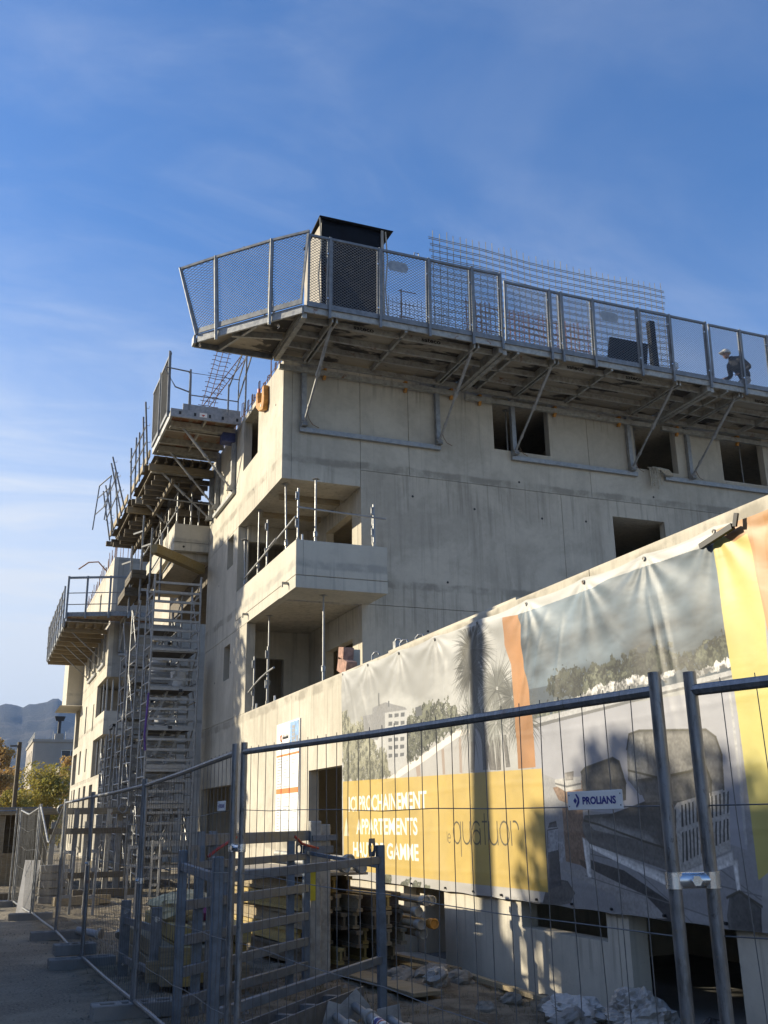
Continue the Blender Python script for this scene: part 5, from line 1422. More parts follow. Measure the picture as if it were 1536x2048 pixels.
xfb = XF((FX, 0, 0), (0, 1, 0), (-1, 0, 0)); xfb2 = XF((0, YB, 0), (1, 0, 0), (0, -1, 0))
for u in (6.35, 8.3): bracket(t, xfb2, u, 10.3, TB, 2.1, 1.7)
mb = MB(); fbox(mb, xfb2, 6.3, 10, .01, .1, 10.15, 10.27); mb.build('ledger', 'galvanised', t)
mb = MB(); diamond_mesh(mb, (6.0, 50.5, TB+.1), (6.45, 50.5, TB+.1), (6.45, 50.5, TB+1.8), (6.0, 50.5, TB+1.8), .17, .13, .006); stuff(mb.build('mesh_infill', 'wire', t))
t2 = thing('work_platform', 'far timber platform on slanted struts along the lit side of the second block', 'platform', (4.6, 56, 11.8), 'platforms on the far block')
TB2 = 11.85
for i in range(12):
    a = 53.0+i*1.05; mb = MB(); fbox(mb, xfb, a, a+1.0, .1, 2.25, TB2-.05, TB2); mb.build('plank', 'timber', t2)
for i in range(5):
    v = .3+i*.45; mb = MB(); fbox(mb, xfb, 53, 65.6, v-.05, v+.05, TB2-.28, TB2-.055); mb.build('timber_joist', 'timber', t2)
for i in range(9):
    a = 53.4+i*1.45; mb = MB(); fbox(mb, xfb, a, a+.09, .06, 2.3, TB2-.5, TB2-.285); mb.build('timber_bearer', 'timber', t2)
for u in (54.2, 56.4, 58.6, 61.5): bracket(t2, xfb, u, 9.95, TB2-.1, 2.2, 1.9)
for a, b in ((54.0, 56.6), (58.0, 62.0)):
    mb = MB(); fbox(mb, xfb, a, b, .012, .12, 9.8, 9.95); mb.build('ledger', 'galvanised', t2)
mb = MB(); fbox(mb, xfb, 53, 65.6, 2.26, 2.34, TB2-.3, TB2+.15); mb.build('edge_beam', 'galvanised_dark', t2)
for i in range(8):
    y = 53.2+i*1.7; mb = MB(); mb.bar(xfb(y, 2.36, TB2-.3), xfb(y, 2.4, TB2+1.9), .09, .08, (0, 1, 0)); mb.build('guard_post', 'galvanised', t2)
for h in (.6, 1.2, 1.8): mb = MB(); mb.tube(xfb(53, 2.4, TB2+h), xfb(65.6, 2.4, TB2+h), .03, 6); mb.build('guard_rail', 'galvanised_dark', t2)

mat_metal('rebar_red', (0.36, 0.15, 0.085), .8, .1, .3, .5, .1)# ------------------------------------------------------------------ on the roof deck
mat_plain('plywood_pale', (0.33, 0.30, 0.25), 0.8, 0, .15, 4)
hut = thing('lift_shaft_form', 'tall shaft wrapped in black tarpaulin standing on the roof behind the corner guard', 'formwork', (7.9, 22.2, 12.15))
mb = MB(); mb.box(7.10, 8.84, 21.52, 23.0, 12.15, 16.9); mb.build('panel', 'plywood_pale', hut)
def tarp():
    n, m = 14, 22
    mb = MB(); vs = []; fs = []
    for j in range(m+1):
        z = 12.2+(17.0-12.2)*j/m
        for i in range(n+1):
            x = 7.08+1.78*i/n
            y = 21.47-.035*math.sin(x*7+z*1.1)*math.sin(z*2.1+x)-.02*math.sin(x*17+z*3)*(1-j/m)-.05*(1-j/m)
            vs.append((x, y, z))
    for j in range(m):
        for i in range(n): fs.append((j*(n+1)+i, j*(n+1)+i+1, (j+1)*(n+1)+i+1, (j+1)*(n+1)+i))
    mb._add(vs, fs)
    o = mb.build('tarpaulin', 'black_tarp', hut, True); so = o.modifiers.new('s', 'SOLIDIFY'); so.thickness = .01
    mb = MB(); mb.hexa([(7.0, 21.4, 16.96), (9.08, 21.4, 16.96), (9.08, 23.0, 16.93), (7.06, 23.0, 16.93), (7.0, 21.36, 17.0), (9.12, 21.36, 17.0), (9.1, 23.0, 16.96), (7.06, 23.0, 16.96)])
    mb.build('cover_sheet', 'black_tarp', hut)
    for x in (7.02, 8.9):
        mb = MB(); mb.pipe([(x, 21.42, 17.0), (x+.04, 21.4, 16.1), (x-.03, 21.42, 15.2), (x+.02, 21.4, 14.4), (x-.05, 21.38, 14.0)], .02, 5); mb.build('lashing_rope', 'rope', hut)
    mb = MB(); mb.bar((8.80, 21.42, 12.2), (8.80, 21.42, 17.0), .07, .05, (0, 1, 0)); mb.build('edge_batten', 'plywood_pale', hut)
tarp()
def rebar_mesh(label, o, ux, uz, W, H, sx, sz, r, mat, group, double=False):
    mb = MB(); o = Vector(o); ux = Vector(ux); uz = Vector(uz)
    rr = random.Random(int(W*10))
    n = int(W/sx)
    nd = ux.cross(uz).normalized(); ph = rr.uniform(0, 6)
    def P(u, v):                                         # the sheet sags and bows a little
        return o+ux*u+uz*v+nd*(.016*W/4*math.sin(u*.9+ph+v*.6)+.015*math.sin(u*2.3+v))+Vector((0, 0, .012*math.sin(u*1.3+ph)-.02*u*(u-W)/W*-1))
    for i in range(n+1):
        e = rr.uniform(.02, .16); j = rr.uniform(-.015, .015)
        mb.pipe([P(i*sx+j*q, (H+e)*q) for q in (0, .33, .66, 1)], r, 4, False)
    m = int(H/sz)
    for j in range(m+1):
        e0, e1, jz = rr.uniform(.05, .14), rr.uniform(.05, .14), rr.uniform(-.02, .02)
        for dz in ((0, .05) if double else (0,)):
            mb.pipe([P(-e0+(W+e0+e1)*q/10, j*sz+dz+jz*math.sin(q)) for q in range(11)], r, 4, False)
    b = mb.build('rebar_mesh', mat, None)
    tag(b, label, 'rebar mesh', group)
    return b
GM = 'reinforcement mesh sheets standing on the roof'
rebar_mesh('long grey reinforcement mesh sheet standing highest above the guards against the sky', (9.95, 20.75, 12.2), (1, 0, -.018), (.012, 0, 1), 7.4, 4.55, .2, .19, .012, 'steel_dirty', GM, True)
rebar_mesh('rust red reinforcement mesh standing low behind the middle guards, beneath the long grey sheet', (11.0, 20.95, 12.25), (1, .02, -.02), (.01, 0, 1), 3.9, 2.75, .15, .17, .016, 'rebar_red', GM)
rebar_mesh('fine grey reinforcement mesh close behind the mesh guards right of the oval plate', (8.6, 20.6, 12.2), (1, 0, 0), (0, 0, 1), 1.75, 2.2, .12, .12, .008, 'galvanised_dark', GM)
rebar_mesh('narrow reinforcement strip hanging upright above the sunlit side platform', (5.75, 30.0, 14.9), (1, 0, -.05), (.22, 0, 1), .42, 2.5, .2, .17, .012, 'rebar', GM)
rebar_mesh('low reinforcement mesh on the roof left of the helmeted worker', (16.7, 20.7, 12.2), (1, 0, 0), (0, 0, 1), 1.4, .75, .2, .2, .01, 'rebar', GM)
mb = MB(); a, b = Vector((5.8, 30.1, 14.75)), Vector((7.4, 30.1, 17.4)); d = (b-a).normalized(); s = Vector((-d.z, 0, d.x))*.09
for k in (-1, 1):
    for q in (0, .14): mb.tube(a+s*k+Vector((0, q, 0)), b+s*k+Vector((0, q, 0)), .012, 4)
for i in range(17):
    c = a.lerp(b, i/16); mb.tube(c-s, c+s, .01, 4)
tag(mb.build('rebar_cage', 'rebar', None), 'slanting lattice of reinforcement bars rising towards the corner platform', 'rebar cage')
mb = MB(); mb.hexa([(14.75, 20.05, 13.35), (16.0, 20.05, 13.35), (16.02, 20.0, 13.35), (14.77, 20.0, 13.35), (15.05, 20.25, 14.3), (16.3, 20.25, 14.3), (16.32, 20.2, 14.3), (15.07, 20.2, 14.3)])
for x in (14.95, 15.9): mb.box(x-.04, x+.04, 20.02, 20.1, 12.2, 13.36)
tag(mb.build('tilted_board', 'black_tarp', None), 'tilted black board on the roof behind the middle guards', 'board')
mb = MB(); mb.box(16.36, 16.54, 20.1, 20.26, 12.16, 15.0); mb.box(16.33, 16.57, 20.08, 20.28, 12.16, 12.22)
tag(mb.build('formwork_post', 'black_tarp', None), 'black upright post on the roof beside the tilted black board', 'post')
mb = MB(); mb.tube((9.58, 22, 12.2), (9.58, 22, 15.65), .02, 5)
for z, l in ((15.6, .45), (15.2, .42), (14.8, .36)): mb.tube((9.5, 22, z), (9.58+l, 22, z), .014, 5)
tag(mb.build('rebar_stake', 'rebar', None), 'thin dark mast with three short cross arms seen through the mesh guard', 'mast')
r = random.Random(6)
for i, (x, y, n, l) in enumerate(((8.25, 18.35, 9, 'heap of dark sacks on the corner platform under the oval plate'), (10.0, 18.3, 12, 'heap of dark chain and tackle at the right end of the corner platform'))):
    mb = MB()
    for k in range(n):
        cx, cy = x+r.uniform(-.32, .32), y+r.uniform(-.2, .2)
        mb.hexa([(cx-.14, cy-.1, TOP1), (cx+.14, cy-.12, TOP1), (cx+.12, cy+.1, TOP1), (cx-.12, cy+.12, TOP1), (cx-.09, cy-.06, TOP1+r.uniform(.1, .24)), (cx+.08, cy-.07, TOP1+r.uniform(.1, .24)), (cx+.07, cy+.05, TOP1+.2), (cx-.07, cy+.06, TOP1+.18)])
    tag(mb.build('tackle_heap', 'black_plastic' if i else 'rusty_steel', None, bevel=.02), l, 'heap')
# timber board and pale stakes near the worker
mb = MB(); mb.hexa([(18.0+x, 18.1+y, z) for x, y, z in ((0, 0, 12.9), (.12, 0, 12.9), (.12, .05, 12.9), (0, .05, 12.9), (-.12, 0, 13.9), (0, 0, 13.9), (0, .05, 13.9), (-.12, .05, 13.9))])
o = tag(mb.build('scaffold_board', 'yellow_timber', None), 'short golden plank leaning on the guard right of the helmeted worker', 'plank'); o.location = (.92, 0, 0)
mb = MB(); mb.box(16.95, 17.07, 20.0, 20.1, 12.2, 13.6); mb.box(16.93, 17.1, 19.98, 20.12, 13.58, 13.75)
tag(mb.build('stake', 'white_plastic', None), 'pale upright stake on the roof left of the white helmet', 'stake')
mb = MB(); mb.box(18.0, 18.1, 19.4, 19.5, 12.2, 13.1); mb.box(17.98, 18.12, 19.38, 19.52, 12.18, 12.25)
tag(mb.build('stake', 'white_plastic', None), 'pale upright stake just left of the bending worker', 'stake')
mb = MB(); mb.hexa([(19.2, 19.2, 12.2), (20.8, 19.2, 12.2), (20.8, 20.2, 12.2), (19.2, 20.2, 12.2), (19.35, 19.3, 12.95), (20.7, 19.3, 13.25), (20.7, 20.1, 13.25), (19.35, 20.1, 12.95)])
tag(mb.build('rubble_skip', 'plywood_pale', None, bevel=.03), 'pale tapered skip on the roof at the right edge beside the worker', 'skip')
# orange wall shoe on the sunlit side
sh = thing('wall_shoe', 'orange U shaped formwork shoe hooked on the sunlit wall near the corner', 'wall shoe', (FX-.1, 21.9, 11.75))
mb = MB()
mb.prism([(FX-.14, y, z) for y, z in ((22.40, 12.05), (22.28, 12.06), (22.20, 11.72), (21.86, 11.62), (21.80, 12.0), (21.66, 12.0), (21.62, 11.55), (21.72, 11.36), (22.10, 11.46), (22.40, 11.68))], (.13, 0, 0))
mb.build('shoe_body', 'orange_paint', sh, bevel=.01)
mb = MB(); mb.tube((FX-.15, 21.86, 11.52), (FX-.12, 21.86, 11.52), .04, 10); mb.build('bolt_hole', 'helmet_white', sh)
mb = MB(); mb.tube((FX-.08, 22.34, 12.0), (FX-.08, 22.34, 12.18), .04, 8); mb.build('locking_pin', 'red_paint', sh)

# ------------------------------------------------------------------ worker
def skin_figure(name, joints, bones, mat, parent, lvl=2):
    me = bpy.data.meshes.new(name)
    me.from_pydata([j[0] for j in joints], bones, [])
    o = bpy.data.objects.new(name, me); COL.objects.link(o)
    sk = o.modifiers.new('skin', 'SKIN'); sk.use_smooth_shade = True
    for v, j in zip(me.skin_vertices[0].data, joints):
        v.radius = (j[1], j[2] if len(j) > 2 else j[1])
    me.skin_vertices[0].data[0].use_root = True
    ss = o.modifiers.new('sub', 'SUBSURF'); ss.levels = lvl; ss.render_levels = lvl
    me.materials.append(MAT[mat])
    if parent: o.parent = parent
    return o
wk = thing('person', 'worker in white helmet and dark jacket bending forward on the right work platform', 'person', (18.35, 19.0, 12.2))
J = [((.18, 0, .80), .17, .16), ((.12, 0, 1.0), .18, .17), ((-.04, 0, 1.22), .20, .18), ((-.18, 0, 1.34), .17, .15), ((-.27, 0, 1.39), .07), ((-.33, 0, 1.42), .07),
     ((-.16, .21, 1.30), .09), ((-.06, .30, 1.02), .07), ((-.30, .22, .86), .05), ((-.38, .18, .84), .042),
     ((-.16, -.21, 1.30), .09), ((.06, -.33, 1.04), .07), ((-.20, -.24, .86), .05), ((-.28, -.2, .82), .042)]
B_ = [(0, 1), (1, 2), (2, 3), (3, 4), (4, 5), (3, 6), (6, 7), (7, 8), (8, 9), (3, 10), (10, 11), (11, 12), (12, 13)]
skin_figure('body', J, B_, 'dark_cloth', wk)
def ellipsoid(mb, c, rx, ry, rz, n=12, m=8, z0=-1.0):
    vs = []; fs = []
    for j in range(m+1):
        t = -PI/2+PI*j/m
        for i in range(n):
            a = 2*PI*i/n; z = max(math.sin(t), z0)
            vs.append((c[0]+rx*math.cos(t)*math.cos(a), c[1]+ry*math.cos(t)*math.sin(a), c[2]+rz*z))
    for j in range(m):
        for i in range(n): fs.append((j*n+i, j*n+(i+1) % n, (j+1)*n+(i+1) % n, (j+1)*n+i))
    mb._add(vs, fs)
WX = Vector((18.35, 19.0, 12.2)); HC = WX+Vector((-.42, 0, 1.47))
mb = MB(); ellipsoid(mb, HC, .095, .08, .115); ellipsoid(mb, HC+Vector((-.095, 0, -.02)), .02, .014, .02, 6, 4); mb.build('head', 'skin', wk, True)
mb = MB(); ellipsoid(mb, HC+Vector((0, 0, .045)), .15, .13, .13, 14, 10, -.12); mb.prism([HC+Vector((x, y, .03)) for x, y in ((-.09, -.09), (-.2, -.06), (-.215, 0), (-.2, .06), (-.09, .09))], (0, 0, .016)); mb.build('helmet', 'helmet_white', wk, True)
leg = [((.17, .10, .90), .115), ((.10, .13, .46), .088), ((.19, .13, .10), .065)]
for s in (1, -1):
    k = 0 if s > 0 else -.07
    skin_figure('trouser_leg', [((.17, .08*s, .84), .14), ((-.06+k, .16*s, .52), .115), ((.20+k*.6, .15*s, .12), .08), ((.10+k*.6, .15*s, .05), .06)], [(0, 1), (1, 2), (2, 3)], 'pale_cloth', wk)
for (x, y, z) in ((-.40, .18, .86), (-.30, -.2, .83)):
    mb = MB(); c = WX+Vector((x, y, z)); mb.bar(c+Vector((.05, 0, .02)), c, .075, .035)
    for k in range(4): f = c+Vector((0, -.03+.02*k, 0)); mb.pipe([f, f+Vector((-.045, 0, -.015)), f+Vector((-.06, 0, -.05))], .0095, 5)
    mb.pipe([c+Vector((.03, -.035, 0)), c+Vector((0, -.06, -.02)), c+Vector((-.02, -.05, -.045))], .011, 5)
    mb.build('hand', 'skin', wk, True)

# ------------------------------------------------------------------ steel props and rails on the two corner balconies
def steel_prop(label, p, q, group, r=.027, mat='galvanised'):
    p, q = Vector(p), Vector(q); d = (q-p).normalized()
    t = thing('steel_prop', label, 'prop', p, group)
    m = p.lerp(q, .45); mb = MB(); mb.tube(p, m, r, 8); mb.build('outer_tube', mat, t, True)
    mb = MB(); mb.tube(m, q, r*.78, 8); mb.build('inner_tube', mat, t, True)
    mb = MB(); mb.tube(m-d*.09, m+d*.03, r*1.7, 8); s = d.orthogonal().normalized(); mb.tube(m-s*.10, m+s*.14, .009, 5); mb.build('adjusting_nut', mat, t, True)
    for c in (p, q):
        mb = MB(); a = d.orthogonal().normalized(); mb.bar(c-a*.07, c+a*.07, .14, .008, d); mb.build('end_plate', mat, t)
    return t
GP = 'adjustable steel props in the corner loggias'
steel_prop('prop under the corner balcony soffit, right one standing near its outer edge', (6.6, 19.75, 3.5), (6.6, 19.75, 6.325), GP)
steel_prop('prop under the corner balcony soffit, left one inside the lower loggia', (6.1, 22.3, 3.52), (6.1, 22.3, 6.34), GP)
steel_prop('perforated prop in the upper corner loggia close to the building corner', (6.05, 20.7, 6.585), (6.0, 20.75, 9.13), GP)
steel_prop('thin prop in the upper corner loggia midway along the sunlit opening', (5.95, 22.9, 6.585), (5.95, 22.9, 9.13), GP)
steel_prop('bright prop outside the upper loggia standing behind the balcony parapet', (6.3, 19.42, 6.6), (6.3, 19.42, 8.85), GP)
steel_prop('slanted prop at the far end of the upper loggia opening', (5.9, 23.9, 6.585), (5.95, 24.35, 8.75), GP)
def edge_post(label, x, y, z, h, group, side=1):
    t = thing('stanchion', label, 'stanchion', (x, y, z), group)
    mb = MB(); mb.tube((x, y, z), (x, y, z+h), .024, 8); mb.build('post_tube', 'galvanised', t, True)
    for k in (.42, .92):
        mb = MB(); w = z+h*k; mb.bar((x-.05, y, w), (x-.05, y, w-.16), .045, .02, (1, 0, 0)); mb.bar((x-.06, y, w), (x, y, w), .04, .03); mb.bar((x-.06, y, w-.15), (x, y, w-.15), .04, .03)
        mb.build('rail_clip', 'galvanised', t)
    mb = MB(); mb.box(x-.03, x+.03, y-.03, y+.03, z-.05, z+.12); mb.build('socket', 'steel_dirty', t)
    return t
GE = 'guard posts along the corner balconies'
for i, (y, l) in enumerate(((19.5, 'guard post on the corner balcony parapet nearest its front corner'), (22.0, 'guard post on the corner balcony parapet halfway along the lit side'))):
    edge_post(l, 5.93, y, 7.37, 1.25, GE)
edge_post('guard post standing on the low wall in the lower loggia', 5.92, 21.7, 4.15, 1.35, GE)
edge_post('shorter guard post on the low wall at the far end of the lower loggia', 5.92, 22.9, 4.15, 1.3, GE)
def guard_tube(label, p, q, sag=0.0, r=.022):
    p, q = Vector(p), Vector(q); m = (p+q)/2+Vector((0, 0, -sag))
    mb = MB(); mb.pipe([p, p.lerp(m, .5)+Vector((0, 0, -sag*.25)), m, m.lerp(q, .5)+Vector((0, 0, -sag*.25)), q], r, 7)
    mb.ring(p, q-p, r, .004, 8, 4); mb.ring(q, q-p, r, .004, 8, 4)
    return tag(mb.build('guard_rail', 'aluminium', None, True), label, 'rail', 'loose guard rails on the loggias')
guard_tube('straight guard rail along the upper loggia between the lit side posts', (5.86, 19.45, 7.95), (5.86, 23.9, 7.60))
guard_tube('short doubled guard rail by the front post of the upper loggia', (5.84, 20.9, 7.85), (5.84, 21.5, 7.80))
guard_tube('long guard rail crossing the front of the upper loggia to the twin posts', (5.85, 19.3, 8.12), (7.9, 19.3, 8.05))
guard_tube('bent guard rail in the lower loggia', (5.84, 20.9, 4.9), (5.84, 23.1, 4.62), -.06)
for x, l in ((7.62, 'front guard post beside the lit jamb at the right of the corner balcony'), (7.82, 'rear guard post at the right end of the corner balcony')):
    edge_post(l, x, 19.32 if x < 7.7 else 19.8, 7.37, 1.0 if x < 7.7 else .9, GE)
mb = MB()
for y in (20.1, 19.25, 23.3): mb.tube((5.95, y, 7.36), (5.95, y, 7.5), .022, 6)
for y in (22.55, 21.0): mb.tube((5.9, y, 4.14), (5.9, y, 4.30), .022, 6)
stuff(tag(mb.build('post_socket', 'white_plastic', None), 'short white socket stubs on the loggia parapets', 'sockets'))
for (x, y) in ((7.3, 21.5), (7.3, 23)):
    mb = MB(); mb.box(5.98+.1, 7.6, y, y+.09, 9.02, 9.14); tag(mb.build('formwork_beam', 'timber', None), 'timber beam under the ceiling of the upper corner loggia, '+('nearer one' if y < 22 else 'deeper one'), 'beam', 'beams under the loggia ceiling')
# props and rails seen in the upper windows
GW = 'props standing in the upper windows'
for i, (x, y, l) in enumerate(((12.05, 20.95, 'prop standing behind the left upper window beside the wall post'), (16.05, 20.9, 'prop standing in the left part of the second upper window'), (18.95, 20.9, 'left prop in the rightmost upper window'), (19.75, 20.9, 'right prop in the rightmost upper window'))):
    steel_prop(l, (x, y, 9.42), (x, y, 11.95), GW)
mb = MB(); mb.box(11.45, 12.1, 22.4, 22.6, 11.35, 11.5); tag(mb.build('formwork_beam', 'yellow_timber', None), 'timber beam hanging inside the left upper window', 'beam')
mb = MB(); r = random.Random(9)
for k in range(7):
    x = 15.95+k*.05; mb.pipe([(x, 20.3, 10.6), (x, 20.22, 10.57), (x+r.uniform(-.04, .04), 20.2, 10.3), (x+r.uniform(-.06, .06), 20.21, 10.05+r.uniform(-.1, .2))], .02, 5)
for k in range(5): mb.pipe([(16.1+k*.06, 20.3, 10.62), (16.3+k*.06, 20.2, 10.55), (16.5+k*.05, 20.22, 10.42)], .03, 5)
tag(mb.build('hanging_rag', 'rope', None, True), 'bundle of rope and rag hanging from the second upper window sill', 'rag')
# rails on the small far balcony
GB = 'guard posts on the small far balcony'
k = 0
for (x, y, h) in ((4.85, 28.4, 1.35), (4.85, 29.9, 1.3), (4.85, 31.4, 1.3), (4.85, 33.0, 1.2), (5.25, 28.3, 1.5), (5.6, 28.9, 1.4)):
    edge_post(['guard post at the outer front corner of the small far balcony', 'second guard post along the street edge of the small far balcony', 'third guard post along the street edge of the small far balcony', 'last guard post along the street edge of the small far balcony', 'tall guard post on the front parapet of the small far balcony', 'guard post against the wall on the small far balcony'][k], x, y, 10.2 if x < 5.5 else 9.62, h, GB); k += 1
guard_tube('lower guard rail along the street edge of the small far balcony', (4.83, 28.3, 10.65), (4.83, 33.2, 10.65)); guard_tube('upper guard rail along the street edge of the small far balcony', (4.83, 28.3, 11.2), (4.83, 33.2, 11.15))
guard_tube('guard rail running along the front of the small far balcony into the wall', (4.2, 28.25, 10.95), (5.95, 28.25, 10.9))
for i, (x, y) in enumerate(((5.3, 29.6), (5.9, 30.2), (6.2, 28.9), (5.55, 31.5))):
    steel_prop(['bright prop in the dark loggia of the small far balcony, leftmost', 'prop in the dark loggia beside the column', 'prop nearest the wall in the dark far loggia', 'prop deep in the dark far loggia'][i], (x, y, 9.64), (x, y, 11.6), 'props in the far loggia')
mb = MB(); mb.bar((3.95, 26.6, 8.93), (5.6, 28.05, 8.80), .22, .26); 
tag(mb.build('timber_beam', 'ochre_timber', None, bevel=.008), 'thick yellow formwork beam jutting out below the small far balcony', 'beam')

# loggia props and rails of the far block
GF = 'props in the loggias of the far block'
FARL = ['front prop of the upper far loggia, left one by the corner', 'front prop of the upper far loggia, middle one', 'front prop of the upper far loggia, nearest the scaffold', 'prop of the lower far loggia, second from its left end', 'prop of the lower far loggia, second from the corner', 'prop of the lower far loggia hidden behind the scaffold', 'prop at the left end of the lower far loggia', 'prop at the left end of the upper far loggia', 'prop of the upper far loggia between the left end and the corner']
k = 0
for (x, y, z0, z1) in ((6.2, 53.3, 7.3, 9.0), (6.9, 53.3, 7.3, 9.0), (7.6, 53.4, 7.3, 9.0), (6.1, 54.2, 4.2, 6.05), (6.0, 55.4, 4.2, 6.05), (6.6, 53.6, 4.2, 6.05), (5.95, 56.3, 4.2, 6.0), (5.95, 55.1, 7.3, 8.9), (5.95, 53.6, 7.3, 9.0)):
    mb = MB(); mb.tube((x, y, z0), (x, y, z1), .045, 6); tag(mb.build('steel_prop', 'galvanised', None), FARL[k], 'prop', GF); k += 1

# ------------------------------------------------------------------ aluminium scaffold towers
def tower(label, x0, x1, y0, y1, top, decks, seed, base=0.0, rung=.265):
    r = random.Random(seed)
    t = thing('scaffold_tower', label, 'scaffold', (x0, y0, base), 'aluminium scaffold towers beside the sunlit side')
    for x in (x0, x1):
        for y in (y0, y1):
            mb = MB(); mb.tube((x, y, base+.18), (x, y, top), .029, 8)
            z = base+2.0
            while z < top: mb.tube((x, y, z-.05), (x, y, z+.05), .036, 8); z += 2.0
            u = mb.build('upright', 'aluminium', t, True)
            mb = MB(); mb.tube((x, y, base), (x, y, base+.2), .018, 6); mb.box(x-.07, x+.07, y-.07, y+.07, base-.02, base+.01); mb.build('base_jack', 'steel_dirty', u)
    for y in (y0, y1):
        z = base+.35
        while z < top-.03:
            mb = MB(); mb.bar((x0+.02, y, z), (x1-.02, y, z), .04, .062); mb.build('rung', 'aluminium', t)
            z += rung
    n = 0; z = base+.4
    while z < top-.5:                                    # side ledgers and diagonals
        for x in (x0, x1):
            mb = MB(); mb.tube((x, y0, z), (x, y1, z+.05), .02, 6); mb.tube((x, y0, z+.48), (x, y1, z+.5), .02, 6)
            if n % 2 == 0: mb.tube((x, y0, z+.05), (x, y1, z+1.75), .018, 6)
            else: mb.tube((x, y1, z+.05), (x, y0, z+1.0), .018, 6)
            mb.build('side_brace', 'aluminium', t)
        n += 1; z += .98
    for z in decks:
        mb = MB(); mb.box(x0+.05, x1-.05, y0+.04, y1-.04, z-.03, z+.0)
        d = mb.build('deck', 'dark_ply', t)
        
        for ya in (y0+.03, y1-.06): mb = MB(); mb.box(x0+.04, x1-.04, ya, ya+.03, z-.06, z+.05); mb.build('deck_edge', 'aluminium', d)
        mb = MB(); mb.bar((x0+.25, y0+.2, z-1.9), (x1-.25, y1-.25, z-.02), .34, .05); 
        if z > base+1.9:
            mb2 = MB()
            for s in (-.17, .17): mb2.bar((x0+.3, (y0+y1)/2+s, z-1.75), (x1-.3, (y0+y1)/2+s, z), .03, .06)
            for k in range(7): q = k/6; xx = x0+.3+(x1-x0-.6)*q; mb2.box(xx-.05, xx+.05, (y0+y1)/2-.16, (y0+y1)/2+.16, z-1.75+1.7*q, z-1.73+1.7*q)
            mb2.build('ladder', 'aluminium', t)
    for k in range(4):
        z = r.uniform(base+1, top-1); y = y0; mb = MB(); x = r.uniform(x0+.3, x1-.3); mb.box(x-.05, x+.05, y-.03, y+.03, z-.03, z+.05); mb.build('clamp', 'black_plastic', t)
    return t
tower('tallest scaffold tower with level rungs standing nearest, beside the sunlit wall', 4.06, 5.34, 26.8, 28.05, 8.25, (6.18, 5.15, 4.1, 3.1, 2.1, 1.2), 1)
tower('scaffold tower directly behind the tallest one, topped with timber beam ends', 4.05, 5.3, 29.35, 30.9, 8.05, (7.3, 5.75, 4.2, 2.2, .9), 2)
tower('shorter scaffold tower third in the row, without beam ends', 4.05, 5.3, 31.6, 33.0, 6.9, (1.4, 2.9, 4.9, 6.6), 3)
tower('slim scaffold tower farthest back beside the step ladder', 4.05, 5.3, 35.6, 37.0, 4.6, (1.9, 4.0), 4)
st = thing('step_ladder', 'tall step ladder with dark top frame leaning left of the scaffold towers', 'ladder', (4.05, 35.2, 0))
mb = MB()
for y in (34.9, 33.9):
    mb.tube((4.0, y, 0), (4.06, y-.05, 4.75), .03, 8)
mb.build('stile', 'aluminium', st, True)
for k in range(15):
    z = .3+k*.29; mb = MB(); mb.bar((4.03, 34.9, z), (4.03, 33.9, z), .05, .04); mb.build('step', 'galvanised_dark', st)
mb = MB(); mb.bar((4.06, 34.9, 4.78), (4.06, 33.85, 4.78), .1, .12); mb.build('top_frame', 'black_plastic', st)
for i, (x, y, z, l) in enumerate(((3.82, 29.9, 8.86, 'upper dark timber block resting on the scaffold uprights'), (3.72, 30.6, 8.45, 'lower dark timber block resting on the scaffold uprights'))):
    mb = MB()
    for k in range(2): mb.box(x, x+.44, y+.02, y+1.6, z+k*.135, z+k*.135+.128)
    mb.box(x+.5, x+.95, y+.1, y+1.5, z+.03, z+.2)
    tag(mb.build('timber_bundle', 'dark_timber', None, bevel=.006), l, 'timber', 'timber bundles on the scaffold')
hp = 0
for x, y, z0, z1 in ((4.1, 30.0, 8.1, 10.9), (4.32, 29.6, 8.1, 10.4), (3.9, 30.8, 8.0, 10.1), (4.6, 29.4, 8.1, 10.2)):
    mb = MB(); mb.tube((x, y, z0), (x, y, z1), .035, 6)
    mb.bar((x, y, z1-.5), (x-.25, y+.3, z1-.55), .03, .05); mb.tube((x, y, z1-1.4), (x+.3, y-.3, z1-.8), .02, 6)
    tag(mb.build('scaffold_upright', 'galvanised_dark', None), ['tallest dark upright with short arm rising above the scaffold towers', 'dark upright beside the tallest one above the scaffold', 'leftmost dark upright above the scaffold towers', 'dark upright nearest the small far balcony above the scaffold'][hp], 'upright', 'dark uprights above the scaffold'); hp += 1
for i, (x, y, z, h, rr) in enumerate(((4.75, 29.9, 5.76, .62, .26), (4.95, 27.5, 5.16, .50, .22), (5.0, 30.2, 4.21, .6, .24))):
    b = thing('bucket', ['large white tub on the upper deck of the rear scaffold tower', 'white tub on the middle deck of the nearest scaffold tower', 'white tub on the lower deck of the rear scaffold tower'][i], 'tub', (x, y, z), 'white tubs on the scaffold decks')
    mb = MB(); mb.tube((x, y, z), (x, y, z+h), rr*.85, 16, rr); mb.build('tub_body', 'white_duct', b, True)
    mb = MB(); mb.ring((x, y, z+h), (0, 0, 1), rr, .018, 18, 6); mb.build('rim', 'white_plastic', b, True)
mb = MB(); mb.pipe([(4.05, 26.78, 5.0), (4.03, 26.76, 4.5), (4.0, 26.75, 3.9), (4.04, 26.76, 3.5)], .03, 6)
tag(mb.build('strap', 'purple_strap', None), 'purple strap hanging from the nearest scaffold tower', 'strap')
dn = thing('downpipe', 'pale grey downpipe standing behind the scaffold rungs', 'pipe', (4.9, 31.6, 0))
mb = MB(); mb.tube((4.9, 31.6, 0), (4.9, 31.6, 5.6), .10, 12)
mb.build('pipe_run', 'plastic_grey', dn, True)
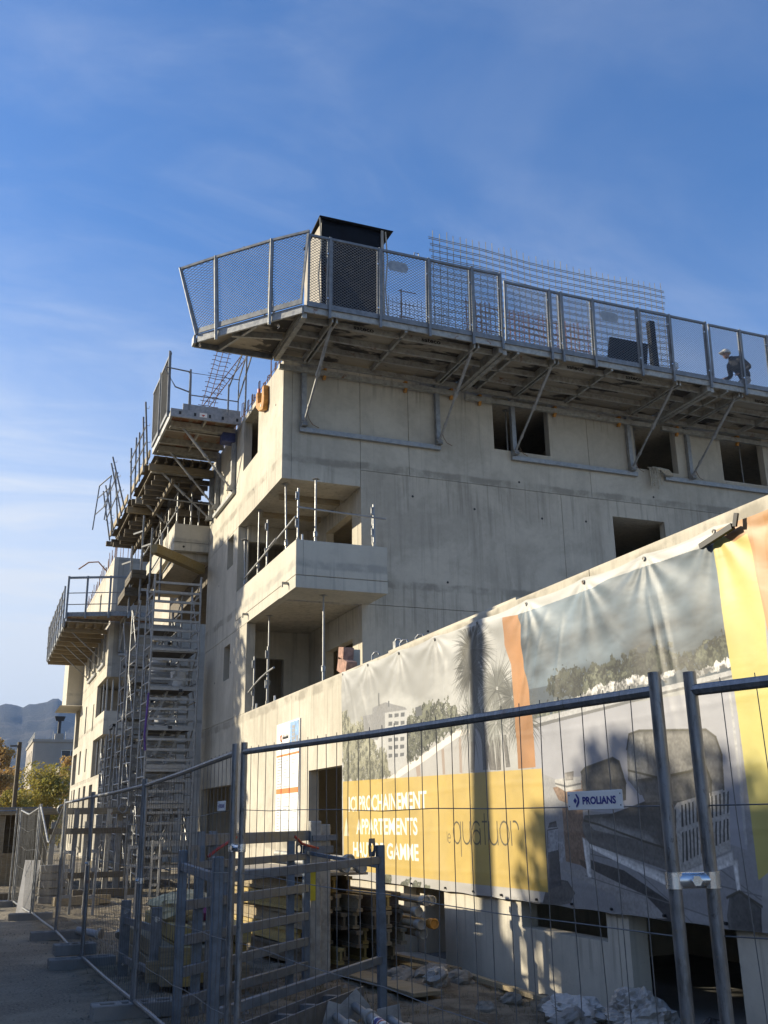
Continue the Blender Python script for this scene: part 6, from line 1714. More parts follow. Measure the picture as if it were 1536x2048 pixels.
for z in (1, 2.6, 4.2): mb = MB(); mb.tube((4.9, 31.6, z), (4.9, 31.6, z+.14), .125, 12); mb.build('collar', 'white_duct', dn, True)

# ------------------------------------------------------------------ mobile site fence
FG = 'wire mesh site fence panels along the street'
def fence_panel(label, a, b, z0a=.12, z0b=.12, H=2.0, bent=0.0, seed=0, rounded=True, nv=30, lean=0.0, mat='fence_steel'):
    r = random.Random(seed)
    a, b = Vector((*a, 0)), Vector((*b, 0)); d = (b-a); L = d.length; d.normalize()
    nrm = Vector((-d.y, d.x, 0))
    t = thing('mesh_fence', label, 'fence', (a.x, a.y, z0a), FG)
    A0, B0 = a+Vector((0, 0, z0a)), b+Vector((0, 0, z0b))
    up = (Vector((0, 0, 1))+nrm*lean).normalized()
    A1, B1 = A0+up*H, B0+up*H
    for p, q in ((A0, A1), (B0, B1)):
        mb = MB(); mb.tube(p-up*.10, q, .0215, 10); mb.build('post', mat, t, True)
    mb = MB()
    ta, tb = A1-up*.06, B1-up*.06
    if bent: mb.pipe([ta, ta.lerp(tb, .48)-up*bent, ta.lerp(tb, .55)-up*bent*.98, tb], .019, 8)
    else: mb.pipe([ta, ta.lerp(tb, .5)-up*.006, tb], .019, 8)
    mb.build('top_tube', mat, t, True)
    mb = MB(); mb.pipe([A0+up*.06, A0.lerp(B0, .5)+up*.05, B0+up*.06], .019, 8); mb.build('bottom_tube', mat, t, True)
    mb = MB()
    def sagv(s): return bent*max(0, 1-abs(s-.5)*2)
    for i in range(1, nv):
        s = i/nv; j = r.uniform(-.008, .008)*(1+bent*6)
        p = A0.lerp(B0, s); q = A1.lerp(B1, s)-up*(sagv(s)+.03)
        m = p.lerp(q, .5)+d*j+nrm*r.uniform(-.012, .012); m1 = p.lerp(q, .27)+d*j*.4; m2 = p.lerp(q, .78)+d*r.uniform(-.006, .006)
        mb.pipe([p+up*.02, m1, m, m2, q+d*r.uniform(-.01, .01)], .0021, 4, False)
    for h in (.38, .80, 1.20, 1.58):
        pts = []
        for k in range(9):
            s = k/8; pts.append(A0.lerp(B0, s)+up*(h-sagv(s)*h/H+(r.uniform(-.012, .012) if 0 < k < 8 else 0))+nrm*.004)
        mb.pipe(pts, .0021, 4, False)
    stuff(mb.build('wire_mesh', 'wire', t))
    return t
def fence_block(label, x, y, rot, z=0.0, mat='concrete_block', L=.74):
    t = thing('ballast_block', label, 'concrete block', (x, y, z), 'concrete feet of the site fence')
    mb = MB(); W, Hh = .24, .13
    mb.box(-L/2, L/2, -W/2, -W/2+.055, .0, Hh); mb.box(-L/2, L/2, W/2-.055, W/2, .0, Hh)
    mb.box(-L/2, L/2, -W/2+.056, W/2-.056, .0, .05)
    xs = [-L/2, -L/2+.08, -L/2+.20, -L/2+.27, -.06, .06, L/2-.27, L/2-.20, L/2-.08, L/2]
    for i in range(0, len(xs)-1, 2): mb.box(xs[i], xs[i+1]-.0 if i+1 < len(xs) else L/2, -W/2+.056, W/2-.056, .051, Hh-.003)
    if mb: pass
    c, s = math.cos(rot), math.sin(rot)
    mb.v = [(x+px*c-py*s, y+px*s+py*c, z+pz) for px, py, pz in mb.v]
    mb.build('block', mat, t, bevel=.008)
    return t
def coupler(t, p, q, z):
    mid = Vector(((p[0]+q[0])/2, (p[1]+q[1])/2, z)); d = Vector((q[0]-p[0], q[1]-p[1], 0)); d.normalize(); n = Vector((-d.y, d.x, 0))
    if n.x > 0: n = -n
    mb = MB(); mb.tube(mid-d*.05, mid+d*.05, .024, 12)
    mb.tube(Vector((p[0], p[1], z-.024)), Vector((p[0], p[1], z+.024)), .0265, 12); mb.tube(Vector((q[0], q[1], z-.024)), Vector((q[0], q[1], z+.024)), .0265, 12)
    c = mb.build('coupler', 'bright_zinc', t, True)
    mb = MB(); mb.tube(mid+n*.02, mid+n*.036, .012, 10); mb.tube(mid+n*.034, mid+n*.044, .016, 6); mb.build('bolt', 'bright_zinc', c)
P = [(2.03, 2.66), (1.60, 6.40), (1.57, 6.52), (1.53, 9.93), (1.52, 10.0), (1.42, 13.45), (1.415, 13.52), (1.37, 16.95), (1.365, 17.02), (1.22, 20.6)]
f1 = fence_panel('nearest mesh fence panel with the blue lettered plate in front of the banner', P[0], P[1], .10, .15, 2.0, 0, 1)
f2 = fence_panel('mesh fence panel cut by the right edge of the picture', (2.14, 2.62), (3.2, -.75), .10, .10, 2.0, 0, 2)
f3 = fence_panel('mesh fence panel in front of the galvanised rack, second along the street', P[2], P[3], .15, .07, 2.0, 0, 3)
f4 = fence_panel('mesh fence panel in front of the dark timber frame, third along the street', P[4], P[5], .07, .06, 2.0, 0, 4)
f5 = fence_panel('mesh fence panel fourth along the street, before the bent one', P[6], P[7], .06, .06, 2.0, 0, 5)
f6 = fence_panel('damaged mesh fence panel with its top tube bent into a V', P[8], P[9], .06, .06, 2.0, .62, 6)
f7 = fence_panel('far mesh fence panel turning away at the end of the row', (1.2, 20.7), (1.02, 24.1), .05, .05, 2.0, 0.1, 7)
f8 = fence_panel('far mesh fence panel crossing the street at the left edge', (.93, 24.3), (-2.5, 25.2), .05, .05, 2.0, 0, 8)
f9 = fence_panel('distant mesh fence panel behind the bent one, half hidden by materials', (1.0, 24.4), (1.6, 27.8), .05, .05, 2.0, 0, 9)
coupler(f1, P[0], (2.14, 2.62), 1.46); coupler(f3, P[1], P[2], 1.50); coupler(f4, P[3], P[4], 1.15); coupler(f5, P[5], P[6], 1.2)
for i, (x, y, rot, l) in enumerate(((2.08, 2.6, .3, 'concrete fence foot under the two nearest posts'), (1.6, 6.45, .05, 'concrete fence foot under the second pair of posts'), (1.55, 9.97, -.0, 'long slotted concrete fence foot lying nearest in the street shade'), (1.42, 13.5, .05, 'slotted concrete fence foot behind the nearest one'), (1.39, 16.98, .0, 'concrete fence foot in shade before the sunlit one'), (1.2, 20.65, -.12, 'sunlit concrete fence foot with a square hole under the bent panel'), (1.0, 24.25, .1, 'far concrete fence foot under the dark pair of posts'), (.2, 23.2, .05, 'concrete fence foot lying loose beyond the sunlit one'))):
    fence_block(l, x, y, rot, gz(x, y)-.01, L=.78)
fence_block('concrete fence foot stacked upside down on another one in the street shade', 1.35, 13.75, .06, .125, L=.5)
mb = MB()
# blue lettered plates
def plate_sign(label, a, b, s0, s1, z, h):
    a, b = Vector((*a, 0)), Vector((*b, 0)); d = (b-a).normalized(); n = Vector((-d.y, d.x, 0))
    L = (b-a).length; w = (s1-s0)*L
    if n.x > 0: n = -n
    # seen from the street the plate reads from the far end to the near end
    org = a.lerp(b, s1)+Vector((0, 0, z)); ux = -d
    t = thing('name_plate', label, 'sign', org, 'white name plates on the fence')
    fr = org+n*.026
    def q(mb, x0, x1, z0, z1, off): 
        pts = [fr+ux*x+Vector((0, 0, zz))+n*off for x, zz in ((x0, z0), (x1, z0), (x1, z1), (x0, z1))]
        mb.prism(pts, -n*.003)
    mb = MB(); q(mb, 0, w, 0, h, 0); mb.build('plate', 'white_plastic', t, bevel=.0012)
    vv, tt = text_tris('PROLIANS', w*.60, h*.42, .035)
    mb = MB(); mb._add([fr+ux*(w*.29+x)+Vector((0, 0, h*.28+y))+n*.0012 for x, y in vv], [tuple(k) for k in tt]); mb.build('lettering', 'blue_ink', t)
    mb = MB(); cx, cz, k = w*.16, h*.5, h*.36
    for poly in (((-.55, 0), (-.1, .45), (.3, 0), (-.1, -.45)), ((.0, .95), (.25, 1.05), (.85, .4), (.85, -.3), (.2, -1.05), (.0, -.8), (.5, -.1), (.5, .2))):
        pts = [fr+ux*(cx+px*k)+Vector((0, 0, cz+pz*k))+n*.0012 for px, pz in poly]
        mb.prism(pts, -n*.0005)
    mb.build('logo', 'blue_ink', t)
    mb = MB()
    for x in (w*.035, w*.965):
        for zz in (h*.2, h*.8):
            c = fr+ux*x+Vector((0, 0, zz)); mb.tube(c-n*.001, c+n*.0012, .0022, 6)
    mb.build('rivet', 'black_plastic', t)
plate_sign('white plate with blue lettering on the nearest fence panel', P[0], P[1], .046, .122, 1.675, .062)
plate_sign('small white plate with blue lettering on the second fence panel, left of the double posts', P[2], P[3], .035, .10, 1.73, .062)

# ------------------------------------------------------------------ galvanised stillage rack
rk = thing('material_rack', 'open galvanised material rack with lifting plate standing behind the double fence posts', 'rack', (2.7, 9.5, -.1))
B3, A3, D3, C3 = Vector((1.69, 7.45, 0)), Vector((1.83, 9.5, 0)), Vector((3.79, 9.55, 0)), Vector((3.55, 11.2, 0))
zb = -.10
def rpost(p, h, w=.075, name='corner_post'):
    mb = MB(); mb.bar(p+Vector((0, 0, zb)), p+Vector((0, 0, h)), w, w, (0, 1, 0)); mb.box(p.x-.09, p.x+.09, p.y-.09, p.y+.09, zb-.02, zb+.015)
    return mb.build(name, 'rack_steel', rk, bevel=.006)
dpost = None
for p, h in ((B3, 1.42), (A3, 1.42), (D3, 1.42), (C3, 1.40)):
    o = rpost(p, h)
    if p is D3: dpost = o
def rbar(p, q, z0, z1, w=.045, h=.07, name='rail', mat='rack_steel'):
    mb = MB(); mb.bar(p+Vector((0, 0, z0)), q+Vector((0, 0, z1)), w, h); return mb.build(name, mat, rk, bevel=.004)
rbar(B3, D3, 1.27, 1.28); rbar(A3, C3, 1.28, 1.28); rbar(A3, B3, 1.28, 1.27, name='end_rail'); rbar(B3, D3, .38, .38); rbar(C3, D3, 1.32, 1.22, .03, .04, 'end_rail')
for z in (.16, .40, .66, .95): rbar(A3+Vector((.02, -.03, 0)), C3+Vector((0, -.03, 0)), z, z, .05, .085)
for s in (.12, .3, .86): 
    p = A3.lerp(C3, s); mb = MB(); mb.bar(p+Vector((0, .05, zb)), p+Vector((0, .05, 1.45 if s != .3 else 1.3)), .075, .06, (0, 1, 0)); mb.build('intermediate_post', 'rack_steel', rk)
# lifting plates with a hole
def lift_plate(p, z):
    n = 14; mb = MB(); pts = []
    d = (D3-B3).normalized(); vs = []
    out = [(-.075, -.085), (.075, -.085), (.09, -.02), (.08, .085), (-.05, .085), (-.085, .06)]
    for k in range(n):
        a = 2*PI*k/n; c, s_ = math.cos(a), math.sin(a); m = max(abs(c)/.08, abs(s_)/.085); vs.append((c/m, s_/m))
    for off in (0, .012):
        for (ox, oz), k in zip(vs, range(n)): pts.append(p+d*ox+Vector((0, off, z+oz)))
        for k in range(n): a = 2*PI*k/n; pts.append(p+d*(.042*math.cos(a))+Vector((0, off, z+.042*math.sin(a))))
    fs = []
    for k in range(n):
        k2 = (k+1) % n
        fs += [(k, k2, n+k2, n+k), (2*n+k, 3*n+k, 3*n+k2, 2*n+k2), (k, 2*n+k, 2*n+k2, k2), (n+k, n+k2, 3*n+k2, 3*n+k)]
    mb._add(pts, fs); return mb.build('lifting_plate', 'rack_steel', rk)
lift_plate(D3+Vector((-.10, -.04, 0)), 1.40); lift_plate(C3+Vector((-.1, -.04, 0)), 1.36); lift_plate(A3+Vector((.1, -.04, 0)), 1.38)
rear = thing('material_rack', 'tall weathered rack posts and beam standing just behind the galvanised rack', 'rack', (3.0, 10.9, -.1))
mb = MB(); mb.bar((2.05, 9.78, 1.50), (3.75, 11.55, 1.50), .07, .11); mb.build('top_beam', 'rack_steel', rear, bevel=.005)
for i, (x, y, h) in enumerate(((3.72, 11.42, 1.66), (3.90, 11.62, 1.62))):
    mb = MB(); mb.bar((x, y, -.1), (x, y, h), .13, .09, (0, 1, 0)); pp = mb.build('post', 'steel_dirty', rear, bevel=.006)
    mb = MB(); mb.box(x-.09, x+.09, y-.08, y+.08, 1.30, 1.38); mb.box(x-.05, x+.14, y-.08, y+.05, 1.44, 1.50); mb.build('clamp', 'galvanised_dark', pp)
mb = MB(); mb.bar((3.66, 11.36, .80), (3.66, 11.36, 1.15), .10, .012, (0, 1, 0)); mb.build('yellow_tape', 'yellow_paint', rear)
for (x, y) in ((2.05, 9.78), (2.2, 9.95)):
    mb = MB(); mb.bar((x, y, -.1), (x, y, 1.58), .07, .07, (0, 1, 0)); mb.build('post', 'galvanised_dark', rear)
mb = MB(); mb.pipe([(2.1, 9.7, 1.35), (2.2, 9.72, 1.42), (2.42, 9.9, 1.52)], .014, 6); mb.build('release_lever', 'red_paint', rear)
mb = MB(); mb.pipe([(3.35, 11.0, 1.5), (3.45, 11.05, 1.42), (3.72, 11.3, 1.36)], .014, 6); mb.build('release_lever', 'red_paint', rear)
# steel base channel lying in front of the rack
ch = thing('steel_channel', 'grey perforated steel channel lying on timber inside the galvanised rack', 'channel', (2.7, 8.9, 0))
a, b = Vector((2.05, 8.15, .03)), Vector((3.55, 9.75, .03)); d = (b-a).normalized(); n = Vector((-d.y, d.x, 0))
mb = MB(); mb.bar(a+n*.12, b+n*.12, .02, .22); mb.bar(a-n*.12, b-n*.12, .02, .22); mb.bar(a+Vector((0, 0, -.1)), b+Vector((0, 0, -.1)), .22, .018); mb.build('web', 'galvanised_dark', ch)
for k in range(9):
    c = a.lerp(b, .06+k*.11)
    if k % 2: mb = MB(); mb.bar(c-n*.11+Vector((0, 0, .02)), c+n*.11+Vector((0, 0, .02)), .07, .12); mb.build('spacer', 'galvanised_dark', ch)
mb = MB(); mb.bar((2.0, 7.75, -.06), (3.45, 9.35, -.09), .12, .12); tag(mb.build('timber_beam', 'yellow_timber', None, bevel=.006), 'yellow timber beam on the ground in front of the steel channel', 'beam')

# ------------------------------------------------------------------ timber stacks
def h_beam(label, p, q, group, mat='yellow_timber', h=.19, w=.085):
    p, q = Vector(p), Vector(q)
    t = thing('formwork_beam', label, 'beam', p, group)
    for off, hh, ww, nm in ((h/2-.02, .04, w, 'flange'), (0, h-.082, .03, 'web'), (-h/2+.02, .04, w, 'flange')):
        mb = MB(); mb.bar(p+Vector((0, 0, off)), q+Vector((0, 0, off)), ww, hh); mb.build(nm, mat, t)
    return t
r = random.Random(21)
GBEAM = 'stacked formwork beams in the large pile'
k = 0
for row in range(5):
    for c in range(7):
        x = 3.98+c*.20+r.uniform(-.02, .02); z = .06+row*.205
        if row == 4 and c > 3: continue
        h_beam('formwork beam in the large timber pile before the wall, one of many alike', (x, 12.45+r.uniform(-.30, .35), z), (x-.35+r.uniform(-.10, .10), 16.0+r.uniform(-.3, .3), z+r.uniform(-.01, .01)), GBEAM, r.choice(['yellow_timber', 'timber', 'timber', 'dark_timber']))
mb = MB(); mb.hexa([(3.75, 12.5, 1.0), (4.75, 12.4, 1.0), (4.45, 16.1, 1.0), (3.45, 16.1, 1.0), (3.75, 12.5, 1.03), (4.75, 12.4, 1.03), (4.45, 16.1, 1.03), (3.45, 16.1, 1.03)])
tag(mb.build('plywood_sheet', 'plywood_pale', None), 'pale plywood sheet on top of the large timber pile', 'sheet')
GPP = 'tubular props poking from the right of the timber pile'
for i, (x, z, m) in enumerate(((5.30, .70, 'steel_dirty'), (5.42, .69, 'steel_dirty'), (5.28, .56, 'steel_dirty'), (5.40, .43, 'orange'), (5.27, .42, 'steel_dirty'), (5.34, .30, 'steel_dirty'), (4.25, 1.12, 'steel_dirty'), (4.5, 1.10, 'steel_dirty'), (4.38, 1.20, 'steel_dirty'))):
    y0 = 11.85+.1*(i % 3); top = z > 1
    t = thing('formwork_tube', ['dirty prop end highest at the right of the timber pile', 'dirty prop end at the far right top of the timber pile', 'dirty prop end below the top pair right of the timber pile', 'prop with an orange collar at the right of the timber pile', 'dirty prop end left of the orange collared prop', 'lowest dirty prop end right of the timber pile', 'prop lying on top of the timber pile at its left', 'prop lying on top of the timber pile at its right', 'topmost prop lying across two others on the timber pile'][i], 'prop', (x, y0, z), GPP)
    mb = MB(); mb.tube((x, y0, z), (x-.2, y0+2.6, z+.02), .042, 10); mb.build('tube', 'timber' if not top else 'steel_dirty', t, True)
    mb = MB(); mb.tube((x, y0-.01, z), (x-.005, y0+.10, z), .062, 12); mb.ring((x, y0-.01, z), (0, 1, 0), .052, .014, 12, 5); mb.build('collar', 'orange_paint' if m == 'orange' else m, t, True)
mb = MB()
for y in (12.7, 15.4): mb.box(3.7, 5.5, y, y+.1, -.14, -.04)
stuff(tag(mb.build('bearer', 'dark_timber', None), 'dark timber bearers under the large pile', 'bearers'))
GL = 'low timber pile behind the slotted frame'
for row in range(3):
    for c in range(5):
        x = 2.05+c*.19+r.uniform(-.02, .02); z = .14+row*.19
        if row == 2 and c in (0,): continue
        mb = MB(); mb.bar((x, 11.25+r.uniform(-.25, .1), z), (x+.02, 13.7+r.uniform(-.2, .2), z), .15, .17)
        tag(mb.build('timber_beam', 'timber' if r.random() < .6 else 'yellow_timber', None, bevel=.006), 'squared timber in the low pile between the slotted frame and the rack, one of many alike', 'beam', GL)
fr = thing('stacking_frame', 'low dark stacking frame with round holes at the end of the low timber pile', 'frame', (1.9, 11.6, 0))
for (x, y) in ((1.80, 12.7), (1.95, 11.45)):
    mb = MB(); mb.box(x-.055, x+.055, y-.03, y+.03, -.05, .80); o = mb.build('post', 'galvanised_dark', fr, bevel=.004)
    for z in (.12, .68): mb = MB(); mb.tube((x, y-.034, z), (x, y-.026, z), .03, 12); mb.build('hole_ring', 'bright_zinc', o)
for z in (.16, .58): mb = MB(); mb.bar((1.80, 12.68, z), (1.95, 11.47, z), .04, .07); mb.build('rail', 'galvanised_dark', fr)
mb = MB(); mb.bar((1.85, 11.35, .18), (2.6, 11.30, .18), .10, .2); mb.build('toe_block', 'timber', fr)
sk = thing('foam_sack', 'torn cream foam sack with magenta wrapping on the low timber pile', 'sack', (2.4, 12.2, .6))
from mathutils import noise as mnoise
def lump(mb, c, rx, ry, rz, seed, n=12, m=8, amp=.25):
    k0 = len(mb.v); n, m = int(n*1.9), int(m*1.9); ellipsoid(mb, (0, 0, 0), 1, 1, 1, n, m)
    o = Vector((seed*3.7, seed*1.3, seed*2.1))
    for i in range(k0, len(mb.v)):
        p = Vector(mb.v[i]); q = p*1.5+o
        f = 1+amp*(1.5*mnoise.noise(q)+.8*mnoise.noise(q*2.3)+.55*abs(mnoise.noise(q*5.1)))
        f = round(f*7)/7*.45+f*.55
        mb.v[i] = (c[0]+p.x*rx*f, c[1]+p.y*ry*f, c[2]+p.z*rz*f)
mb = MB(); lump(mb, (2.38, 12.3, .74), .34, .42, .16, 3); mb.build('foam', 'cream_foam', sk)
mb = MB(); lump(mb, (2.62, 12.05, .68), .20, .3, .11, 5); mb.build('wrapping', 'magenta_sack', sk)
# ------------------------------------------------------------------ small things on the ground
mb = MB(); mb.hexa([(4.12, 11.95, -.06), (4.42, 11.95, -.06), (4.62, 9.95, -.04), (4.27, 9.9, -.04), (4.12, 11.95, -.02), (4.42, 11.95, -.02), (4.62, 9.95, .0), (4.27, 9.9, .0)])
tag(mb.build('scaffold_board', 'timber', None, bevel=.004), 'wide weathered board lying on the soil right of the rack', 'board')
mb = MB(); mb.bar((5.15, 12.9, .0), (5.45, 11.3, -.02), .09, .04); tag(mb.build('plank', 'timber', None), 'narrow pale plank lying before the doorway sill', 'plank')
mb = MB(); mb.bar((5.45, 11.2, -.05), (5.62, 9.3, -.12), .07, .045); tag(mb.build('plank', 'timber', None), 'thin lath along the foot of the wall below the tree shadow', 'plank')
mb = MB(); mb.pipe([(5.55, 13.85, -.1), (5.55, 13.85, .12), (5.56, 13.80, .17), (5.56, 13.74, .12), (5.56, 13.74, -.1)], .012, 6); tag(mb.build('rebar_loop', 'rebar', None), 'small steel loop sticking up beside the doorway', 'loop')
GS = 'steel props lying in the foreground'
for i, (p, q, l) in enumerate(((Vector((2.98, 8.55, .10)), Vector((2.72, 6.6, .12)), 'left galvanised prop with a square end plate lying in the foreground'), (Vector((3.22, 8.75, .13)), Vector((2.95, 6.7, .14)), 'middle galvanised prop with a labelled tube lying in the foreground'), (Vector((3.42, 8.45, .06)), Vector((3.2, 6.4, .06)), 'right galvanised prop lying lowest in the foreground'))):
    t = thing('steel_prop', l, 'prop', p, GS); d = (q-p).normalized(); s = d.orthogonal().normalized(); s2 = d.cross(s)
    mb = MB(); mb.tube(p, p+d*.6, .036, 12); mb.build('inner_tube', 'galvanised', t, True)
    mb = MB(); mb.tube(p+d*.55, q, .048, 14); o = mb.build('outer_tube', 'galvanised', t, True)
    mb = MB(); mb.tube(p+d*.5, p+d*.62, .062, 14); mb.build('collar', 'steel_dirty', t, True)
    mb = MB(); a, b = math.cos(.5+i), math.sin(.5+i); u, v = s*a+s2*b, s2*a-s*b
    mb.prism([p+u*.10+v*.10, p-u*.10+v*.10, p-u*.10-v*.10, p+u*.10-v*.10], d*.01); mb.build('end_plate', 'galvanised', t, bevel=.002)
    if i == 1:
        mb = MB(); mb.tube(p+d*.80, p+d*1.05, .0487, 14); st_ = mb.build('sticker', 'white_plastic', t, True)
        mb = MB(); mb.tube(p+d*.84, p+d*.93, .0492, 14); mb.build('sticker_band', 'blue_ink', st_, True)
        mb = MB(); mb.tube(p+d*.95, p+d*.985, .0492, 14); mb.build('sticker_band', 'red_paint', st_, True)
GT = 'twin tube uprights standing behind the fence'
for i, (x, y, h, rot) in enumerate(((2.98, 20.6, 1.28, .1), (4.02, 24.2, 1.3, -.1), (2.25, 21.0, 1.22, .0), (1.85, 21.4, 1.2, .05))):
    t = thing('formwork_upright', ['pair of pale tubes joined by short ties, nearest the scaffold foot', 'pair of pale tubes joined by short ties, farthest right beside the scaffold rungs', 'pair of pale tubes joined by short ties, right one behind the bent fence', 'pair of pale tubes joined by short ties, left one behind the bent fence'][i], 'upright', (x, y, 0), GT)
    for s in (-.09, .09):
        mb = MB(); mb.bar((x+s, y, -.05), (x+s+.02, y, h+(.0 if s < 0 else -.03)), .045, .05, (0, 1, 0)); mb.build('tube', 'aluminium', t)
    for z in (h-.08, h-.42, .3): mb = MB(); mb.box(x-.07, x+.09, y-.02, y+.02, z, z+.06); mb.build('tie', 'aluminium', t)
    mb = MB(); mb.pipe([(x+.12, y, h), (x+.16, y, h+.06), (x+.2, y, h-.02), (x+.16, y, h-.10)], .012, 5); mb.build('hook', 'steel_dirty', t)
# dark rack of upright forms further along
t = thing('form_rack', 'dark rack of upright steel formwork standing on the site before the far block', 'rack', (2.6, 27, 0))
for k in range(7):
    x = 1.9+k*.27; mb = MB(); mb.bar((x, 27, 0), (x+.03, 27, 1.75+.15*(k % 3)), .12, .1, (0, 1, 0)); mb.build('upright_form', 'steel_dirty' if k % 2 else 'galvanised_dark', t)
for z in (.4, 1.45): mb = MB(); mb.box(1.8, 3.7, 26.88, 26.94, z, z+.14); mb.build('rail', 'dark_timber', t)
for k in (0, 5): mb = MB(); mb.ring((2.1+k*.3, 27, 2.05), (0, 1, 0), .1, .03, 12, 6); mb.build('lifting_ring', 'galvanised_dark', t)
GC = 'stacked concrete blocks behind the bent fence'
for k in range(5):
    b = MB(); y = 24.6+.04*(k % 2); b.box(1.55, 2.15, y, y+.3, k*.165+.0, k*.165+.15); tag(b.build('concrete_block', 'concrete_block', None, bevel=.01), 'grey block in the neat pile behind the bent fence, '+['lowest', 'second from bottom', 'middle', 'second from top', 'topmost'][k], 'block', GC)
mb = MB(); mb.hexa([(1.0, 22.3, 0), (1.28, 22.0, 0), (1.29, 22.02, 0), (1.01, 22.32, 0), (1.10, 22.35, 1.0), (1.38, 22.05, 1.0), (1.39, 22.07, 1.0), (1.11, 22.37, 1.0)])
tag(mb.build('insulation_board', 'plastic_grey', None), 'pale grey board leaning behind the fence at the left', 'board')
for i, (x, y, l) in enumerate(((.55, 25.8, .9), (1.8, 23.6, 1.2), (2.4, 26, 1.5))):
    mb = MB(); mb.bar((x, y, .1), (x+l, y+.3*(i % 2), .1), .2, .18); tag(mb.build('timber_beam', 'dark_timber' if i != 1 else 'timber', None, bevel=.008), ['dark baulk on the ground past the fence posts at the left', 'paler baulk on the ground behind the bent fence', 'dark baulk before the rack of upright forms', 'dark baulk lying across the lane at the left edge'][i], 'beam', 'loose baulks on the ground')
mb = MB(); mb.box(.5, 4.1, 29.3, 29.8, 1.95, 2.12); mb.box(.7, .85, 29.4, 29.6, 0, 1.945); mb.box(3.8, 3.95, 29.4, 29.6, 0, 1.945)
tag(mb.build('timber_trestle', 'timber', None, bevel=.01), 'long timber plank on two posts standing behind the bent fence', 'trestle')
t = thing('site_shed', 'low dark open shed with a flat roof at the left end of the street', 'shed', (.0, 33, 0))
mb = MB(); mb.box(-2.4, 2.2, 32, 35, 2.05, 2.2); mb.build('roof', 'galvanised_dark', t)
mb = MB(); mb.box(-2.4, 2.2, 34.9, 35, 0, 2.04); mb.build('rear_wall', 'dark_timber', t)
for x in (-2.3, -.8, .7, 2.1): mb = MB(); mb.box(x-.06, x+.06, 32.05, 32.17, 0, 2.04); mb.build('post', 'dark_timber', t)
mb = MB(); mb.box(.2, 1.4, 32.8, 33.6, 0, .9); mb.build('bench', 'timber', t)
for i, (x, y, s, l) in enumerate(((5.05, 11.15, .17, 'largest pale rubble lump at the foot of the wall'), (4.72, 11.3, .14, 'rounded rubble lump left of the largest one'), (4.9, 10.7, .12, 'flat rubble lump before the largest one'), (5.25, 10.9, .13, 'rubble lump touching the wall beside the largest one'), (4.5, 10.9, .10, 'small rubble lump beside the wide board'), (5.2, 9.6, .09, 'small rubble lump under the dark slot'), (4.75, 9.3, .08, 'lone small rubble lump in open soil'), (5.35, 8.95, .13, 'rubble lump close to the foam pieces'))):
    mb = MB(); lump(mb, (x, y, gz(x, y)+.02+s*.35), s*1.25, s*1.1, s*.85, 30+i, 10, 7, .22); tag(mb.build('rubble_lump', 'stone', None), l, 'rubble', 'rubble lumps before the wall')
mb = MB(); lump(mb, (4.72, 10.35, .06), .12, .12, .1, 77, 10, 7, .3); tag(mb.build('crumpled_sack', 'sack_plastic', None), 'crumpled pale rag beside the rubble', 'rag')
mb = MB(); lump(mb, (5.45, 7.75, .0), .25, .30, .22, 51, 26, 18, .30); tag(mb.build('plastic_bag', 'sack_plastic', None), 'crumpled translucent plastic bag by the right opening', 'bag')
mb = MB(); lump(mb, (5.5, 6.9, -.04), .18, .2, .16, 55, 14, 10, .2); tag(mb.build('rubbish_bag', 'black_plastic', None), 'black rubbish bag on the ground inside the right opening', 'bag')
mb = MB(); lump(mb, (5.22, 8.45, -.02), .24, .34, .10, 61, 18, 12, .35); tag(mb.build('foam_scrap', 'styrofoam', None), 'white torn foam scrap heaped by the opening pier', 'foam')
mb = MB(); lump(mb, (5.0, 8.12, -.05), .16, .2, .11, 63, 14, 10, .25); tag(mb.build('broken_block', 'concrete_block', None), 'broken grey block in front of the white foam scrap', 'block')
mb = MB(); lump(mb, (5.45, 8.95, -.08), .12, .22, .07, 65, 14, 10, .35); tag(mb.build('foam_scrap', 'plastic_grey', None), 'grey flat scrap lying against the wall beside the white foam', 'scrap')
mb = MB(); mb.tube((7.6, 7.4, .62), (7.7, 6.6, .64), .03, 8); tag(mb.build('pipe', 'timber', None), 'pale pipe crossing the dark right opening low down', 'pipe')
mb = MB(); mb.tube((7.2, 8.0, -.1), (7.2, 8.0, 1.9), .04, 8); tag(mb.build('steel_prop', 'yellow_timber', None), 'yellowish prop standing in the dark right opening', 'prop')
for i, (x, y, a) in enumerate(((2.0, 16.6, -.9), (2.25, 16.3, .5))):
    t = thing('pipe_stub', ['pale pipe stub lying behind the third fence panel', 'pale flanged pipe stub standing askew behind the third fence panel'][i], 'pipe', (x, y, .05), 'pipe stubs behind the fence')
    d = Vector((math.sin(a), math.cos(a), .15 if i == 0 else .9)).normalized(); p = Vector((x, y, .06))
    mb = MB(); mb.tube(p, p+d*.42, .055, 12); mb.build('tube', 'plastic_grey', t, True); mb = MB(); mb.tube(p+d*.0, p+d*.05, .09, 12); mb.build('flange', 'steel_dirty', t, True)

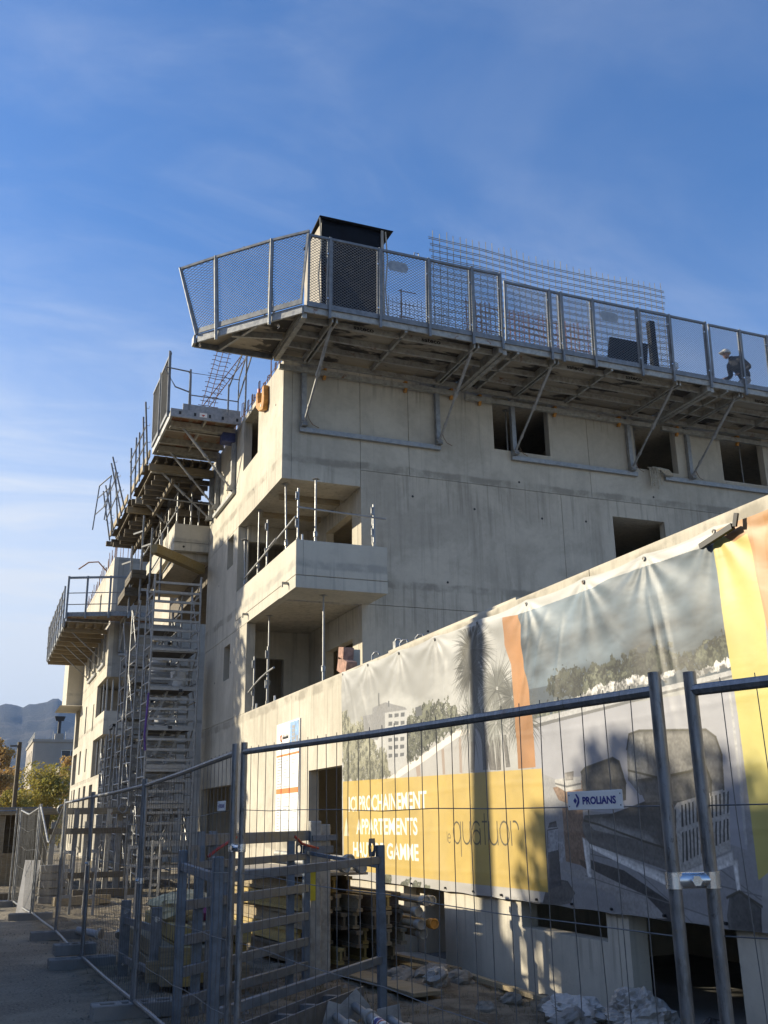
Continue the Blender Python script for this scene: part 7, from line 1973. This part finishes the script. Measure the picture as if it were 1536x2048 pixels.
# gravel, stones and weeds: nobody could count them
def scatter():
    r = random.Random(99); mb = MB()
    def stone(x, y, s):
        z = gz(x, y)
        pts = []
        a0 = r.uniform(0, 6)
        for k in range(5):
            a = a0+2*PI*k/5; q = s*r.uniform(.75, 1.2); pts.append((x+math.cos(a)*q, y+math.sin(a)*q*.8, z-.01))
        n = len(mb.v); top = (x+r.uniform(-.3, .3)*s, y+r.uniform(-.3, .3)*s, z+s*r.uniform(.5, 1.0)); top2 = (top[0]+s*.35, top[1]+s*.2, top[2]*1.0-s*.1)
        mb._add(pts+[top, top2], [(0, 1, 5), (1, 2, 6), (1, 6, 5), (2, 3, 6), (3, 4, 5), (3, 5, 6), (4, 0, 5)])
    for i in range(8200):
        y = 5.5+r.random()**1.5*26; x = r.uniform(1.3, 5.7) if r.random() < .62 else r.uniform(-.6, 1.4)
        s = r.uniform(.008, .03) if x > 1.4 else r.uniform(.005, .018)
        if r.random() < .05 and x > 1.6: s *= 2.2
        stone(x, y, s)
    o = mb.build('gravel', 'stone', None); stuff(tag(o, 'loose gravel and stones on the soil by the wall', 'gravel'))
    mb = MB()
    for i in range(260):
        if r.random() < .65: cx, cy = r.gauss(4.6, .6), r.gauss(10.2, 1.6)
        else: cx, cy = r.uniform(1.5, 3.6), r.uniform(6, 16)
        if cx > 5.65: continue
        for k in range(r.randint(10, 22)):
            x, y = cx+r.gauss(0, .09), cy+r.gauss(0, .09); h = r.uniform(.03, .10); a = r.uniform(0, 6); w = .004; z = gz(x, y)
            dx, dy = math.cos(a), math.sin(a)
            mb._add([(x-dy*w, y+dx*w, z-.01), (x+dy*w, y-dx*w, z-.01), (x+dx*h*.6, y+dy*h*.6, z+h)], [(0, 1, 2)])
    o = mb.build('grass', 'grass_blade', None); stuff(tag(o, 'sparse weeds and grass growing on the soil by the wall', 'grass'))
scatter()

# ------------------------------------------------------------------ houses and trees beyond
def leaf_cloud(mb, r, c, rx, ry, rz, n, s, squash=1.0):
    for i in range(n):
        while True:
            p = (r.uniform(-1, 1), r.uniform(-1, 1), r.uniform(-1, 1))
            d = p[0]**2+p[1]**2+p[2]**2
            if d < 1 and r.random() < .25+.75*d: break
        x, y, z = c[0]+p[0]*rx, c[1]+p[1]*ry, c[2]+p[2]*rz
        a, b = r.uniform(0, 2*PI), r.uniform(-1.1, 1.1); q = s*r.uniform(.55, 1.25)
        u = Vector((math.cos(a)*math.cos(b), math.sin(a)*math.cos(b), math.sin(b))); v = u.orthogonal().normalized(); w = u.cross(v)
        v, w = v*q, w*q*.6
        P_ = Vector((x, y, z)); mb._add([P_-v, P_-w*.9, P_+v, P_+w], [(0, 1, 2, 3)])
def tree(name, label, x, y, h, spread, leaf, n, s, seed, z0=0.0, trunk_r=.16, bare=.32, clumps=14, group=None, cat='tree'):
    r = random.Random(seed)
    t = thing(name, label, cat, (x, y, z0), group)
    mb = MB(); top = Vector((x+r.uniform(-.3, .3), y+r.uniform(-.3, .3), z0+h*.82))
    base = Vector((x, y, z0-.1)); mid = base.lerp(top, .45)+Vector((r.uniform(-.2, .2), r.uniform(-.2, .2), 0))
    mb.pipe([base, base.lerp(mid, .5), mid, top], trunk_r, 8, True, trunk_r*.25)
    cl = []
    for k in range(clumps):
        a = r.uniform(0, 2*PI); q = math.sqrt(r.random())*spread*.72; zz = z0+h*(bare+(1-bare)*r.uniform(.08, .92))
        taper = 1-.55*max(0, (zz-z0)/h-.55)/.45
        c = (x+math.cos(a)*q*taper, y+math.sin(a)*q*taper, zz); cl.append(c)
        st = base.lerp(top, min(.95, max(.2, (zz-z0)/h-.18)))
        mb.pipe([st, st.lerp(Vector(c), .5)+Vector((0, 0, .1)), Vector(c)], trunk_r*.32, 5, False, trunk_r*.06)
    mb.build('trunk', 'bark', t, True)
    mb = MB()
    for c in cl:
        k = r.uniform(.26, .5)*spread
        leaf_cloud(mb, r, c, k, k, k*.75, int(n/clumps), s)
    mb.build('crown', leaf, t)
    return t
GTREE = 'trees and shrubs at the end of the street'
tree('birch_tree', 'tall orange autumn tree at the left edge in front of the pale apartment house', 1.5, 102, 10.3, 2.1, 'leaf_orange', 5600, .17, 1, clumps=30, trunk_r=.18, bare=.1, group=GTREE)
tree('birch_tree', 'smaller russet tree behind the tall orange one', 3.6, 122, 8.2, 2.3, 'leaf_orange', 3600, .18, 2, clumps=22, bare=.1, group=GTREE)
tree('shrub_tree', 'wide yellow green shrub in front of the pale apartment house', 5.1, 84, 6.3, 2.8, 'leaf_yellow', 8200, .125, 3, clumps=40, trunk_r=.12, bare=.02, group=GTREE)
tree('shrub_tree', 'low yellow green shrub left of the wide one above the hedge', 2.7, 78, 4.2, 1.7, 'leaf_yellow', 3600, .12, 4, clumps=26, trunk_r=.1, bare=.02, group=GTREE)
tree('shrub_tree', 'thin brown leaved shrub touching the lit wall of the far block', 6.9, 90, 7.6, 1.3, 'leaf_orange', 1500, .12, 5, clumps=20, trunk_r=.1, bare=.1, group=GTREE)
def hedge():
    r = random.Random(12); mb = MB()
    for i in range(40):
        leaf_cloud(mb, r, (-2.6+i*.115+r.uniform(-.1, .1), 58+r.uniform(-.5, .5), 1.2+r.uniform(-.9, .95)), .6, .5, .5, 95, .10)
    t = thing('hedge', 'dark green clipped hedge at the left edge of the street', 'hedge', (-.5, 58, 0))
    mb.build('foliage', 'leaf_hedge', t)
    mb = MB()
    for i in range(12): mb.tube((-2.3+i*.43, 58, 0), (-2.2+i*.43+r.uniform(-.2, .2), 58, 1.6), .05, 5)
    mb.build('stem', 'bark', t)
hedge()
ap = thing('apartment_house', 'pale four storey apartment house with flat roof railings behind the trees', 'building', (10, 142, 0))
mat_plain('render_pale', (0.38, 0.34, 0.285), .85, 0, .08, .4); mat_plain('render_grey', (0.30, 0.285, 0.255), .85, 0, .08, .4); mat_plain('window_glass', (0.03, 0.035, 0.045), .15, 0, .2)
AX0, AX1, AY0, AY1 = 6.6, 22, 140, 158
win = [(a, a+1.3, z, z+1.6) for a in (142.6, 146.5, 150.4, 154.2) for z in (1.2, 4.2, 7.2, 9.7)]
wall('wall', 'render_pale', ap, 'y', AX0, .3, AY0, AY1, -.3, 12.3, win)
win2 = [(a, a+2.4, z, z+1.5) for a in (10.2, 15.4) for z in (1.2, 4.2, 7.2, 9.8)]
wall('wall', 'render_grey', ap, 'x', AY0, .3, AX0+.303, AX1, -.3, 12.3, win2)
for a0, a1, z0, z1 in win:
    mb = MB(); mb.box(AX0+.12, AX0+.2, a0+.004, a1-.004, z0+.004, z1-.004); w = mb.build('window', 'white_paint', ap)
    mb = MB(); mb.box(AX0+.10, AX0+.119, a0+.1, (a0+a1)/2-.04, z0+.1, z1-.1); mb.box(AX0+.10, AX0+.119, (a0+a1)/2+.04, a1-.1, z0+.1, z1-.1); mb.build('pane', 'window_glass', w)
for a0, a1, z0, z1 in win2:
    mb = MB(); mb.box(a0+.004, a1-.004, AY0+.12, AY0+.2, z0+.004, z1-.004); w = mb.build('window', 'white_paint', ap)
    mb = MB(); mb.box(a0+.1, (a0+a1)/2-.04, AY0+.1, AY0+.119, z0+.1, z1-.1); mb.box((a0+a1)/2+.04, a1-.1, AY0+.1, AY0+.119, z0+.1, z1-.1); mb.build('pane', 'window_glass', w)
mb = MB(); mb.box(AX0-.15, AX1, AY0-.15, AY1, 12.304, 12.65); mb.build('roof', 'render_grey', ap)
mb = MB()
for i in range(10): mb.tube((AX0+.1, AY0+i*1.7, 12.65), (AX0+.1, AY0+i*1.7, 13.5), .05, 5)
for z in (13.1, 13.5): mb.tube((AX0+.1, AY0, z), (AX0+.1, AY1, z), .05, 5)
for i in range(9): mb.tube((9+i*1.6, AY0+.2, 12.65), (9+i*1.6, AY0+.2, 13.7), .04, 5)
stuff(mb.build('roof_railing', 'galvanised', ap))
mb = MB(); mb.box(9.3, 10.4, 141, 142, 12.655, 13.5); chm = mb.build('chimney', 'render_grey', ap)
mb = MB(); mb.tube((9.8, 141.5, 13.5), (9.8, 141.5, 15.2), .22, 8); mb.hexa([(9.3, 141.3, 15.2), (10.3, 141.3, 15.2), (10.3, 141.7, 15.2), (9.3, 141.7, 15.2), (9.1, 141.2, 15.8), (10.5, 141.2, 15.8), (10.5, 141.8, 15.8), (9.1, 141.8, 15.8)]); mb.build('cowl', 'black_plastic', chm)
h2 = thing('apartment_house', 'low pale annex with flat roof in front of the apartment house', 'building', (12, 134, 0))
wall('wall', 'render_grey', h2, 'x', 133, .3, 9.6, 20, -.3, 8.6, [(13, 14.5, 5, 6.4)]); wall('wall', 'render_pale', h2, 'y', 9.6, .3, 133.303, 139, -.3, 8.6)
mb = MB(); mb.box(9.5, 20, 132.9, 139, 8.603, 8.8); mb.build('roof', 'render_grey', h2)
pl = thing('utility_pole', 'thin dark pole rising beside the hedge at the left', 'pole', (1.58, 45, 0))
mb = MB(); mb.tube((1.58, 45, 0), (1.58, 45, 5.05), .10, 8, .085); mb.build('shaft', 'dark_timber', pl, True)
mb = MB(); mb.box(1.2, 1.62, 44.95, 45.05, 4.85, 4.93); mb.build('arm', 'galvanised_dark', pl)

# ------------------------------------------------------------------ across the street, left of the picture: trees, with unseen truck, hedge and house added for shade
GX = 'plane trees across the street'
tree('plane_tree', 'tall thick trunked plane tree across the street, beyond the left edge', -6.2, 18.2, 17.0, 3.2, 'leaf_green', 2600, .12, 31, trunk_r=.46, bare=.74, clumps=12, group=GX)
tree('plane_tree', 'leafy street tree across the road shading the tower wall', -7.5, 33.9, 15.4, 3.2, 'leaf_orange', 26000, .17, 33, trunk_r=.22, bare=.48, clumps=56, group=GX)
tree('plane_tree', 'second leafy street tree further along across the road', -7.5, 40.2, 14.2, 3.4, 'leaf_orange', 18000, .14, 34, trunk_r=.22, bare=.38, clumps=36, group=GX)
tree('plane_tree', 'bushy street tree across the road, nearest the camera', -9.5, 16.6, 9.4, 2.8, 'leaf_orange', 12000, .13, 35, trunk_r=.25, bare=.2, clumps=34, group=GX)
tr = thing('shade_truck', 'unseen white box truck added across the lane to shade the wall, beyond the left edge', 'truck', (-2.4, 18.2, 0))  # unseen truck, added so its box shades the wall foot
mb = MB(); mb.box(-3.6, -1.25, 14.95, 17.4, .85, 3.6); mb.build('cargo_box', 'white_paint', tr, bevel=.03)
mb = MB(); mb.box(-3.5, -1.35, 15.2, 19.9, .55, .84); mb.build('chassis', 'black_plastic', tr)
mb = MB(); mb.hexa([(-3.45, 18.15, .85), (-1.4, 18.15, .85), (-1.4, 20.1, .85), (-3.45, 20.1, .85), (-3.4, 18.15, 2.5), (-1.45, 18.15, 2.5), (-1.5, 19.5, 2.5), (-3.35, 19.5, 2.5)]); cab = mb.build('cab', 'white_paint', tr, bevel=.06)
mb = MB(); mb.hexa([(-3.3, 20.00, 1.5), (-1.55, 20.00, 1.5), (-1.55, 20.02, 1.5), (-3.3, 20.02, 1.5), (-3.25, 19.6, 2.4), (-1.6, 19.6, 2.4), (-1.6, 19.64, 2.4), (-3.25, 19.64, 2.4)]); mb.build('windscreen', 'window_glass', cab)
for y in (16.2, 19.2):
    for x in (-3.5, -1.62):
        mb = MB(); mb.tube((x, y, .45), (x+.27, y, .45), .45, 20); w = mb.build('tyre', 'black_plastic', tr, True)
        mb = MB(); mb.tube((x-.01, y, .45), (x+.28, y, .45), .24, 14); mb.build('rim', 'galvanised', w, True)
def shade_hedge():
    r = random.Random(17); mb = MB()
    t = thing('hedge', 'unseen clipped hedge added beyond the left edge to shade the lane', 'hedge', (-2.4, 21.6, 0))  # unseen hedge, added as a low blocker that shades the lane
    for i in range(34): leaf_cloud(mb, r, (-2.3+r.uniform(-.5, .5), 20.3+i*.055, 1.1+r.uniform(-.8, .7)), .6, .45, .5, 150, .08)
    mb.build('foliage', 'leaf_hedge', t)
    mb = MB(); mb.tube((-2.3, 21, 0), (-2.3, 21, 1.5), .06, 6); mb.build('stem', 'bark', t)
shade_hedge()
hs = thing('shade_house', 'unseen town house added across the street to shade the wall, beyond the left edge', 'building', (-17, 12, 0))  # unseen house, added and sized to keep sun off wall and rack
wall('wall', 'render_pale', hs, 'y', -12.0, .3, -6, 19.8, -.3, 9.6, [(y, y+1.2, z, z+1.5) for y in (-4, -1, 2, 5, 8, 11, 14.5) for z in (1, 4, 6.8)])
wall('wall', 'render_grey', hs, 'x', 19.5, .3, -22, -12.003, -.3, 9.6, [(-16, -14.8, 4, 5.5)])
mb = MB(); mb.prism([(-11.6, -6.2, 9.6), (-11.6, -6.2, 9.72), (-17, -6.2, 11.6), (-22.4, -6.2, 9.72), (-22.4, -6.2, 9.6)], (0, 26.2, 0)); mb.build('roof', 'brick_red', hs)
for y in (-4, -1, 2, 5, 8, 11, 14.5):
    for z in (1, 4, 6.8):
        mb = MB(); mb.box(-12.2, -12.12, y+.004, y+1.196, z+.004, z+1.496); w = mb.build('window', 'window_glass', hs)

# ------------------------------------------------------------------ air
def haze():
    mb = MB(); mb.box(-4400, 4400, -4400, 4400, -22.0, 470.0)
    o = mb.build('haze', 'haze_air', None); stuff(o)
    tag(o, 'thin blue valley haze over the whole scene', 'haze')
m = bpy.data.materials.new('haze_air'); m.use_nodes = True; MAT['haze_air'] = m
nt = m.node_tree; nt.nodes.clear()
vo = nt.nodes.new('ShaderNodeVolumePrincipled'); vo.inputs['Color'].default_value = (0.27, 0.41, 0.70, 1); vo.inputs['Density'].default_value = 0.00014; vo.inputs['Anisotropy'].default_value = 0.2
nt.links.new(vo.outputs[0], nt.nodes.new('ShaderNodeOutputMaterial').inputs['Volume'])
haze()
